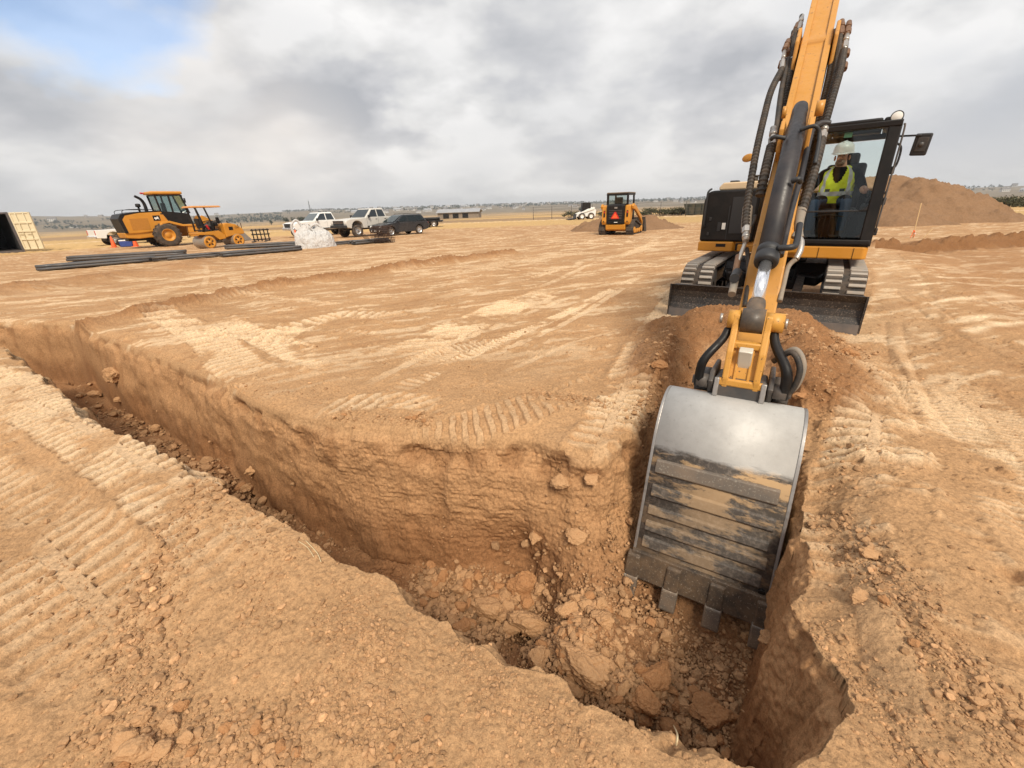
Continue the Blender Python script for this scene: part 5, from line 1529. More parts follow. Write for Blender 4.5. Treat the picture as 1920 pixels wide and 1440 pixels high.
def car_shell(mb, low, top, W, tumble=.86, bev=.05):
    yp(mb, low, -W / 2, W / 2, bev=bev)
def side_windows(root, quads, yout, tum, mat='car_glass'):
    for s in (-1, 1):
        for q in quads:
            mb = MB(); pts = [(x, s * (yout - (z - q[0][1]) * tum + .004), z) for x, z in q]
            mb.quad(pts if s < 0 else pts[::-1]); mb.build('side_window', M[mat], root)
def cabin(mb, base_, roof, yb, yt):
    """greenhouse: base outline x0,x1 at z, roof x0,x1 at z"""
    (xa, xb, z0), (xc, xd, z1) = base_, roof
    v = [(xa, -yb, z0), (xb, -yb, z0), (xb, yb, z0), (xa, yb, z0), (xc, -yt, z1), (xd, -yt, z1), (xd, yt, z1), (xc, yt, z1)]
    vs, fs = mb._add(v, [(0, 3, 2, 1), (4, 5, 6, 7), (0, 1, 5, 4), (1, 2, 6, 5), (2, 3, 7, 6), (3, 0, 4, 7)])
    es = list({e for f in fs for e in f.edges})
    r = bmesh.ops.bevel(mb.bm, geom=es, offset=.07, segments=3, affect='EDGES', profile=.6, clamp_overlap=True)
    for f in r['faces']: f.smooth = True

def pickup(loc, rz, label, paint, grille='chrome', group=None, lift=0.0, wheel_r=.40, two_tone=None):
    root = empty('pickup_truck', loc, rz); tag(root, label, 'pickup truck', group)
    L0, L1, W = -2.95, 2.80, 1.96; h = lift
    mb = MB()
    # lower body with wheel arches
    def arch(cx, r=.50, n=9): return [(cx + r * math.cos(a), .62 + h + r * math.sin(a) * .86) for a in [math.pi * i / (n - 1) for i in range(n)]]
    fx, rx = 1.82, -1.85
    poly = [(L0, .62 + h), (L0, 1.22 + h), (-.95, 1.24 + h), (.95, 1.24 + h), (1.15, 1.22 + h), (2.45, 1.16 + h), (2.68, 1.08 + h), (2.76, .95 + h), (2.74, .62 + h)]
    poly += [(fx + .52, .52 + h)] + arch(fx) + [(fx - .52, .50 + h), (rx + .52, .50 + h)] + arch(rx) + [(rx - .52, .56 + h)]
    yp(mb, poly, -W / 2, W / 2, bev=.035)
    cabin(mb, (-1.02, 1.02, 1.22 + h), (-.80, .30, 1.86 + h), W / 2 - .04, W / 2 - .20)
    body = mb.build('body', paint, root)
    mb = MB()
    mb.box(((L0 - .95) / 2 - .0, 0, 1.225 + h), (1.85, 1.55, .02)); mb.build('cargo_bed', M['plastic'], body)
    # glass
    tum = .16 / .6
    side_windows(root, [[(.78, 1.27 + h), (.30, 1.76 + h), (-.08, 1.78 + h), (-.08, 1.27 + h)], [(-.16, 1.27 + h), (-.16, 1.78 + h), (-.72, 1.76 + h), (-.86, 1.27 + h)]], W / 2 - .04, tum)
    mb = MB(); mb.quad([(.985, -.82, 1.28 + h), (.985, .82, 1.28 + h), (.365, .70, 1.80 + h), (.365, -.70, 1.80 + h)]); 
    for v in mb.bm.verts: v.co.x += .03
    mb.build('windscreen', M['car_glass'], root)
    mb = MB(); mb.box((2.775, 0, .93 + h), (.03, 1.30, .30), bev=.01); g = mb.build('grille', M['plastic'], root)
    mb = MB(); mb.box((2.795, 0, .93 + h), (.02, 1.28, .035)).box((2.79, 0, 1.07 + h), (.02, 1.32, .025)); mb.build('grille_bar', M[grille], g)
    for s in (-1, 1):
        MB().box((2.735, s * .80, .96 + h), (.08, .26, .22), bev=.02).build('headlight', M['lamp_white'], root)
        MB().box((L0 - .005, s * .90, 1.02 + h), (.03, .12, .34), bev=.01).build('tail_light', M['red'], root)
        MB().box((.80, s * (W / 2 + .13), 1.32 + h), (.12, .20, .20), bev=.03).build('wing_mirror', M['plastic'], root)
        for xx in (.05, -.80): MB().box((xx, s * (W / 2 + .012), 1.10 + h), (.16, .025, .035), bev=.008).build('door_handle', M['plastic'] if two_tone else paint, root)
        for xx in (.92, -.13, -.98): 
            MB().box((xx, s * (W / 2 + .0015), .88 + h), (.010, .004, .66)).build('door_seam', M['plastic'], root)
        MB().box((0, s * (W / 2 + .01), .60 + h), (1.9, .05, .09), bev=.01).build('running_board', M['plastic'], root)
    MB().box((2.79, 0, .66 + h), (.16, W, .22), bev=.04).build('front_bumper', M[two_tone or 'chrome'], root)
    MB().box((L0 - .05, 0, .66 + h), (.14, W - .05, .20), bev=.03).build('rear_bumper', M['chrome'], root)
    MB().box((0, 0, .46 + h), (4.6, 1.0, .16), bev=.02).build('chassis', M['black'], root)
    for xx in (fx, rx):
        for s in (-1, 1): wheel(root, xx, s * .83, wheel_r, wheel_r, .28, s)
    return root
def wagon(loc, rz, label):
    root = empty('estate_car', loc, rz); tag(root, label, 'car')
    W = 1.72
    def arch(cx, r=.36, n=9): return [(cx + r * math.cos(a), .36 + r * math.sin(a) * .95) for a in [math.pi * i / (n - 1) for i in range(n)]]
    fx, rx = 1.30, -1.24
    mb = MB()
    poly = [(-2.12, .38), (-2.16, .60), (-2.10, .88), (-1.9, .93), (.85, .95), (1.3, .90), (1.95, .80), (2.14, .66), (2.16, .42), (2.08, .26), (fx + .38, .26)] + arch(fx) + [(fx - .38, .24), (rx + .38, .24)] + arch(rx) + [(rx - .38, .28)]
    yp(mb, poly, -W / 2, W / 2, bev=.05)
    cabin(mb, (-2.02, .98, .93), (-1.62, .12, 1.44), W / 2 - .04, W / 2 - .19)
    body = mb.build('body', M['car_black'], root)
    tum = .15 / .5
    side_windows(root, [[(.72, .97), (.10, 1.36), (-.20, 1.38), (-.20, .97)], [(-.27, .97), (-.27, 1.38), (-.92, 1.38), (-1.02, .97)], [(-1.08, .97), (-1.0, 1.38), (-1.52, 1.35), (-1.80, .99)]], W / 2 - .04, tum, 'clear_reflective')
    mb = MB(); mb.quad([(.97, -.72, .98), (.97, .72, .98), (.19, .60, 1.40), (.19, -.60, 1.40)])
    for v in mb.bm.verts: v.co.x += .035
    mb.build('windscreen', M['clear_reflective'], root)
    mb = MB(); mb.quad([(-2.02, -.70, .97), (-1.66, -.58, 1.38), (-1.66, .58, 1.38), (-2.02, .70, .97)])
    for v in mb.bm.verts: v.co.x -= .03
    mb.build('rear_window', M['car_glass'], root)
    for s in (-1, 1):
        MB().sphere((2.04, s * .62, .66), (.12, .14, .10), 16, 10).build('headlight', M['lamp_white'], root)
        MB().sphere((2.13, s * .52, .40), (.05, .08, .06), 12, 8).build('fog_lamp', M['lamp_white'], root)
        MB().box((-2.12, s * .72, .78), (.06, .20, .16), bev=.02).build('tail_light', M['red'], root)
        MB().box((.66, s * (W / 2 + .07), 1.0), (.10, .16, .11), bev=.03).build('wing_mirror', M['car_black'], root)
        for xx in (.90, -.23, -1.05): MB().box((xx, s * (W / 2 + .001), .62), (.008, .004, .55)).build('door_seam', M['black'], root)
        MB().tube([(-1.5, s * .60, 1.46), (-1.45, s * .60, 1.50), (-.1, s * .62, 1.50), (-.02, s * .62, 1.46)], .014, n=6).build('roof_rail', M['plastic'], root)
    MB().box((2.155, 0, .60), (.02, .75, .10), bev=.005).build('grille', M['plastic'], root)
    MB().box((2.17, 0, .42), (.01, .34, .11)).build('number_plate', M['label_white'], root)
    for xx in (fx, rx):
        for s in (-1, 1): wheel(root, xx, s * .74, .31, .31, .20, s, hub=.68)
    return root

def wheel_loader(loc, rz):
    root = empty('wheel_loader', loc, rz); tag(root, 'large orange yellow wheel loader with a black cab parked behind the roller', 'wheel loader')
    Y = M['orange_yellow']; B = M['black']
    mb = MB()   # engine hood, sloping down to the back
    yp(mb, [(-3.20, .95), (-3.32, 1.85), (-3.10, 2.10), (-2.3, 2.24), (-1.05, 2.28), (-.72, 1.5), (-.72, 1.10), (-2.6, .95)], -.88, .88, bev=.06)
    hood_ = mb.build('engine_hood', Y, root)
    mb = MB(); yp(mb, [(-3.36, 1.0), (-3.48, 1.90), (-3.30, 2.16), (-2.6, 2.28), (-1.05, 2.34), (-1.05, 2.27), (-2.3, 2.235), (-3.08, 2.09), (-3.28, 1.84), (-3.18, 1.0)], -.90, .90, bev=.02)
    mb.build('rear_grille', B, hood_)
    for s in (-1, 1):
        mb = MB(); mb.box((-2.42, s * .882, 1.52), (1.0, .012, .72), bev=.004); mb.build('radiator_screen', painted('perforated_screen', (.42, .17, .015), .6, .1, 20), hood_)
        mb = MB(); mb.tube([(-3.15, s * .82, 2.16), (-3.05, s * .82, 2.40), (-2.3, s * .82, 2.44), (-1.5, s * .82, 2.40), (-1.3, s * .82, 2.34)], .02, sub=4); mb.build('hood_rail', B, hood_)
        # square badge with a pale leaping animal on black
        mb = MB(); mb.box((-1.42, s * .884, 1.86), (.40, .012, .34), bev=.06); bd_ = mb.build('badge', B, hood_)
        pts = [(-.15, -.02), (-.10, .06), (-.02, .04), (.03, .07), (.06, .12), (.08, .07), (.14, .04), (.08, .02), (.12, -.04), (.16, -.10), (.06, -.05), (-.02, -.06), (-.10, -.12), (-.08, -.05)]
        q = MB(); q.prism([((-1.42) + (a if s < 0 else -a) , 1.86 + b) for a, b in pts], s * .889, s * .895, 'y'); q.build('leaping_animal_emblem', M['label_white'], bd_)
        MB().box((-1.0, s * .884, 2.12), (.26, .008, .07)).build('model_plate', B, hood_)
    mb = MB()   # counterweight and rear chassis
    yp(mb, [(-3.35, .70), (-3.42, 1.02), (-2.9, 1.06), (-1.0, 1.06), (-.72, .80), (-1.4, .62), (-2.1, .66), (-2.7, .62)], -.80, .80, bev=.05)
    mb.build('counterweight', Y, root)
    MB().box((-2.2, 0, .68), (2.0, .9, .40), bev=.05).build('rear_frame', B, root)
    # fender and platform
    for s in (-1, 1):
        mb = MB(); yp(mb, [(-1.55, 1.32), (-1.30, 1.60), (-.85, 1.66), (-.10, 1.40), (.75, 1.38), (.78, 1.26), (-.15, 1.27), (-.9, 1.52), (-1.25, 1.48), (-1.5, 1.25)], s * .55, s * 1.28, bev=.02)
        mb.build('fender', Y, root)
        mb = MB(); mb.box((.42, s * 1.0, 1.05), (.60, .42, .45), bev=.03); mb.box((.45, s * .95, .70), (.50, .40, .30), bev=.03); mb.build('tool_box', Y, root)
        mb = MB(); 
        for z in (.45, .75, 1.05): mb.box((.80, s * 1.12, z), (.06, .36, .04), bev=.006)
        for y_ in (.95, 1.29): mb.box((.80, s * y_, .78), (.05, .03, .75), bev=.006)
        mb.build('access_ladder', B, root)
    # cab
    mb = MB(); yp(mb, [(-.95, 1.40), (-1.0, 2.26), (-.70, 2.28), (.62, 2.10), (.72, 1.40)], -.72, .72, bev=.04)
    for x0, x1 in ((-.98, -1.08), (-.30, -.30), (.68, .42)):
        for s in (-1, 1):
            q = [(x0 - .05, 2.1), (x0 + .06, 2.1), (x1 + .06, 3.32), (x1 - .05, 3.32)]
            yp(mb, q, s * .66, s * .73, bev=.012)
    mb.box((-.32, 0, 3.30), (1.55, 1.46, .07), bev=.02)
    cab_ = mb.build('cab_frame', B, root)
    mb = MB(); mb.box((-.36, 0, 3.44), (1.85, 1.60, .20), bev=.08, seg=3); mb.build('cab_roof', Y, cab_)
    for s in (-1, 1):
        for q in ([(-.92, 2.28), (-.36, 2.28), (-.36, 3.28), (-1.01, 3.28)], [(-.24, 2.28), (.62, 2.18), (.40, 3.28), (-.24, 3.28)]):
            mb = MB(); mb.quad([(x, s * .70, z) for x, z in q]); mb.build('side_window', M['clear_reflective'], cab_)
    mb = MB(); mb.quad([(.67, -.64, 2.15), (.67, .64, 2.15), (.43, .64, 3.28), (.43, -.64, 3.28)]); mb.build('windscreen', M['clear_reflective'], cab_)
    mb = MB(); mb.quad([(-1.0, -.64, 2.28), (-1.06, -.64, 3.28), (-1.06, .64, 3.28), (-1.0, .64, 2.28)]); mb.build('rear_window', M['clear_reflective'], cab_)
    MB().box((-.55, 0, 2.45), (.18, .5, .75), bev=.06).box((-.3, 0, 2.15), (.5, .5, .15), bev=.05).build('operator_seat', M['plastic'], root)
    mb = MB(); mb.tube([(-1.50, .3, 2.26), (-1.50, .3, 2.75), (-1.62, .3, 3.08), (-1.90, .3, 3.28)], lambda t: .11 - .03 * t, n=14, sub=6); mb.build('exhaust_stack', B, root)
    mb = MB(); mb.cyl((-2.05, -.3, 2.26), (-2.05, -.3, 2.58), .06).lathe([(0, .0), (.13, .0), (.15, .06), (.13, .2), (0, .22)], (-2.05, -.3, 2.58), (0, 0, 1), 20); mb.build('air_precleaner', B, root)
    mb = MB(); mb.cyl((-1.2, .5, 3.42), (-1.35, .5, 3.46), .05).sphere((-1.42, .5, 3.46), (.09, .07, .06), 12, 8); mb.build('beacon', M['red'], root)
    for s in (-1, 1):
        MB().box((.55, s * .90, 2.95), (.06, .20, .30), bev=.03).build('wing_mirror', M['plastic'], root)
        MB().box((.50, s * .60, 3.25), (.10, .16, .12), bev=.03).build('work_lamp', M['plastic'], root)
    # wheels
    for x in (-1.15, 1.85):
        for s in (-1, 1): wheel(root, x, s * 1.02, .76, .76, .56, s, rim='orange_yellow', hub=.52, lugs=18)
    # front frame, lift arms and bucket
    MB().box((1.5, 0, .95), (1.5, .9, .5), bev=.05).box((.75, 0, .9), (.5, .5, .35), bev=.04).build('front_frame', Y, root)
    for s in (-1, 1):
        mb = MB(); yp(mb, [(1.25, 1.75), (1.45, 1.95), (2.6, 1.25), (3.15, .62), (3.35, .40), (3.2, .30), (2.4, .85), (1.35, 1.55)], s * .42, s * .56, bev=.03); mb.build('lift_arm', Y, root)
    mb = MB()
    pr = [(3.10, .95), (3.05, .45), (3.20, .14), (3.55, .04), (4.25, .02), (4.25, .05), (3.58, .10), (3.28, .20), (3.14, .48), (3.19, .95)]
    yp(mb, pr, -1.27, 1.27); 
    for s in (-1, 1): yp(mb, [(3.10, .95), (3.05, .45), (3.20, .14), (3.55, .03), (4.22, .02), (3.75, .60), (3.30, .98)], s * 1.271, s * 1.30)
    mb.build('loader_bucket', M['steel'], root)
    return root

def roller(loc, rz):
    root = empty('tandem_roller', loc, rz); tag(root, 'small yellow double drum roller with an orange sunshade canopy', 'road roller')
    Y = M['orange_yellow']; B = M['black']
    for x in (-.87, .87):
        mb = MB(); mb.lathe([(.10, -.60), (.36, -.60), (.36, .60), (.10, .60)], (x, 0, .36), (0, 1, 0), 44, smooth=False)
        d = mb.build('drum', M['drum'], root)
        for s in (-1, 1):
            mb = MB(); mb.lathe([(0, s * .64), (.09, s * .64), (.10, s * .605), (.22, s * .603), (.235, s * .625), (.33, s * .625), (.34, s * .603)], (x, 0, .36), (0, 1, 0), 36); mb.build('drum_face', Y, d)
            mb = MB()
            for k in range(5):
                a = k * 1.257 + .4; mb.box((x + .16 * math.cos(a), s * .61, .36 + .16 * math.sin(a)), (.10, .02, .07), rot=(0, -a, 0), bev=.006)
            mb.build('drum_spoke', B, d)
    mb = MB(); yp(mb, [(.22, .55), (.22, 1.32), (.40, 1.40), (.95, 1.30), (1.35, 1.02), (1.42, .80), (1.40, .70), (.55, .62)], -.50, .50, bev=.05)
    hood_ = mb.build('engine_hood', Y, root)
    for s in (-1, 1):
        MB().box((.62, s * .502, 1.06), (.26, .012, .20), bev=.02).build('side_vent', B, hood_)
        t = bpy.data.curves.new('decal', 'FONT'); t.body = 'CAT'; t.size = .15; t.extrude = .002; t.align_x = 'CENTER'
        to = bpy.data.objects.new('tmp', t); COL.objects.link(to); dg = bpy.context.evaluated_depsgraph_get(); dg.update()
        tm = bpy.data.meshes.new_from_object(to.evaluated_get(dg)); bpy.data.objects.remove(to)
        do = bpy.data.objects.new('brand_lettering', tm); COL.objects.link(do); tm.materials.clear(); tm.materials.append(B)
        do.parent = hood_; do.location = (1.02, s * .504, 1.05); do.rotation_euler = (R(90), 0, 0 if s < 0 else math.pi)
    mb = MB(); yp(mb, [(-1.35, .80), (-1.38, .92), (-.10, .98), (.20, .70), (.20, .50), (-.2, .45), (-.5, .74)], -.48, .48, bev=.03); mb.build('rear_frame', Y, root)
    mb = MB(); mb.box((-.55, 0, 1.03), (.85, .95, .06), bev=.01); mb.box((0.02, 0, .62), (.35, .30, .45), bev=.03); mb.box((-.15, .25, 1.15), (.3, .5, .2), bev=.03); mb.build('operator_platform', B, root)
    MB().box((-.72, 0, 1.22), (.45, .50, .12), bev=.04).box((-.93, 0, 1.48), (.10, .48, .42), rot=(0, R(-8), 0), bev=.04).build('seat', B, root)
    mb = MB(); mb.tube([(-.10, 0, 1.05), (-.22, 0, 1.42)], .04).lathe([(.17, -.015), (.19, 0), (.17, .015)], (-.25, 0, 1.46), (-.3, 0, .95), 24); mb.box((-.02, 0, 1.35), (.14, .55, .22), bev=.03); mb.build('steering_console', B, root)
    for s in (-1, 1):
        mb = MB(); mb.tube([(-.98, s * .47, .98), (-.98, s * .47, 1.5), (-1.10, s * .46, 2.28)], .045, n=10, sub=3); mb.build('canopy_post', B, root)
        mb = MB(); mb.tube([(-.40, s * .47, 1.0), (-.42, s * .47, 1.4), (-.60, s * .46, 2.28)], .045, n=10, sub=3); mb.build('canopy_post', B, root)
        mb = MB(); mb.tube([(-.45, s * .47, 1.05), (-.44, s * .47, 1.45), (.05, s * .45, 1.55), (.18, s * .44, 1.35)], .02, sub=4); mb.build('hand_rail', B, root)
    mb = MB(); mb.box((-.48, 0, 2.33), (1.70, 1.12, .10), bev=.045, taper=(.93, .88), seg=3); mb.build('canopy', painted('faded_canopy', (.56, .24, .06), .5, .15, 2), root)
    MB().box((.30, .1, 1.56), (.12, .20, .34), bev=.02).build('exhaust_cover', B, root)
    MB().box((-.60, -.30, 1.18), (.12, .06, .3), rot=(0, R(-20), 0), bev=.02).build('fire_extinguisher', M['red'], root)
    return root

def track_skid(loc, rz):
    root = empty('compact_track_loader', loc, rz); tag(root, 'yellow and black compact track loader with an orange triangle, seen from behind', 'track loader')
    Y = M['orange_yellow']; B = M['black']
    for s in (-1, 1):
        mb = MB()
        pts = [(-1.05, .28), (-.95, .06), (-.75, .0), (.85, .0), (1.05, .08), (1.12, .25), (1.0, .42), (-.35, .78), (-.65, .80), (-.95, .55)]
        P = resample([Vector((a, 0, b)) for a, b in pts + [pts[0]]], .05)[:-1]
        cen = Vector((0, 0, .35)); v = []; f = []; n = len(P)
        for i, p in enumerate(P):
            t = (P[(i + 1) % n] - P[i - 1]).normalized(); nn_ = Vector((t.z, 0, -t.x))
            if nn_.dot(p - cen) < 0: nn_ = -nn_
            hgt = .022 if i % 2 else 0.0
            o = p + nn_ * hgt; q = p - nn_ * .05
            v += [(o.x, s * .58, o.z), (o.x, s * .98, o.z), (q.x, s * .98, q.z), (q.x, s * .58, q.z)]
        for i in range(n):
            j = (i + 1) % n
            for k in range(4): f.append((i * 4 + k, i * 4 + (k + 1) % 4, j * 4 + (k + 1) % 4, j * 4 + k))
        mb.raw(v, f); bmesh.ops.recalc_face_normals(mb.bm, faces=mb.bm.faces[:])
        tr = mb.build('track', M['rubber'], root)
        mb = MB(); yp(mb, [(-.9, .12), (.95, .12), (.9, .34), (-.45, .68), (-.8, .5)], s * .62, s * .94, bev=.02)
        mb.build('track_frame', B, tr)
        for x, r_ in ((-.72, .16), (-.4, .12), (0, .12), (.4, .12), (.85, .17)):
            q = MB(); q.cyl((x, s * .94, .20 if r_ < .15 else .26), (x, s * 1.0, .20 if r_ < .15 else .26), r_, n=20); q.build('track_roller', Y, tr)
        # rear towers and lift arms
        mb = MB(); yp(mb, [(-1.10, .55), (-1.18, .70), (-1.12, 1.52), (-.80, 1.58), (-.55, 1.4), (-.70, .70)], s * .50, s * .78, bev=.03); tw = mb.build('rear_tower', Y, root)
        MB().box((-1.165, s * .64, 1.12), (.02, .09, .34), rot=(0, R(3), 0), bev=.01).build('tail_light_recess', B, tw)
        MB().box((-1.172, s * .64, 1.20), (.02, .06, .10), bev=.006).build('tail_light', M['red'], tw)
        q = MB(); q.cyl((-1.165, s * .66, .72), (-1.185, s * .66, .72), .035, n=14); q.build('tie_down_pin', B, tw)
        mb = MB(); yp(mb, [(-1.0, 1.50), (-.85, 1.62), (-.4, 1.50), (.9, .95), (1.35, .60), (1.42, .30), (1.30, .28), (1.18, .55), (.75, .80), (-.5, 1.30), (-.95, 1.36)], s * .80, s * .92, bev=.015); mb.build('lift_arm', Y, root)
    mb = MB(); yp(mb, [(-1.12, .30), (-1.16, .55), (-1.0, .62), (.8, .62), (.8, .25), (-.9, .22)], -.55, .55, bev=.03); mb.build('main_frame', Y, root)
    mb = MB(); yp(mb, [(-1.20, .60), (-1.24, 1.52), (-1.15, 1.60), (-.6, 1.62), (-.5, .6)], -.495, .495, bev=.03); dr_ = mb.build('rear_door', B, root)
    mb = MB()
    for k in range(6): mb.box((-1.238, 0, .86 + k * .085), (.016, .72, .030), bev=.004)
    mb.build('louvre_panel', M['dark_grey'], dr_)
    MB().box((-1.25, -.02, 1.42), (.012, .16, .08), bev=.004).build('badge_plate', M['steel'], dr_)
    MB().box((-1.24, -.05, .68), (.012, .20, .035), bev=.004).build('model_plate', M['label_white'], dr_)
    tri = MB(); tri.prism([(-.20, .86), (.20, .86), (.235, .90), (.035, 1.22), (-.035, 1.22), (-.235, .90)], -1.262, -1.252, 'x'); e_ = tri.build('slow_vehicle_triangle', M['red'], dr_)
    tri = MB(); tri.prism([(-.165, .895), (.165, .895), (.0, 1.165)], -1.270, -1.263, 'x'); tri.build('triangle_centre', M['sign_orange'], e_)
    # cab cage
    mb = MB()
    for s in (-1, 1):
        yp(mb, [(-.95, 1.55), (-.80, 1.55), (-.86, 2.12), (-.99, 2.12)], s * .50, s * .60, bev=.01)
        yp(mb, [(.55, .70), (.68, .70), (.50, 2.12), (.38, 2.12)], s * .48, s * .56, bev=.01)
        mb.box((-.25, s * .55, 2.10), (1.5, .09, .10), bev=.01)
        yp(mb, [(-.9, 1.2), (.6, .9), (.62, 1.25), (-.9, 1.6)], s * .50, s * .55, bev=.01)
    mb.box((-.97, 0, 2.10), (.08, 1.20, .12), bev=.012); mb.box((.42, 0, 2.10), (.10, 1.1, .10), bev=.01)
    cg = mb.build('cab_cage', B, root)
    mb = MB(); mb.box((-.25, 0, 2.165), (1.55, 1.18, .06), bev=.02); mb.build('cab_roof', painted('dusty_roof', (.10, .085, .065), .7, .5, 2), cg)
    mb = MB(); mb.quad([(-.93, -.48, 1.60), (-.93, .48, 1.60), (-.96, .48, 2.06), (-.96, -.48, 2.06)]); mb.build('rear_window', M['clear_reflective'], cg)
    mb = MB(); mb.box((-.3, 0, 1.35), (.5, .5, .15), bev=.04).box((-.52, .05, 1.68), (.14, .46, .55), bev=.05); mb.build('seat', M['plastic'], root)
    mb = MB(); yp(mb, [(1.30, .85), (1.28, .30), (1.42, .06), (2.05, .03), (2.05, .06), (1.46, .12), (1.36, .32), (1.38, .85)], -1.0, 1.0)
    for s in (-1, 1): yp(mb, [(1.30, .85), (1.28, .30), (1.42, .04), (2.0, .03), (1.45, .86)], s * 1.001, s * 1.03)
    mb.build('bucket', M['blade'], root)
    return root

def small_skid(loc, rz):
    root = empty('skid_steer_loader', loc, rz); tag(root, 'small white skid steer loader far off on the dry field', 'skid steer')
    mb = MB(); yp(mb, [(-1.2, .35), (-1.25, 1.1), (-.9, 1.3), (-.2, 1.25), (.9, .75), (1.0, .35)], -.6, .6, bev=.04); mb.build('body', M['white'], root)
    mb = MB(); yp(mb, [(-.6, 1.2), (.55, .8), (.45, 2.0), (-.55, 2.0)], -.5, .5, bev=.03); mb.build('cab_cage', M['black'], root)
    for s in (-1, 1):
        mb = MB(); yp(mb, [(-1.1, 1.35), (-.9, 1.45), (1.1, .75), (1.4, .3), (1.25, .25), (.95, .65), (-1.0, 1.2)], s * .62, s * .72, bev=.01); mb.build('lift_arm', M['white'], root)
        MB().box((-1.24, s * .45, .9), (.03, .14, .2)).build('tail_light', M['red'], root)
        for x in (-.6, .55): wheel(root, x, s * .75, .4, .4, .28, s, rim='white')
    mb = MB(); yp(mb, [(1.3, .7), (1.3, .1), (2.3, .05), (2.3, .1), (1.4, .2)], -.9, .9); mb.build('bucket', M['black'], root)
    return root

def put(f, px_, py_, D, right, toward, *a, dz=0.0, dx=0.0, **k):
    p = gd(px_, py_, D)
    return f((p.x, p.y, gz(p.x, p.y) + dz), heading(p.x, p.y, right, toward), *a, **k)
put(wheel_loader, 346, 458, 33.0, .95, -.31)
put(roller, 413, 458, 28.0, .88, -.48)
put(pickup, 603, 436, 39.5, -.87, .49, 'white crew cab pickup truck parked behind the white bulk bag', M['white'], 'plastic', 'parked pickup trucks')
put(pickup, 696, 438, 36.0, -.80, .60, 'pale beige crew cab pickup truck with black bumper, between the white pickup and dark car', M['silver'], 'chrome', 'parked pickup trucks', .12, .44, 'plastic')
put(wagon, 751, 437, 35.0, -.83, .55, 'dark estate car parked beside the beige pickup')
put(track_skid, 1163, 440, 26.0, .27, -.96)
put(small_skid, 1097, 409, 58.0, -.95, .2)
# white van nose showing left of the loader
put(pickup, 262, 449, 38.5, .95, -.30, 'white pickup truck almost hidden behind the wheel loader', M['white'], 'plastic', 'parked pickup trucks')

# shipping container with one door swung open
p = gd(46, 471, 31.5)
cz = gz(p.x, p.y)
rzc = heading(p.x, p.y, .10, .99)
ct = empty('shipping_container', (p.x, p.y, cz), rzc); tag(ct, 'cream shipping container with its near end open and dark inside', 'container')
# local: +X out of the opening, opening's right-hand edge (as we look at it) at y = 0
W_, H_, L_c = 2.44, 2.6, 6.06
sy = 1 if (Matrix.Rotation(rzc, 3, 'Z') @ Vector((0, 1, 0))).dot(ray_frame(p.x, p.y)[0]) > 0 else -1
def cbox(mb, x0, x1, y0, y1, z0, z1, **k): return mb.box(((x0 + x1) / 2, -sy * (y0 + y1) / 2, (z0 + z1) / 2), (x1 - x0, abs(y1 - y0), z1 - z0), **k)
mb = MB()
cbox(mb, -L_c, 0, .0, .07, .15, H_); cbox(mb, -L_c, 0, W_ - .07, W_, .15, H_); cbox(mb, -L_c, 0, 0.001, W_ - .001, H_ - .06, H_ + .002)
cbox(mb, -L_c, -L_c + .06, .07, W_ - .07, .15, H_ - .06)
for k in range(20): cbox(mb, -L_c + .15 + k * .29, -L_c + .29 + k * .29, -.03, .001, .18, H_ - .12)
mb.build('corrugated_wall', M['cream'], ct)
mb = MB(); cbox(mb, -L_c + .06, -.04, .072, W_ - .072, .12, .17); mb.build('container_floor', plain('dark_plywood', (.03, .02, .015), .8), ct)
mb = MB(); cbox(mb, -L_c + .08, -.03, .075, .10, .17, H_ - .07); cbox(mb, -L_c + .08, -.03, W_ - .10, W_ - .075, .17, H_ - .07); cbox(mb, -L_c + .065, -L_c + .09, .1, W_ - .1, .17, H_ - .07); cbox(mb, -L_c + .09, -.03, .1, W_ - .1, H_ - .09, H_ - .065)
mb.build('inner_shade_sheets', plain('inner_shade_sheets', (.012, .011, .011), .9), ct)  # added near-black sheets put the shade of the open interior into colour
mb = MB(); cbox(mb, -.06, .03, -.03, .10, 0, H_ + .02, bev=.01); cbox(mb, -.06, .03, W_ - .10, W_ + .03, 0, H_ + .02, bev=.01); cbox(mb, -.055, .025, .10, W_ - .10, .02, .16, bev=.01); cbox(mb, -.055, .025, .10, W_ - .10, H_ - .10, H_ + .015, bev=.01)
mb.build('door_frame', painted('dark_frame', (.07, .07, .08), .5, .2, 4), ct)
dm = Matrix.Translation((.04, sy * .05, 0)) @ Matrix.Rotation(sy * R(142) , 4, 'Z')
mb = MB()
mb.box((0, -sy * .58, 1.38), (.045, 1.14, 2.36), bev=.006)
for z0_ in (.85, 1.38, 1.92): mb.box((.045, -sy * .58, z0_), (.06, 1.0, .13), bev=.015); mb.box((-.045, -sy * .58, z0_), (.06, 1.0, .13), bev=.015)
for y_ in (.06, 1.10): mb.box((.03, -sy * y_, 1.38), (.06, .09, 2.38), bev=.012); mb.box((-.03, -sy * y_, 1.38), (.06, .09, 2.38), bev=.012)
for z0_ in (.22, 2.54): mb.box((.03, -sy * .58, z0_), (.06, 1.1, .09), bev=.012); mb.box((-.03, -sy * .58, z0_), (.06, 1.1, .09), bev=.012)
dr = mb.build('open_door', M['cream'], ct, dm)
for y_ in (.38, .82):
    mb = MB(); mb.cyl((-.075, -sy * y_, .15), (-.075, -sy * y_, 2.62), .02, n=10).box((-.09, -sy * (y_ - .12), 1.2), (.02, .28, .05), bev=.006); mb.build('locking_bar', M['cream'], dr, dm)
# ---------------------------------------------------------------- things lying about the site
def lay(x, y): return gz(x, y)
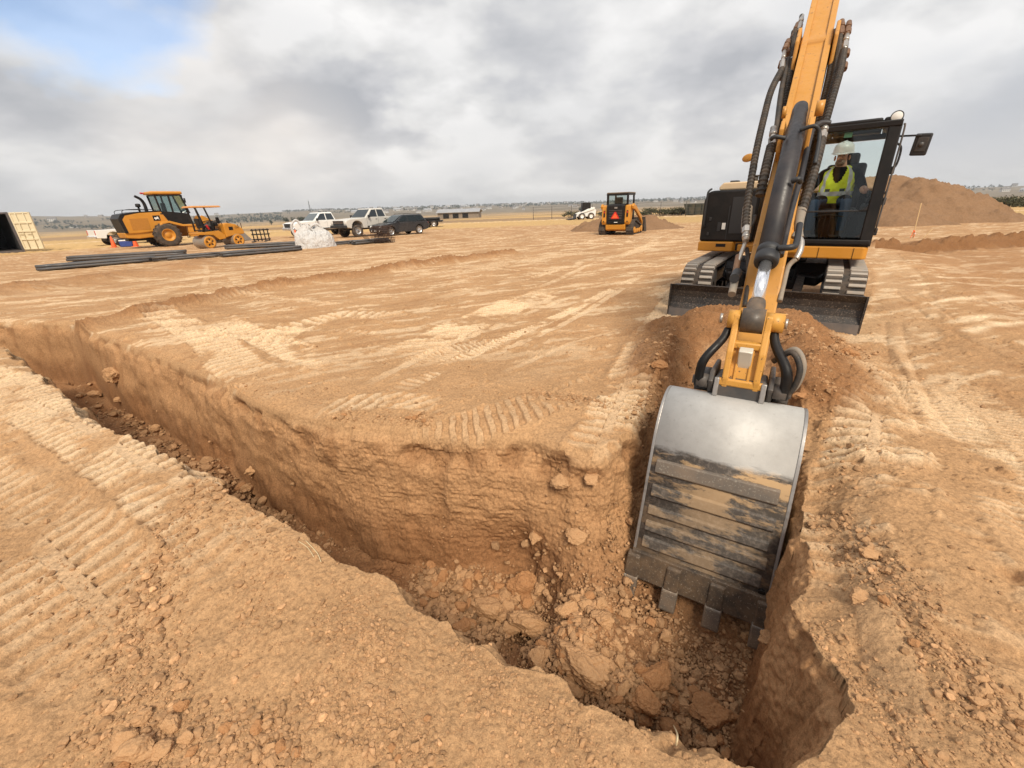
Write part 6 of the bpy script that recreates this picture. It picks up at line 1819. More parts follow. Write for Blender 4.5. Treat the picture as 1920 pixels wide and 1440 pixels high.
# grey plastic pipes in loose bundles
def pipe_bundle(a, b, n, r, wide, label, grp, end_jit=.6, layers=2):
    a, b = Vector((*a, 0)), Vector((*b, 0)); d = (b - a).normalized(); s = Vector((-d.y, d.x, 0))
    k = 0; per = math.ceil(n / layers)
    for L in range(layers):
        cnt = per - L
        for i in range(cnt):
            if k >= n: return
            off = (i - (cnt - 1) / 2) * r * 2.04 + random.uniform(-.003, .003)
            p = a + s * off + d * random.uniform(0, end_jit); q = b + s * off - d * random.uniform(0, end_jit)
            zp, zq, zm = (lay(t.x, t.y) + r * (1 + 1.75 * L) + .03 for t in (p, q, (p + q) / 2))
            pts = [(p.x, p.y, zp)] + [(p.x + (q.x - p.x) * t, p.y + (q.y - p.y) * t, max(zp + (zq - zp) * t, lay(p.x + (q.x - p.x) * t, p.y + (q.y - p.y) * t) + r * (1 + 1.75 * L))) for t in (.25, .5, .75)] + [(q.x, q.y, zq)]
            mb = MB(); mb.tube(pts, r, n=12, sub=2)
            mb.tube([Vector(pts[0]) - d * .001, Vector(pts[0]) - d * .01], r * .82, n=12)
            o = mb.build('plastic_pipe', M['pipe']); tag(o, label, 'pipe', grp)
            k += 1
pipe_bundle(gp(66, 507, -.16), gp(300, 487, -.16), 13, .052, .5, 'long grey plastic pipe in the loose bundle at the far left', 'pipes of the left bundle')
pipe_bundle(gp(128, 488, -.18), gp(352, 476, -.18), 9, .06, .4, 'dark pipe in the raised second bundle behind the left one', 'pipes of the second bundle', .2)
pipe_bundle(gp(285, 489, -.16), gp(425, 479, -.18), 9, .048, .4, 'thin grey pipe lying in the middle of the row of bundles', 'pipes of the middle bundle')
pipe_bundle(gp(412, 481, -.16), gp(566, 468, -.18), 13, .054, .4, 'grey pipe in the bundle that ends at the white bulk bag', 'pipes of the right bundle', .25)
pipe_bundle(gp(424, 466, -.2), gp(565, 459, -.2), 11, .058, .4, 'thick dark pipe stacked behind the bundle by the white bag', 'pipes of the back bundle', .15)
pipe_bundle(gp(618, 461, -.2), gp(668, 456, -.2), 3, .05, .4, 'thin dark pipe on the ground right of the white bag', 'pipes right of the bag', .1)
pipe_bundle(gp(657, 459, -.2), gp(728, 452, -.2), 12, .055, .4, 'dark pipe in the short bundle beside the rusty wire roll', 'pipes of the short bundle', .2)
# rusty roll of wire mesh
p = Vector((*gp(720, 455, -.2), 0)); zr = lay(p.x, p.y)
mb = MB()
for k in range(14):
    x_ = -.55 + k * .085
    mb.lathe([(.44 + .03 * math.sin(k * 2.1), -.008), (.46 + .03 * math.sin(k * 2.1), 0), (.44 + .03 * math.sin(k * 2.1), .008)], (x_, 0, .46), (1, 0, 0), 26)
    mb.lathe([(.30, -.008), (.315, 0), (.30, .008)], (x_ + .03, .03, .42), (1, 0, 0), 20)
for k in range(22):
    a = k * 2 * math.pi / 22; mb.tube([(-.58, .45 * math.cos(a), .46 + .45 * math.sin(a)), (.58, .45 * math.cos(a + .1), .46 + .45 * math.sin(a + .1))], .011, n=5)
for k in range(5): mb.tube([(-.6 - .1 * k, -.2 + .1 * k, .1), (-.9 - .1 * k, -.35, .55 + .06 * k)], .012, n=5)
wr = mb.build('wire_mesh_roll', M['rust']); wr.location = (p.x, p.y, zr); wr.rotation_euler = (0, 0, heading(p.x, p.y, .97, .25))
tag(wr, 'rusty brown roll of wire mesh at the end of the short pipe bundle', 'wire roll')
# white bulk bag slumped in folds
p = Vector((*gp(592, 463, -.2), 0)); zb = lay(p.x, p.y)
n1, n2 = 96, 40; v = []; f = []
_a, _t = np.meshgrid(np.linspace(0, 2 * math.pi, n1, endpoint=False), np.linspace(0, 1, n2 + 1)); _cx, _sx = np.cos(_a), np.sin(_a)
FN = noise3(_cx * 2.3 + .6 * _t, _sx * 2.3 - .5 * _t, _t * 1.6, 41); FN = FN
FM = noise3(_cx * 5 - 2.0 * _t, _sx * 5 + 1.5 * _t, _t * 3.0, 42) * 1.4
for j in range(n2 + 1):
    t = j / n2
    for i in range(n1):
        a = 2 * math.pi * i / n1
        rad = (.92 - .10 * t - .52 * t ** 3.2) * (1 + .10 * math.cos(2 * a + .5) + .05 * math.cos(4 * a))
        fold = .11 * float(FN[j, i]) * (1 - .35 * t) + .02 * float(FM[j, i])
        if t > .98: rad *= .5
        v.append(((rad + fold) * math.cos(a) * .98, (rad + fold) * math.sin(a) * .72, 1.02 * t ** .9 + .07 * math.sin(a * 2 + 1) * t + .10 * t * math.cos(a - 2.4) + .10 * float(FM[j, i]) * t - (.05 if j == 0 else 0)))
for j in range(n2):
    for i in range(n1): f.append((j * n1 + i, j * n1 + (i + 1) % n1, (j + 1) * n1 + (i + 1) % n1, (j + 1) * n1 + i))
f.append(tuple(n2 * n1 + i for i in range(n1)))
bag = obj_from_pydata('bulk_bag', v, f, M['fabric_white'], None, True); bag.location = (p.x, p.y, zb); bag.rotation_euler = (0, 0, heading(p.x, p.y, 1, 0))
tag(bag, 'big white woven bulk bag slumped in folds beside the pipes', 'bulk bag')
for s, (a0, h) in enumerate(((-.55, .40), (.35, .16))):
    mb = MB(); pts = [(a0 - .30, -.1, .55 + .3 * s), (a0 - .42, -.12, .95 + h * .4), (a0 - .12, -.1, 1.0 + h), (a0 + .12, -.05, .98)]
    mb.tube(pts, .055, n=8, sub=6); mb.build('lifting_strap', M['fabric_white'], bag)
# traffic cones
def cone(px_, py_, D, label):
    p = gd(px_, py_, D); z = lay(p.x, p.y)
    r = empty('traffic_cone', (p.x, p.y, z)); tag(r, label, 'traffic cone', 'orange traffic cones')
    MB().lathe([(0, .74), (.03, .74), (.05, .70), (.16, .03), (.16, .0)], (0, 0, .03), (0, 0, 1), 20).build('cone_body', M['orange'], r)
    MB().box((0, 0, .02), (.38, .38, .04), bev=.01).build('cone_base', M['orange'], r)
    MB().lathe([(.110, .30), (.088, .44)], (0, 0, .03), (0, 0, 1), 20).build('reflective_collar', M['label_white'], r)
cone(556, 447, 30, 'orange traffic cone left of the white bulk bag')
cone(213, 459, 33, 'orange traffic cone under the tail of the wheel loader')
cone(254, 457, 33, 'orange traffic cone beside the blue box below the loader')
p = gd(238, 457, 33.2); z = lay(p.x, p.y)
r = empty('cool_box', (p.x, p.y, z), .4); tag(r, 'blue cool box on the ground below the wheel loader', 'cool box')
MB().box((0, 0, .22), (.75, .42, .40), bev=.04).build('box_body', M['blue'], r); MB().box((0, 0, .45), (.77, .44, .07), bev=.02).build('lid', M['label_white'], r)
p = gd(227, 457, 33.4); z = lay(p.x, p.y)
mb = MB(); mb.box((0, 0, .28), (.5, .3, .5), rot=(0, .5, 0), bev=.1).box((.3, .1, .14), (.5, .3, .25), rot=(.2, -.3, .5), bev=.08); o = mb.build('tool_bag', M['plastic']); o.location = (p.x, p.y, z); tag(o, 'black tool bag heaped under the back of the wheel loader', 'bag')
# attachment forks with upright bars right of the roller
p = gd(490, 445, 33); z = lay(p.x, p.y)
mb = MB()
for k in range(5): mb.box((-.5 + k * .25, 0, .45), (.07, .07, .85), bev=.01)
for zz_ in (.15, .5, .8): mb.box((0, 0.001, zz_), (1.2, .09, .08), bev=.01)
for k in (-.4, .4): mb.box((k, -.6, .06), (.12, 1.1, .05), bev=.01)
o = mb.build('pallet_fork', M['black']); o.location = (p.x, p.y, z); o.rotation_euler = (0, 0, heading(p.x, p.y, 1, .2)); tag(o, 'black pallet fork attachment standing right of the roller', 'pallet fork')
# upright survey pickets beyond the roller
for k, (px_, h) in enumerate(((431, 1.5), (437, 1.3), (448, 1.2), (454, 1.3))):
    p = gd(px_, 432, 36); z = lay(p.x, p.y)
    mb = MB(); mb.box((0, 0, h / 2), (.05, .03, h), rot=(0, R(-4 + 2 * k), 0), bev=.004); o = mb.build('picket', M['rust'] if k > 1 else M['black']); o.location = (p.x, p.y, z)
    tag(o, ['thin black picket, leftmost of the four behind the roller', 'thin black picket next to the leftmost one behind the roller', 'rusty brown picket behind the roller bonnet, left of its twin', 'rusty brown picket, rightmost of the four behind the roller'][k], 'picket', 'pickets behind the roller')
# low dark trailer beyond the estate car
p = gd(808, 417, 50); z = lay(p.x, p.y)
r = empty('flatbed_trailer', (p.x, p.y, z), heading(p.x, p.y, .98, .1)); tag(r, 'low black flatbed trailer standing beyond the estate car', 'trailer')
MB().box((0, 0, .62), (2.6, 1.9, .16), bev=.02).box((0, .1, .85), (2.0, 1.2, .3), bev=.1).build('deck', M['black'], r)
for x in (-.4, .4):
    for s in (-1, 1): wheel(r, x, s * .9, .33, .33, .2, s)
# dark skip box by the fence and hauled plate
p = gd(1309, 404, 62); z = lay(p.x, p.y)
r = empty('skip_bin', (p.x, p.y, z), heading(p.x, p.y, 1, .1)); tag(r, 'dark green open skip bin beside the wire fence', 'skip bin')
mb = MB(); yp(mb, [(-1.5, .1), (-1.9, 1.5), (1.9, 1.5), (1.5, .1)], -.9, .9, bev=.03); mb.build('bin_body', painted('dark_green', (.02, .03, .022), .6, .2, 2), r)
mb = MB()
for x in (-1.2, -.4, .4, 1.2): mb.box((x, 0, .8), (.08, 1.86, 1.36), bev=.01)
mb.build('bin_rib', M['black'], r)
# marker stakes on the right
p = gd(1712, 437, 17.5); z = lay(p.x, p.y)
r = empty('survey_stake', (p.x, p.y, z - .05)); tag(r, 'tall wooden survey stake with an orange ribbon in front of the dirt stockpile', 'stake')
MB().box((0, 0, .65), (.035, .018, 1.32), rot=(0, R(-4), 0), bev=.003).build('lath', M['wood'], r)
mb = MB(); mb.tube([(0, -.02, .30), (-.04, -.03, .24), (-.05, -.03, .12), (-.08, -.02, .04)], .012, n=6, sub=3).tube([(.0, -.02, .31), (.05, -.03, .22), (.04, -.03, .05)], .010, n=6, sub=3).tube([(-.03, 0, .30), (.03, -.02, .30)], .018, n=6); mb.build('ribbon', M['orange'], r)
MB().box((.06, -.03, .20), (.06, .01, .05), bev=.002).build('paper_tag', M['label_white'], r)
p = gd(1738, 441, 17.0); z = lay(p.x, p.y)
mb = MB(); mb.box((0, 0, .16), (.03, .018, .42), rot=(0, R(38), 0), bev=.003); o = mb.build('survey_stake', M['wood']); o.location = (p.x, p.y, z); tag(o, 'short wooden stake leaning right of the ribboned one', 'stake')

# ---------------------------------------------------------------- stockpiles
def heap(name, peaks, x0, x1, y0, y1, step, label, cat, mat, sink=.25):
    nx, ny = int((x1 - x0) / step), int((y1 - y0) / step)
    xs = np.linspace(x0, x1, nx); ys = np.linspace(y0, y1, ny)
    X, Y = np.meshgrid(xs, ys, indexing='ij'); x, y = X.ravel(), Y.ravel()
    g = base(x, y)[0]
    h = np.full(x.shape, -9.)
    for (ax, ay, bx, by, zt, sl) in peaks:
        d, a, s = dist_poly(x, y, [(ax, ay), (bx, by)])
        d = d * (1 + .10 * noise2(x * .5, y * .5, 400)) + .25 * noise2(x * .9, y * .9, 401)
        h = np.maximum(h, zt - sl * np.sqrt(d * d + .16) + .4 * sl)
    h = h + .14 * fbm(x, y, .8, 4, 402) + .05 * fbm(x, y, 4., 3, 403) + (lumps(x, y, .35, 410, .5) * .8 + lumps(x, y, .16, 411, .6) * .8 + lumps(x, y, .8, 412, .2, .15, .4) * .6) * sstep(-.1, .4, h - g)
    z = np.maximum(h, g - sink)
    v = np.stack([x, y, z], 1)
    f = [(i * ny + j, (i + 1) * ny + j, (i + 1) * ny + j + 1, i * ny + j + 1) for i in range(nx - 1) for j in range(ny - 1)
         if max(h[i * ny + j], h[(i + 1) * ny + j + 1], h[(i + 1) * ny + j], h[i * ny + j + 1]) > g[i * ny + j] - .15]
    o = obj_from_pydata(name, v.tolist(), f, mat, None, True)
    bm_ = bmesh.new(); bm_.from_mesh(o.data); bmesh.ops.delete(bm_, geom=[q for q in bm_.verts if not q.link_faces], context='VERTS'); bm_.to_mesh(o.data); bm_.free()
    tag(o, label, cat)
    return o
M['heap'] = earth('stockpile_earth', (.20, .115, .062), (.255, .150, .082), (.33, .20, .115), bscale=9., bstr=.7, bdist=.06)
pk = lambda px_, py_, D: gd(px_, py_, D)
a, b, c, d, e = pk(1640, 330, 31), pk(1685, 325, 31), pk(1728, 329, 29.5), pk(1785, 340, 29), pk(1815, 350, 28.5)
heap('dirt_stockpile', [(a.x - 3, a.y + 1, b.x, b.y, b.z - .15, .64), (c.x, c.y, c.x + .1, c.y + .2, c.z - .12, .66), (d.x - .3, d.y, d.x + .1, d.y, d.z - .18, .62), (c.x - 3.6, c.y - 2.6, c.x - 3.2, c.y - 2.4, c.z - 1.2, .58)], 14, 37, 21, 38, .10, 'big brown stockpile of loose dirt with two rounded peaks behind the excavator', 'dirt pile', M['heap'])
a, b = pk(1150, 404, 31), pk(1212, 403, 31)
heap('dirt_heap', [(a.x - .8, a.y, a.x, a.y, .45, .40), (b.x - .9, b.y, b.x, b.y, .55, .42)], 3, 13, 27, 35, .10, 'low dirt heap partly hidden behind the track loader', 'dirt pile', M['heap'])

# ---------------------------------------------------------------- far off: fence, scrub, houses, trees, mast
fn = empty('wire_fence', (0, 0, 0)); tag(fn, 'thin wire fence with steel posts along the dry field', 'fence')
F0 = [gd(1190, 404, 58), gd(1300, 403, 54), gd(1400, 400, 52)]; F0 = [gd(1000, 413, 66)] + F0
Pp = resample([Vector((q.x, q.y, 0)) for q in F0], 3.0)
for q in Pp:
    z = gz(q.x, q.y); mb = MB(); mb.cyl((q.x, q.y, z), (q.x, q.y, z + 1.75), .035, n=6); mb.build('fence_post', M['dark_grey'], fn)
mb = MB()
for q, q2 in zip(Pp[:-1], Pp[1:]):
    for h in (.3, .65, 1.0, 1.35, 1.7): mb.cyl((q.x, q.y, gz(q.x, q.y) + h), (q2.x, q2.y, gz(q2.x, q2.y) + h), .010, n=4, caps=False)
mb.build('fence_wire', M['dark_grey'], fn)

def leaf_clump(rng, c, s, n, leaf):
    """faces of a crown spread through an uneven volume"""
    v = []; f = []
    blobs = [(np.array(c) + rng.normal(0, .33, 3) * np.array(s), rng.uniform(.35, .7)) for _ in range(9)]
    for k in range(n):
        b, r = blobs[rng.integers(0, 9)]
        p = b + rng.normal(0, .45, 3) * r * np.array(s)
        p[2] = max(p[2], .02)
        a = rng.normal(size=3); a /= np.linalg.norm(a); t = np.cross(a, rng.normal(size=3)); t /= np.linalg.norm(t); w_ = np.cross(a, t)
        q = leaf * rng.uniform(.6, 1.4); i = len(v)
        v += [tuple(p + t * q), tuple(p + w_ * q * .6), tuple(p - t * q), tuple(p - w_ * q * .6)]
        f.append((i, i + 1, i + 2, i + 3))
    return v, f
def leaf_mat(name, col):
    m, nt, bs = nodes(name)
    v = texco(nt); n = noise(nt, v, .7, 3); n2_ = noise(nt, v, 9., 2)
    c = mix(nt, ramp(nt, n, [(.3, 0.), (.7, 1.)]), tuple(x * .55 for x in col), tuple(x * 1.4 for x in col))
    c = mix(nt, ramp(nt, n2_, [(.4, 0.), (.7, .6)]), c, tuple(x * 1.6 for x in col)); lk(nt, c, bs.inputs['Base Color'])
    bs.inputs['Roughness'].default_value = .8; bs.inputs['Specular IOR Level'].default_value = .2
    return m
M['scrub'] = leaf_mat('scrub_leaves', (.075, .075, .042)); M['leaves'] = leaf_mat('far_leaves', (.055, .066, .048))
rg = np.random.default_rng(5)
bush_spots = [(1207, 402, 66), (1222, 402, 67), (1245, 401, 66), (1262, 402, 65), (1272, 401, 64), (1290, 401, 64), (1325, 400, 62), (1068, 409, 70), (1130, 407, 70), (1875, 384, 60), (1890, 383, 58), (1905, 382, 60), (1918, 381, 62), (1858, 385, 62)]
protos = []
for k in range(3):
    v, f = leaf_clump(rg, (0, 0, .55), (1.3, 1.1, .55), 900, .085)
    protos.append((v, f))
shr_me = [None] * 3
for k, (px_, py_, D) in enumerate(bush_spots):
    p = gd(px_, py_, D); i = k % 3
    if shr_me[i] is None:
        r = empty('scrub_bush'); obj_from_pydata('foliage', *protos[i], M['scrub'], r)
        mb = MB()
        for q in range(5): mb.tube([(0, 0, -.1), (.3 * math.cos(q * 1.3), .3 * math.sin(q * 1.3), .4), (.6 * math.cos(q * 1.3), .6 * math.sin(q * 1.3), .8)], .025, n=5)
        mb.build('stem', M['rust'], r); shr_me[i] = r
    else: r = copy_tree(shr_me[i])
    r.location = (p.x, p.y, gz(p.x, p.y)); r.rotation_euler = (0, 0, k * 1.7); s = 1.0 + .35 * ((k * 37) % 7) / 7; r.scale = (s, s, s * .85)
    tag(r, 'dark low scrub bush on the dry field at the right edge' if px_ > 1800 else 'dark low scrub bush on the dry field by the wire fence', 'bush', 'scrub by the right edge' if px_ > 1800 else 'scrub along the wire fence')

# long low shed out in the fields
p = gd(862, 403, 190); z = gz(p.x, p.y)
r = empty('farm_shed', (p.x, p.y, z - .3), heading(p.x, p.y, .98, .2)); tag(r, 'long low grey roofed shed out in the fields', 'shed')
MB().box((0, 0, 1.3), (17, 7, 2.6)).build('wall', painted('weathered_wall', (.20, .17, .14), .8, .2, .5), r)
mb = MB(); mb.prism([(-4.1, 2.55), (0, 3.7), (4.1, 2.55), (4.1, 2.75), (0, 3.95), (-4.1, 2.75)], -9, 9, 'x'); mb.build('roof', painted('grey_roof', (.30, .31, .33), .6, .1, .5), r)
for x in (-5, -1, 3): MB().box((x, -3.52, 1.1), (2.4, .06, 2.2)).build('door', M['black'], r)

# houses of the far town: one small model per kind, then copies
hrng = random.Random(3)
def house(kind):
    r = empty('far_house')
    w_, d_, h_ = ((13, 9, 5.2), (10, 8, 3.4), (20, 11, 4.2), (9, 9, 6.0))[kind]
    wallc = ((.58, .56, .52), (.50, .44, .37), (.62, .60, .57), (.42, .40, .38))[kind]
    MB().box((0, 0, h_ / 2), (w_, d_, h_)).build('wall', plain('house_wall_' + 'abcd'[kind], wallc, .8), r)
    mb = MB(); mb.prism([(-d_ / 2 - .5, h_), (0, h_ + d_ * .28), (d_ / 2 + .5, h_)], -w_ / 2 - .4, w_ / 2 + .4, 'x'); mb.build('roof', plain('house_roof_' + 'abcd'[kind], ((.16, .14, .13), (.22, .19, .17), (.36, .36, .37), (.13, .12, .12))[kind], .7), r)
    for k in range(int(w_ // 3.2)):
        MB().box((-w_ / 2 + 2 + k * 3.0, -d_ / 2 - .03, h_ * .55), (1.3, .08, 1.4)).build('window', M['black'], r)
    return r
kinds = [house(k) for k in range(4)]; usedk = set()
HL = ['pale two storey far house with a dark gable roof', 'tan single storey far house on the horizon ridge', 'long white far building with a light grey roof', 'grey tall narrow far house among the trees']
def far_point(az, r): return r * math.sin(az), r * math.cos(az)
n_h = 0
for k in range(150):
    u = hrng.random()
    if u < .52: az = hrng.uniform(-.40, .16)
    elif u < .80: az = hrng.uniform(.30, .62)
    elif u < .9: az = hrng.uniform(.82, .95)
    else: az = hrng.uniform(-.92, -.5)
    r_ = hrng.uniform(1500, 2900)
    x, y = far_point(az, r_); kd = hrng.choice((0, 0, 1, 2, 3))
    o = kinds[kd] if kd not in usedk else copy_tree(kinds[kd]); usedk.add(kd)
    s = hrng.uniform(.9, 1.6)
    o.location = (x, y, gz(x, y) - .4); o.rotation_euler = (0, 0, -az + hrng.uniform(-.7, .7)); o.scale = (s, s, s)
    tag(o, HL[kd], 'house', ('pale gabled houses of the far town', 'tan houses of the far town', 'long white buildings of the far town', 'narrow grey houses of the far town')[kd])
# trees of the far town read as one mass
v = []; f = []
for k in range(5200):
    u = rg.random()
    az = rg.uniform(-.45, .70) if u < .70 else (rg.uniform(-1.0, -.45) if u < .92 else rg.uniform(.78, 1.0))
    r_ = (rg.uniform(1900, 3050) if az > -.45 else rg.uniform(1250, 2100)); x, y = far_point(az, r_)
    if noise2(np.array([az * 9.]), np.array([r_ * .0035]), 77)[0] < (-.05 if az > -.45 else .0): continue
    h = rg.uniform(5, 12); z0 = gz(x, y)
    vv, ff = leaf_clump(rg, (0, 0, h * .55), (h * .45, h * .45, h * .42), 16, h * .22)
    i = len(v); v += [(x + a, y + b, z0 + c - .5) for a, b, c in vv]; f += [tuple(i + q for q in t) for t in ff]
o = obj_from_pydata('distant_trees', v, f, M['leaves']); tag(o, 'grey green belt of trees around the houses on the horizon', 'trees', kind='stuff')
# nearer dark trees scattered in the fields
for k, (px_, py_, D, h) in enumerate(((534, 407, 420, 7), (550, 407, 430, 6), (563, 408, 400, 7), (570, 407, 410, 6), (506, 408, 450, 5), (1132, 390, 500, 7), (1088, 388, 700, 8))):
    p = gd(px_, py_, D); r = empty('field_tree', (p.x, p.y, gz(p.x, p.y))); 
    tag(r, 'dark round tree standing alone in the fields behind the pickups' if px_ < 900 else 'dark round tree in the fields left of the track loader', 'tree', 'lone trees behind the pickups' if px_ < 900 else 'lone trees by the track loader')
    vv, ff = leaf_clump(rg, (0, 0, h * .6), (h * .40, h * .40, h * .36), 700, h * .05); obj_from_pydata('crown', vv, ff, M['leaves'], r)
    MB().cyl((0, 0, -.5), (.1, 0, h * .6), .25, .12, n=8).tube([(0, 0, h * .3), (.9, .2, h * .6)], .09, n=6).tube([(0, 0, h * .35), (-.8, .3, h * .65)], .08, n=6).build('trunk', M['rust'], r)
# lattice mast on the skyline
p = gd(581, 392, 1500); z = gz(p.x, p.y); H = (gd(581, 377, 1500).z - z)
mast = empty('lattice_mast', (p.x, p.y, z)); tag(mast, 'thin lattice mast rising above the far town', 'mast')
mb = MB()
for sx, sy_ in ((-1, -1), (1, -1), (1, 1), (-1, 1)): mb.cyl((sx * 1.9, sy_ * 1.9, 0), (sx * .5, sy_ * .5, H), .28, n=5)
for k in range(9):
    w0, w1 = 1.9 - 1.4 * k / 9, 1.9 - 1.4 * (k + 1) / 9; z0_, z1_ = H * k / 9, H * (k + 1) / 9
    for s in (-1, 1): mb.cyl((-w0, s * w0, z0_), (w1, s * w1, z1_), .16, n=4); mb.cyl((s * w0, -w0, z0_), (s * w1, w1, z1_), .16, n=4)
mb.build('lattice', M['dark_grey'], mast)
MB().cyl((0, 0, H), (0, 0, H * 1.12), .2, n=5).build('antenna', M['dark_grey'], mast)
# ---------------------------------------------------------------- clods and gravel
def hit(px_, py_):
    """where the line of sight through a pixel meets the ground"""
    d = gd(px_, py_, 1.0) - Vector((0, 0, CAMH))
    t = np.geomspace(.3, 60, 900)
    x, y, z = d.x * t, d.y * t, CAMH + d.z * t
    g = base(x, y)[0]
    k = int(np.argmax(z < g))
    if k == 0: k = 899
    a, b = t[max(k - 1, 0)], t[k]
    t = np.linspace(a, b, 30); x, y, z = d.x * t, d.y * t, CAMH + d.z * t
    k = int(np.argmax(z <= base(x, y)[0] + 1e-9)); return float(x[k]), float(y[k])
def ico(sub):
    bm_ = bmesh.new(); bmesh.ops.create_icosphere(bm_, subdivisions=sub, radius=1)
    bm_.verts.ensure_lookup_table(); bm_.faces.ensure_lookup_table()
    v = np.array([q.co[:] for q in bm_.verts]); f = np.array([[q.index for q in p.verts] for p in bm_.faces]); bm_.free(); return v, f
def rock(sub, seed, cuts=9, rough=.10, shape=(1, .8, .65)):
    rg_ = np.random.default_rng(seed); v, f = ico(sub); v = v.copy()
    for _ in range(cuts):
        n = rg_.normal(size=3); n /= np.linalg.norm(n); d = rg_.uniform(.48, .84)
        s = v @ n - d; v -= np.where(s > 0, s * .93, 0)[:, None] * n
    o = rg_.uniform(0, 99, 3)
    nz = noise3(v[:, 0] * 1.7 + o[0], v[:, 1] * 1.7, v[:, 2] * 1.7, seed) + .5 * noise3(v[:, 0] * 4 + o[1], v[:, 1] * 4, v[:, 2] * 4, seed + 1)
    if sub > 3: nz = nz - .9 * np.maximum(0, noise3(v[:, 0] * 3.2 + o[2], v[:, 1] * 3.2, v[:, 2] * 3.2, seed + 4) - .15) + .45 * noise3(v[:, 0] * 9, v[:, 1] * 9 + o[2], v[:, 2] * 9, seed + 2) + .30 * noise3(v[:, 0] * 20, v[:, 1] * 20 + o[2], v[:, 2] * 20, seed + 3) + .2 * noise3(v[:, 0] * 45, v[:, 1] * 45 + o[2], v[:, 2] * 45, seed + 5)
    ln = np.linalg.norm(v, axis=1, keepdims=True); v = v * (1 + rough * nz[:, None] / np.maximum(ln, .3))
    return v * np.array(shape), f
M['clod'] = earth('clod_earth', (.40, .222, .108), (.46, .265, .132), (.55, .35, .195), bscale=14., bstr=.35, bdist=.0025)
M['clod_red'] = earth('red_clod_earth', (.34, .165, .072), (.40, .20, .088), (.48, .28, .14), bscale=14., bstr=.35, bdist=.0025)
def rock_mesh(name, sub, seed, shape, mat, rough=.10, smooth=True):
    v, f = rock(sub, seed, 15, rough, shape)
    me = bpy.data.meshes.new(name); me.from_pydata(v.tolist(), [], f.tolist()); me.materials.append(mat)
    me.polygons.foreach_set('use_smooth', [smooth] * len(me.polygons)); me.update(); return me
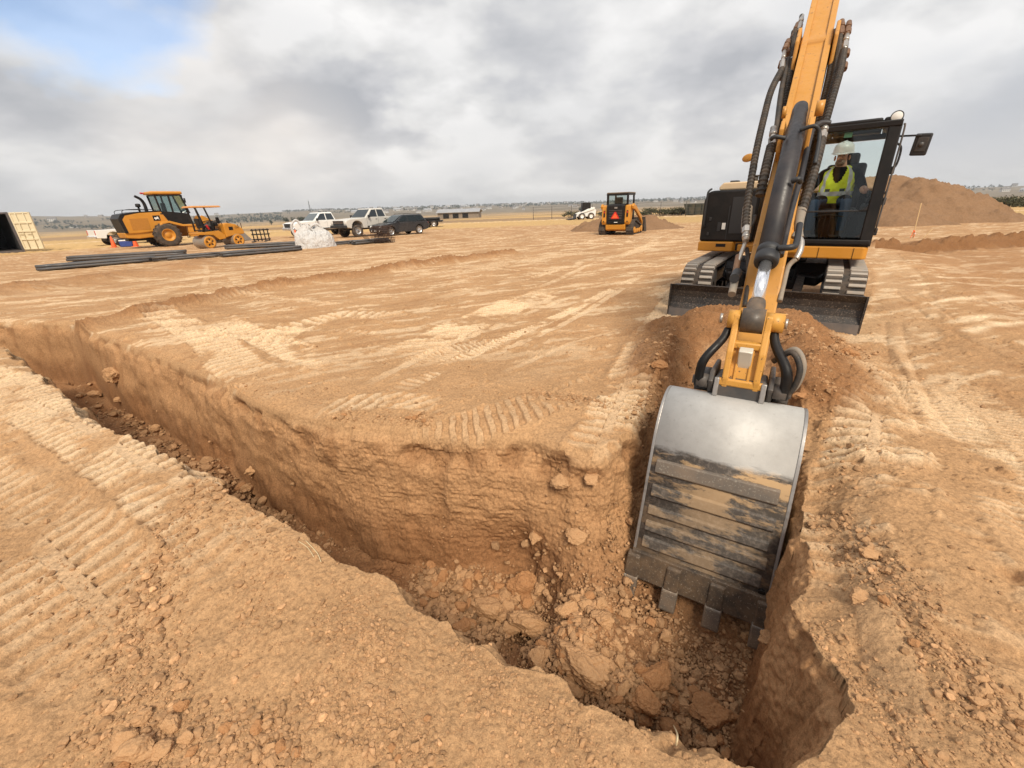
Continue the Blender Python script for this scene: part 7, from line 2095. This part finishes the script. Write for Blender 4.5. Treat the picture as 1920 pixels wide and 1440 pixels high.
# the big lumps one would point at
BIG = [
    (1085, 1008, .075, (1.0, .9, .45), 'clod', 'pale flat chunk of earth resting on the rubble slope left of the bucket', 20),
    (1008, 1185, .165, (.58, 1.0, .55), 'clod', 'largest long upright lump of earth in the middle of the rubble heap', 70),
    (1092, 1250, .170, (1.0, .58, .55), 'clod', 'long slanting lump of earth in front of the upright lump in the pit', -38),
    (985, 1105, .115, (.6, 1.0, .7), 'clod_red', 'brown upright lump behind the largest one, at the foot of the cut corner', 80),
    (915, 1150, .10, (.75, 1.0, .6), 'clod', 'angular lump left of the upright lumps on the trench floor', 60),
    (808, 1098, .060, (1.0, .7, .45), 'clod', 'flat loose stone like clod lying alone at the foot of the far cut', 5),
    (806, 1142, .048, (.8, .9, .7), 'clod', 'rounded clod just below the flat one at the near lip of the trench', 0),
    (1072, 1290, .062, (1.0, .75, .6), 'clod', 'smooth clod under the long slanting lump by the near bank', -20),
    (1010, 1245, .075, (.9, .8, .7), 'clod', 'clod wedged between the largest upright lump and the near bank', 10),
    (1228, 1278, .10, (1.0, .7, .6), 'clod_red', 'reddish lump on the gravelly pit floor below the bucket teeth', 25),
    (1206, 1320, .085, (1.0, .8, .6), 'clod_red', 'second reddish lump nearer the camera than the first one', -15),
    (1335, 1338, .12, (1.0, .75, .55), 'clod_red', 'wide reddish lump deep in the right end of the pit', 10),
    (1250, 1362, .070, (1.0, .6, .5), 'clod_red', 'low reddish lump half hidden by the near bank', -25),
    (1130, 1168, .075, (.8, .9, .6), 'clod', 'clod on the slope between the largest lump and the bucket', 30),
    (1172, 1150, .050, (.7, 1.0, .6), 'clod', 'pointed clod just left of the bucket teeth', 50),
    (1065, 1150, .08, (1.0, .8, .6), 'clod', 'clod directly right of the upright lumps', 0),
    (960, 1180, .07, (.7, 1.0, .6), 'clod', 'narrow clod squeezed left of the largest upright lump', 70),
    (870, 1180, .075, (.8, .9, .6), 'clod_red', 'dark clod in the rubble close to the near lip', 15),
    (1110, 905, .060, (1.0, .8, .5), 'clod', 'broken lump of the cut corner, highest on the slope', 10),
    (1050, 915, .080, (1.0, .7, .6), 'clod', 'overhanging lump on the broken corner of the cut', -10),
    (1420, 1148, .055, (1.0, .8, .7), 'clod', 'round lump pressed against the right tooth of the bucket', 0),
    (1435, 1195, .048, (.9, .8, .6), 'clod', 'clod just below the right tooth of the bucket', 20),
    (1330, 1175, .040, (.9, .8, .6), 'clod', 'small clod between the two middle teeth of the bucket', 20),
    (220, 712, .16, (.8, 1.0, .9), 'clod', 'wedge of fallen earth against the far wall of the trench', 40),
    (243, 786, .10, (1.0, .8, .55), 'clod', 'pale clod on the fallen heap in the far part of the trench', 0),
    (292, 808, .085, (1.0, .7, .6), 'clod', 'clod at the lower edge of the fallen heap in the far trench', 20),
    (180, 740, .10, (1.0, .7, .5), 'clod', 'brown clod at the upper edge of the fallen heap', 10),
    (225, 752, .07, (1.0, .8, .6), 'clod', 'middle clod of the fallen heap in the far trench', 60),
    (262, 1418, .050, (1.0, .7, .65), 'clod', 'biggest angular clod of the pile at the bottom left', 25),
    (236, 1392, .040, (1.0, .7, .6), 'clod', 'long clod at the left of the pile at the bottom left', 30),
    (268, 1352, .036, (1.0, .7, .6), 'clod', 'oval clod at the top of the pile at the bottom left', 15),
    (308, 1408, .034, (.9, .9, .7), 'clod', 'rounded clod right of the biggest one at the bottom left', 0),
    (324, 1362, .030, (.8, 1.0, .7), 'clod', 'upright oval clod in the pile at the bottom left', 75),
    (1625, 1040, .045, (1.0, .7, .6), 'clod', 'oval clod on the right bank below the bucket height', -10),
    (1610, 1122, .050, (.7, 1.0, .6), 'clod', 'upright clod on the right bank level with the teeth', 65),
    (1585, 665, .10, (1.0, .9, .7), 'clod_red', 'brown clod on the spoil heap in front of the dozer blade', 0),
    (1500, 745, .05, (1.0, .8, .6), 'clod_red', 'dark clod on the outer foot of the spoil ridge', 0),
    (1240, 690, .08, (1.0, .8, .6), 'clod_red', 'brown clod on the spoil left of the bucket link', 0),
]
for k, (px_, py_, s, shp, mt, lab, ang) in enumerate(BIG):
    x, y = hit(px_, py_); z = float(height_at(x, y)[0])
    o = bpy.data.objects.new('dirt_clod', rock_mesh('dirt_clod', 6 if s > .07 else 5, 500 + k, shp, M[mt], .13)); COL.objects.link(o)
    o.location = (x, y, z + s * shp[2] * .45); o.rotation_euler = (random.uniform(-.25, .25), random.uniform(-.25, .25), R(ang)); o.scale = (s * 1.18,) * 3
    tag(o, lab, 'clod')
ZONES = [   # pixel path, half width (m), weight, size factor, where it is
    ([(420, 930), (350, 1010), (300, 1100), (255, 1210), (290, 1330), (300, 1420)], .14, 1.0, 1.0, 'near'),
    ([(200, 1380), (380, 1420), (520, 1440)], .12, .8, 1.2, 'near'),
    ([(440, 960), (520, 1080), (480, 1200)], .14, .5, .9, 'near'),
    ([(0, 1060), (100, 1120), (180, 1190)], .14, .4, .8, 'near'),
    ([(640, 1180), (720, 1250), (620, 1330), (760, 1420)], .12, .75, .55, 'near'),
    ([(880, 1260), (960, 1330), (1100, 1420)], .10, .5, .5, 'near'),
    ([(1560, 960), (1660, 1080), (1740, 1200), (1820, 1310), (1900, 1420)], .10, 1.0, .9, 'right'),
    ([(1540, 1150), (1600, 1240), (1680, 1330), (1720, 1420)], .12, .7, .6, 'right'),
    ([(1500, 700), (1560, 800), (1600, 900)], .12, .6, 1.0, 'right'),
    ([(1470, 640), (1560, 670), (1600, 640)], .22, 1.0, 1.3, 'spoil'),
    ([(1240, 640), (1250, 700), (1225, 790)], .18, .9, 1.1, 'spoil'),
    ([(1150, 880), (1060, 960), (1010, 1080), (900, 1150), (830, 1110)], .20, 1.0, 1.2, 'pit'),
    ([(1180, 960), (1120, 1060), (1090, 1150)], .16, 1.0, 1.0, 'pit'),
    ([(1060, 1200), (1180, 1270), (1300, 1330)], .20, .9, 1.0, 'pit'),
    ([(1220, 1180), (1290, 1250), (1380, 1220)], .14, .9, .6, 'pit'),
    ([(150, 730), (260, 800), (400, 900), (560, 1000), (720, 1100)], .18, .8, 1.2, 'floor'),
    ([(640, 775), (720, 785), (800, 790)], .10, .8, 1.1, 'rim'),
    ([(1000, 735), (1080, 750), (1130, 765)], .10, .7, 1.0, 'rim'),
    ([(420, 690), (520, 720), (620, 740)], .15, .35, .8, 'rim'),
]
zpaths = []
for pts, hw, wgt, sf_, nm in ZONES:
    pp = [hit(*q) if nm in ('pit', 'floor') else gp(*q, z=-.02) for q in pts]; zpaths.append((pp, hw, wgt, sf_, nm))
def zone_density(x, y, bz0):
    d = np.zeros(x.shape); sf_ = np.full(x.shape, .75); who = np.full(x.shape, -1)
    for i, (pp, hw, wgt, s, nm) in enumerate(zpaths):
        q, a, _ = dist_poly(x, y, pp); e = wgt * np.exp(-(q / hw) ** 2) * ((bz0 < -.33) if nm in ('pit', 'floor') else 1.0)
        m = e > d; d = np.where(m, e, d); sf_ = np.where(m & (e > .12), s, sf_); who = np.where(m & (e > .12), i, who)
    return d, sf_, who
rg2 = np.random.default_rng(21)
NCAND = 420000
rr = np.exp(rg2.uniform(math.log(.55), math.log(11), NCAND)); aa = rg2.uniform(R(-64), R(64), NCAND)
x, y = rr * np.sin(aa), rr * np.cos(aa)
x = np.concatenate([x, rg2.uniform(-.9, 1.7, 60000)]); y = np.concatenate([y, rg2.uniform(.8, 3.4, 60000)])   # the pit again, more densely
x = np.concatenate([x, rg2.uniform(-8, 6.5, 150000)]); y = np.concatenate([y, rg2.uniform(2.8, 13, 150000)])          # and the graded pad
rr = np.hypot(x, y); NCAND = len(x)
bz, bm2 = base(x, y)
dn_, sf_, who = zone_density(x, y, bz)
patch = sstep(.05, .5, noise2(x * 2.1, y * 2.1, 601) + .5 * noise2(x * 6, y * 6, 602))
acc = np.clip(dn_, 0, 1) * .75 + .03 + .08 * patch * (rr < 6) + .5 * bm2['pit'] + .12 * np.clip(bm2['spoil'], 0, 1)
acc *= (1 - .93 * bm2['wall']) * (.30 + .70 * sstep(.2, 1.2, rr))
acc *= np.clip(1.4 - rr / 12, .2, 1)
keep = rg2.random(NCAND) < acc * .42
x, y, rr, dn_, sf_, who, wal = x[keep], y[keep], rr[keep], dn_[keep], sf_[keep], who[keep], bm2['wall'][keep]
n = len(x)
# size: many fine, few coarse; coarser inside the rubble zones
u = rg2.random(n)
size = .0029 * (1 - .985 * u) ** -.50 * (.55 + .75 * sf_ * np.clip(dn_ * 1.6, .25, 1)) * np.clip(.8 + rr * .16, .8, 1.9)
pitz = np.isin(np.array([zpaths[int(q)][4] if q >= 0 else '' for q in who]), ('pit', 'floor'))
size = np.where(pitz, np.minimum(size * 1.9, .075), np.minimum(size, .030 * sf_))
z = np.empty(n)
for s in range(0, n, 100000): z[s:s + 100000] = height_at(x[s:s + 100000], y[s:s + 100000])
app = size / rr
order = np.argsort(-app)
wn_ = np.array([zpaths[int(q)][4] if q >= 0 else '' for q in who])
quota = {'pit': 150, 'floor': 36, 'near': 34, 'right': 20, 'spoil': 14, 'rim': 8, '': 6}
big = np.concatenate([order[wn_[order] == q][:quota[q]] for q in quota]); rest = order[~np.isin(order, big)]
pro = [rock_mesh('dirt_clod', 5, 700 + k, ((1, .8, .62), (1, .9, .7), (.8, 1, .55), (1, .65, .6))[k % 4], M['clod' if k % 3 else 'clod_red'], .13) for k in range(12)]
WH = {'near': ('tan clod in the loose pile on the near bank', 'clods on the near bank'), 'right': ('tan clod in the strip of clods along the right bank', 'clods on the right bank'), 'spoil': ('brown clod on the spoil in front of the dozer blade', 'clods on the spoil'),
      'pit': ('tan clod in the rubble of the pit beside the bucket', 'clods in the pit'), 'floor': ('clod on the floor of the long trench', 'clods on the trench floor'), 'rim': ('clod on the far rim of the trench', 'clods on the far rim'), '': ('single clod lying loose on open ground', 'scattered clods')}
for i in big:
    o = bpy.data.objects.new('dirt_clod', pro[int(rg2.integers(0, 12))]); COL.objects.link(o)
    s = float(size[i]); o.scale = (s, s, s); o.rotation_euler = tuple(rg2.uniform(-.5, .5, 2)) + (float(rg2.uniform(0, 6.28)),)
    o.location = (float(x[i]), float(y[i]), float(z[i]) + s * .25)
    lab, grp = WH[zpaths[int(who[i])][4] if who[i] >= 0 else '']
    tag(o, lab, 'clod', grp)
# everything finer is gravel nobody could count
rest = rest[:125000]
mid = rest[:16000]; fin = rest[16000:]
def scatter(idx, sub, nproto, seed):
    pv = [rock(sub, seed + k, 12, .16, ((1, .8, .65), (1, .9, .75), (.85, 1, .6))[k % 3]) for k in range(nproto)]
    f0 = pv[0][1]; nv = len(pv[0][0]); m = len(idx)
    P = np.stack([p[0] for p in pv])[rg2.integers(0, nproto, m)]
    a, b = rg2.uniform(0, 6.28, m), rg2.uniform(-.6, .6, m)
    ca, sa, cb, sb = np.cos(a), np.sin(a), np.cos(b), np.sin(b)
    X = P[:, :, 0] * cb[:, None] - P[:, :, 2] * sb[:, None]; Z = P[:, :, 0] * sb[:, None] + P[:, :, 2] * cb[:, None]; Y = P[:, :, 1]
    s = size[idx][:, None]
    V = np.stack([(X * ca[:, None] - Y * sa[:, None]) * s + x[idx][:, None], (X * sa[:, None] + Y * ca[:, None]) * s + y[idx][:, None], Z * s + (z[idx] + size[idx] * .22)[:, None]], -1).reshape(-1, 3)
    F = (f0[None] + (np.arange(m) * nv)[:, None, None]).reshape(-1, 3)
    tone = np.repeat(np.exp(rg2.normal(0, .16, m)), nv)
    return V, F, tone
parts = [scatter(mid, 2, 8, 800), scatter(fin, 1, 6, 850)]
V = np.vstack([p[0] for p in parts]).astype(np.float32); F = np.vstack([parts[0][1], parts[1][1] + len(parts[0][0])]).astype(np.int32); T = np.concatenate([p[2] for p in parts])
me = bpy.data.meshes.new('loose_gravel')
me.vertices.add(len(V)); me.vertices.foreach_set('co', V.ravel())
me.loops.add(F.size); me.loops.foreach_set('vertex_index', F.ravel())
me.polygons.add(len(F)); me.polygons.foreach_set('loop_start', np.arange(len(F), dtype=np.int32) * 3)
me.polygons.foreach_set('use_smooth', np.zeros(len(F), bool)); me.update(calc_edges=True)
at = me.color_attributes.new('earth', 'FLOAT_COLOR', 'POINT'); cc = np.ones((len(V), 4), np.float32)
cc[:, :3] = np.array((.39, .226, .116))[None] * T[:, None]; at.data.foreach_set('color', cc.ravel())
m, nt, bs = nodes('gravel_earth')
va = nt.nodes.new('ShaderNodeVertexColor'); va.layer_name = 'earth'
n3 = noise(nt, texco(nt), 90., 4, .7)
lk(nt, mix(nt, 1.0, va.outputs['Color'], ramp(nt, n3, [(.3, .75), (.7, 1.2)]), 'MULTIPLY'), bs.inputs['Base Color'])
bs.inputs['Roughness'].default_value = .95; bs.inputs['Specular IOR Level'].default_value = .12
bump(nt, bs, n3, .4, .004)
me.materials.append(m)
o = bpy.data.objects.new('loose_gravel', me); COL.objects.link(o)
tag(o, 'fine loose crumbs of tan earth scattered over the banks and the pit', 'gravel', kind='stuff')
print('CLODS', n, 'verts', len(V))
# dry straws and a root caught in the soil
for k, (pts, r_, lab) in enumerate((([(1262, 1362), (1268, 1385), (1266, 1405)], .003, 'pale bent root sticking out of the pit wall at the bottom'), ([(575, 1020), (595, 1040), (603, 1058)], .0016, 'thin pale straw lying on the near lip of the trench'), ([(562, 1022), (578, 1032), (590, 1050)], .0014, 'second thin straw beside the first on the near lip'))):
    P = []
    for q in pts:
        a, b = hit(*q); P.append((a, b, float(height_at(a, b)[0]) + .008))
    if k == 0: P = [(p[0], p[1], p[2] + .02 + .05 * i * 0) for i, p in enumerate(P)]
    mb = MB(); mb.tube(P, r_, n=6, sub=5); o = mb.build('dry_root' if k == 0 else 'dry_straw', plain('straw', (.62, .50, .30), .8)); tag(o, lab, 'root' if k == 0 else 'straw')
# ---------------------------------------------------------------- air between here and the hills
mb = MB(); mb.box((0, 0, 17), (8700, 8700, 82))

me = bpy.data.meshes.new('haze'); mb.bm.to_mesh(me); mb.bm.free()
hz = bpy.data.objects.new('haze', me); COL.objects.link(hz)
m = bpy.data.materials.new('pale_air'); m.use_nodes = True; nt = m.node_tree
for n in list(nt.nodes): nt.nodes.remove(n)
o_ = nt.nodes.new('ShaderNodeOutputMaterial'); pv = nt.nodes.new('ShaderNodeVolumePrincipled')
pv.inputs['Color'].default_value = (.86, .90, .95, 1); pv.inputs['Density'].default_value = .0002; pv.inputs['Anisotropy'].default_value = .2
lk(nt, pv.outputs[0], o_.inputs['Volume'])
me.materials.append(m)
tag(hz, 'thin pale haze over the fields that fades the far hills', 'haze', kind='stuff')
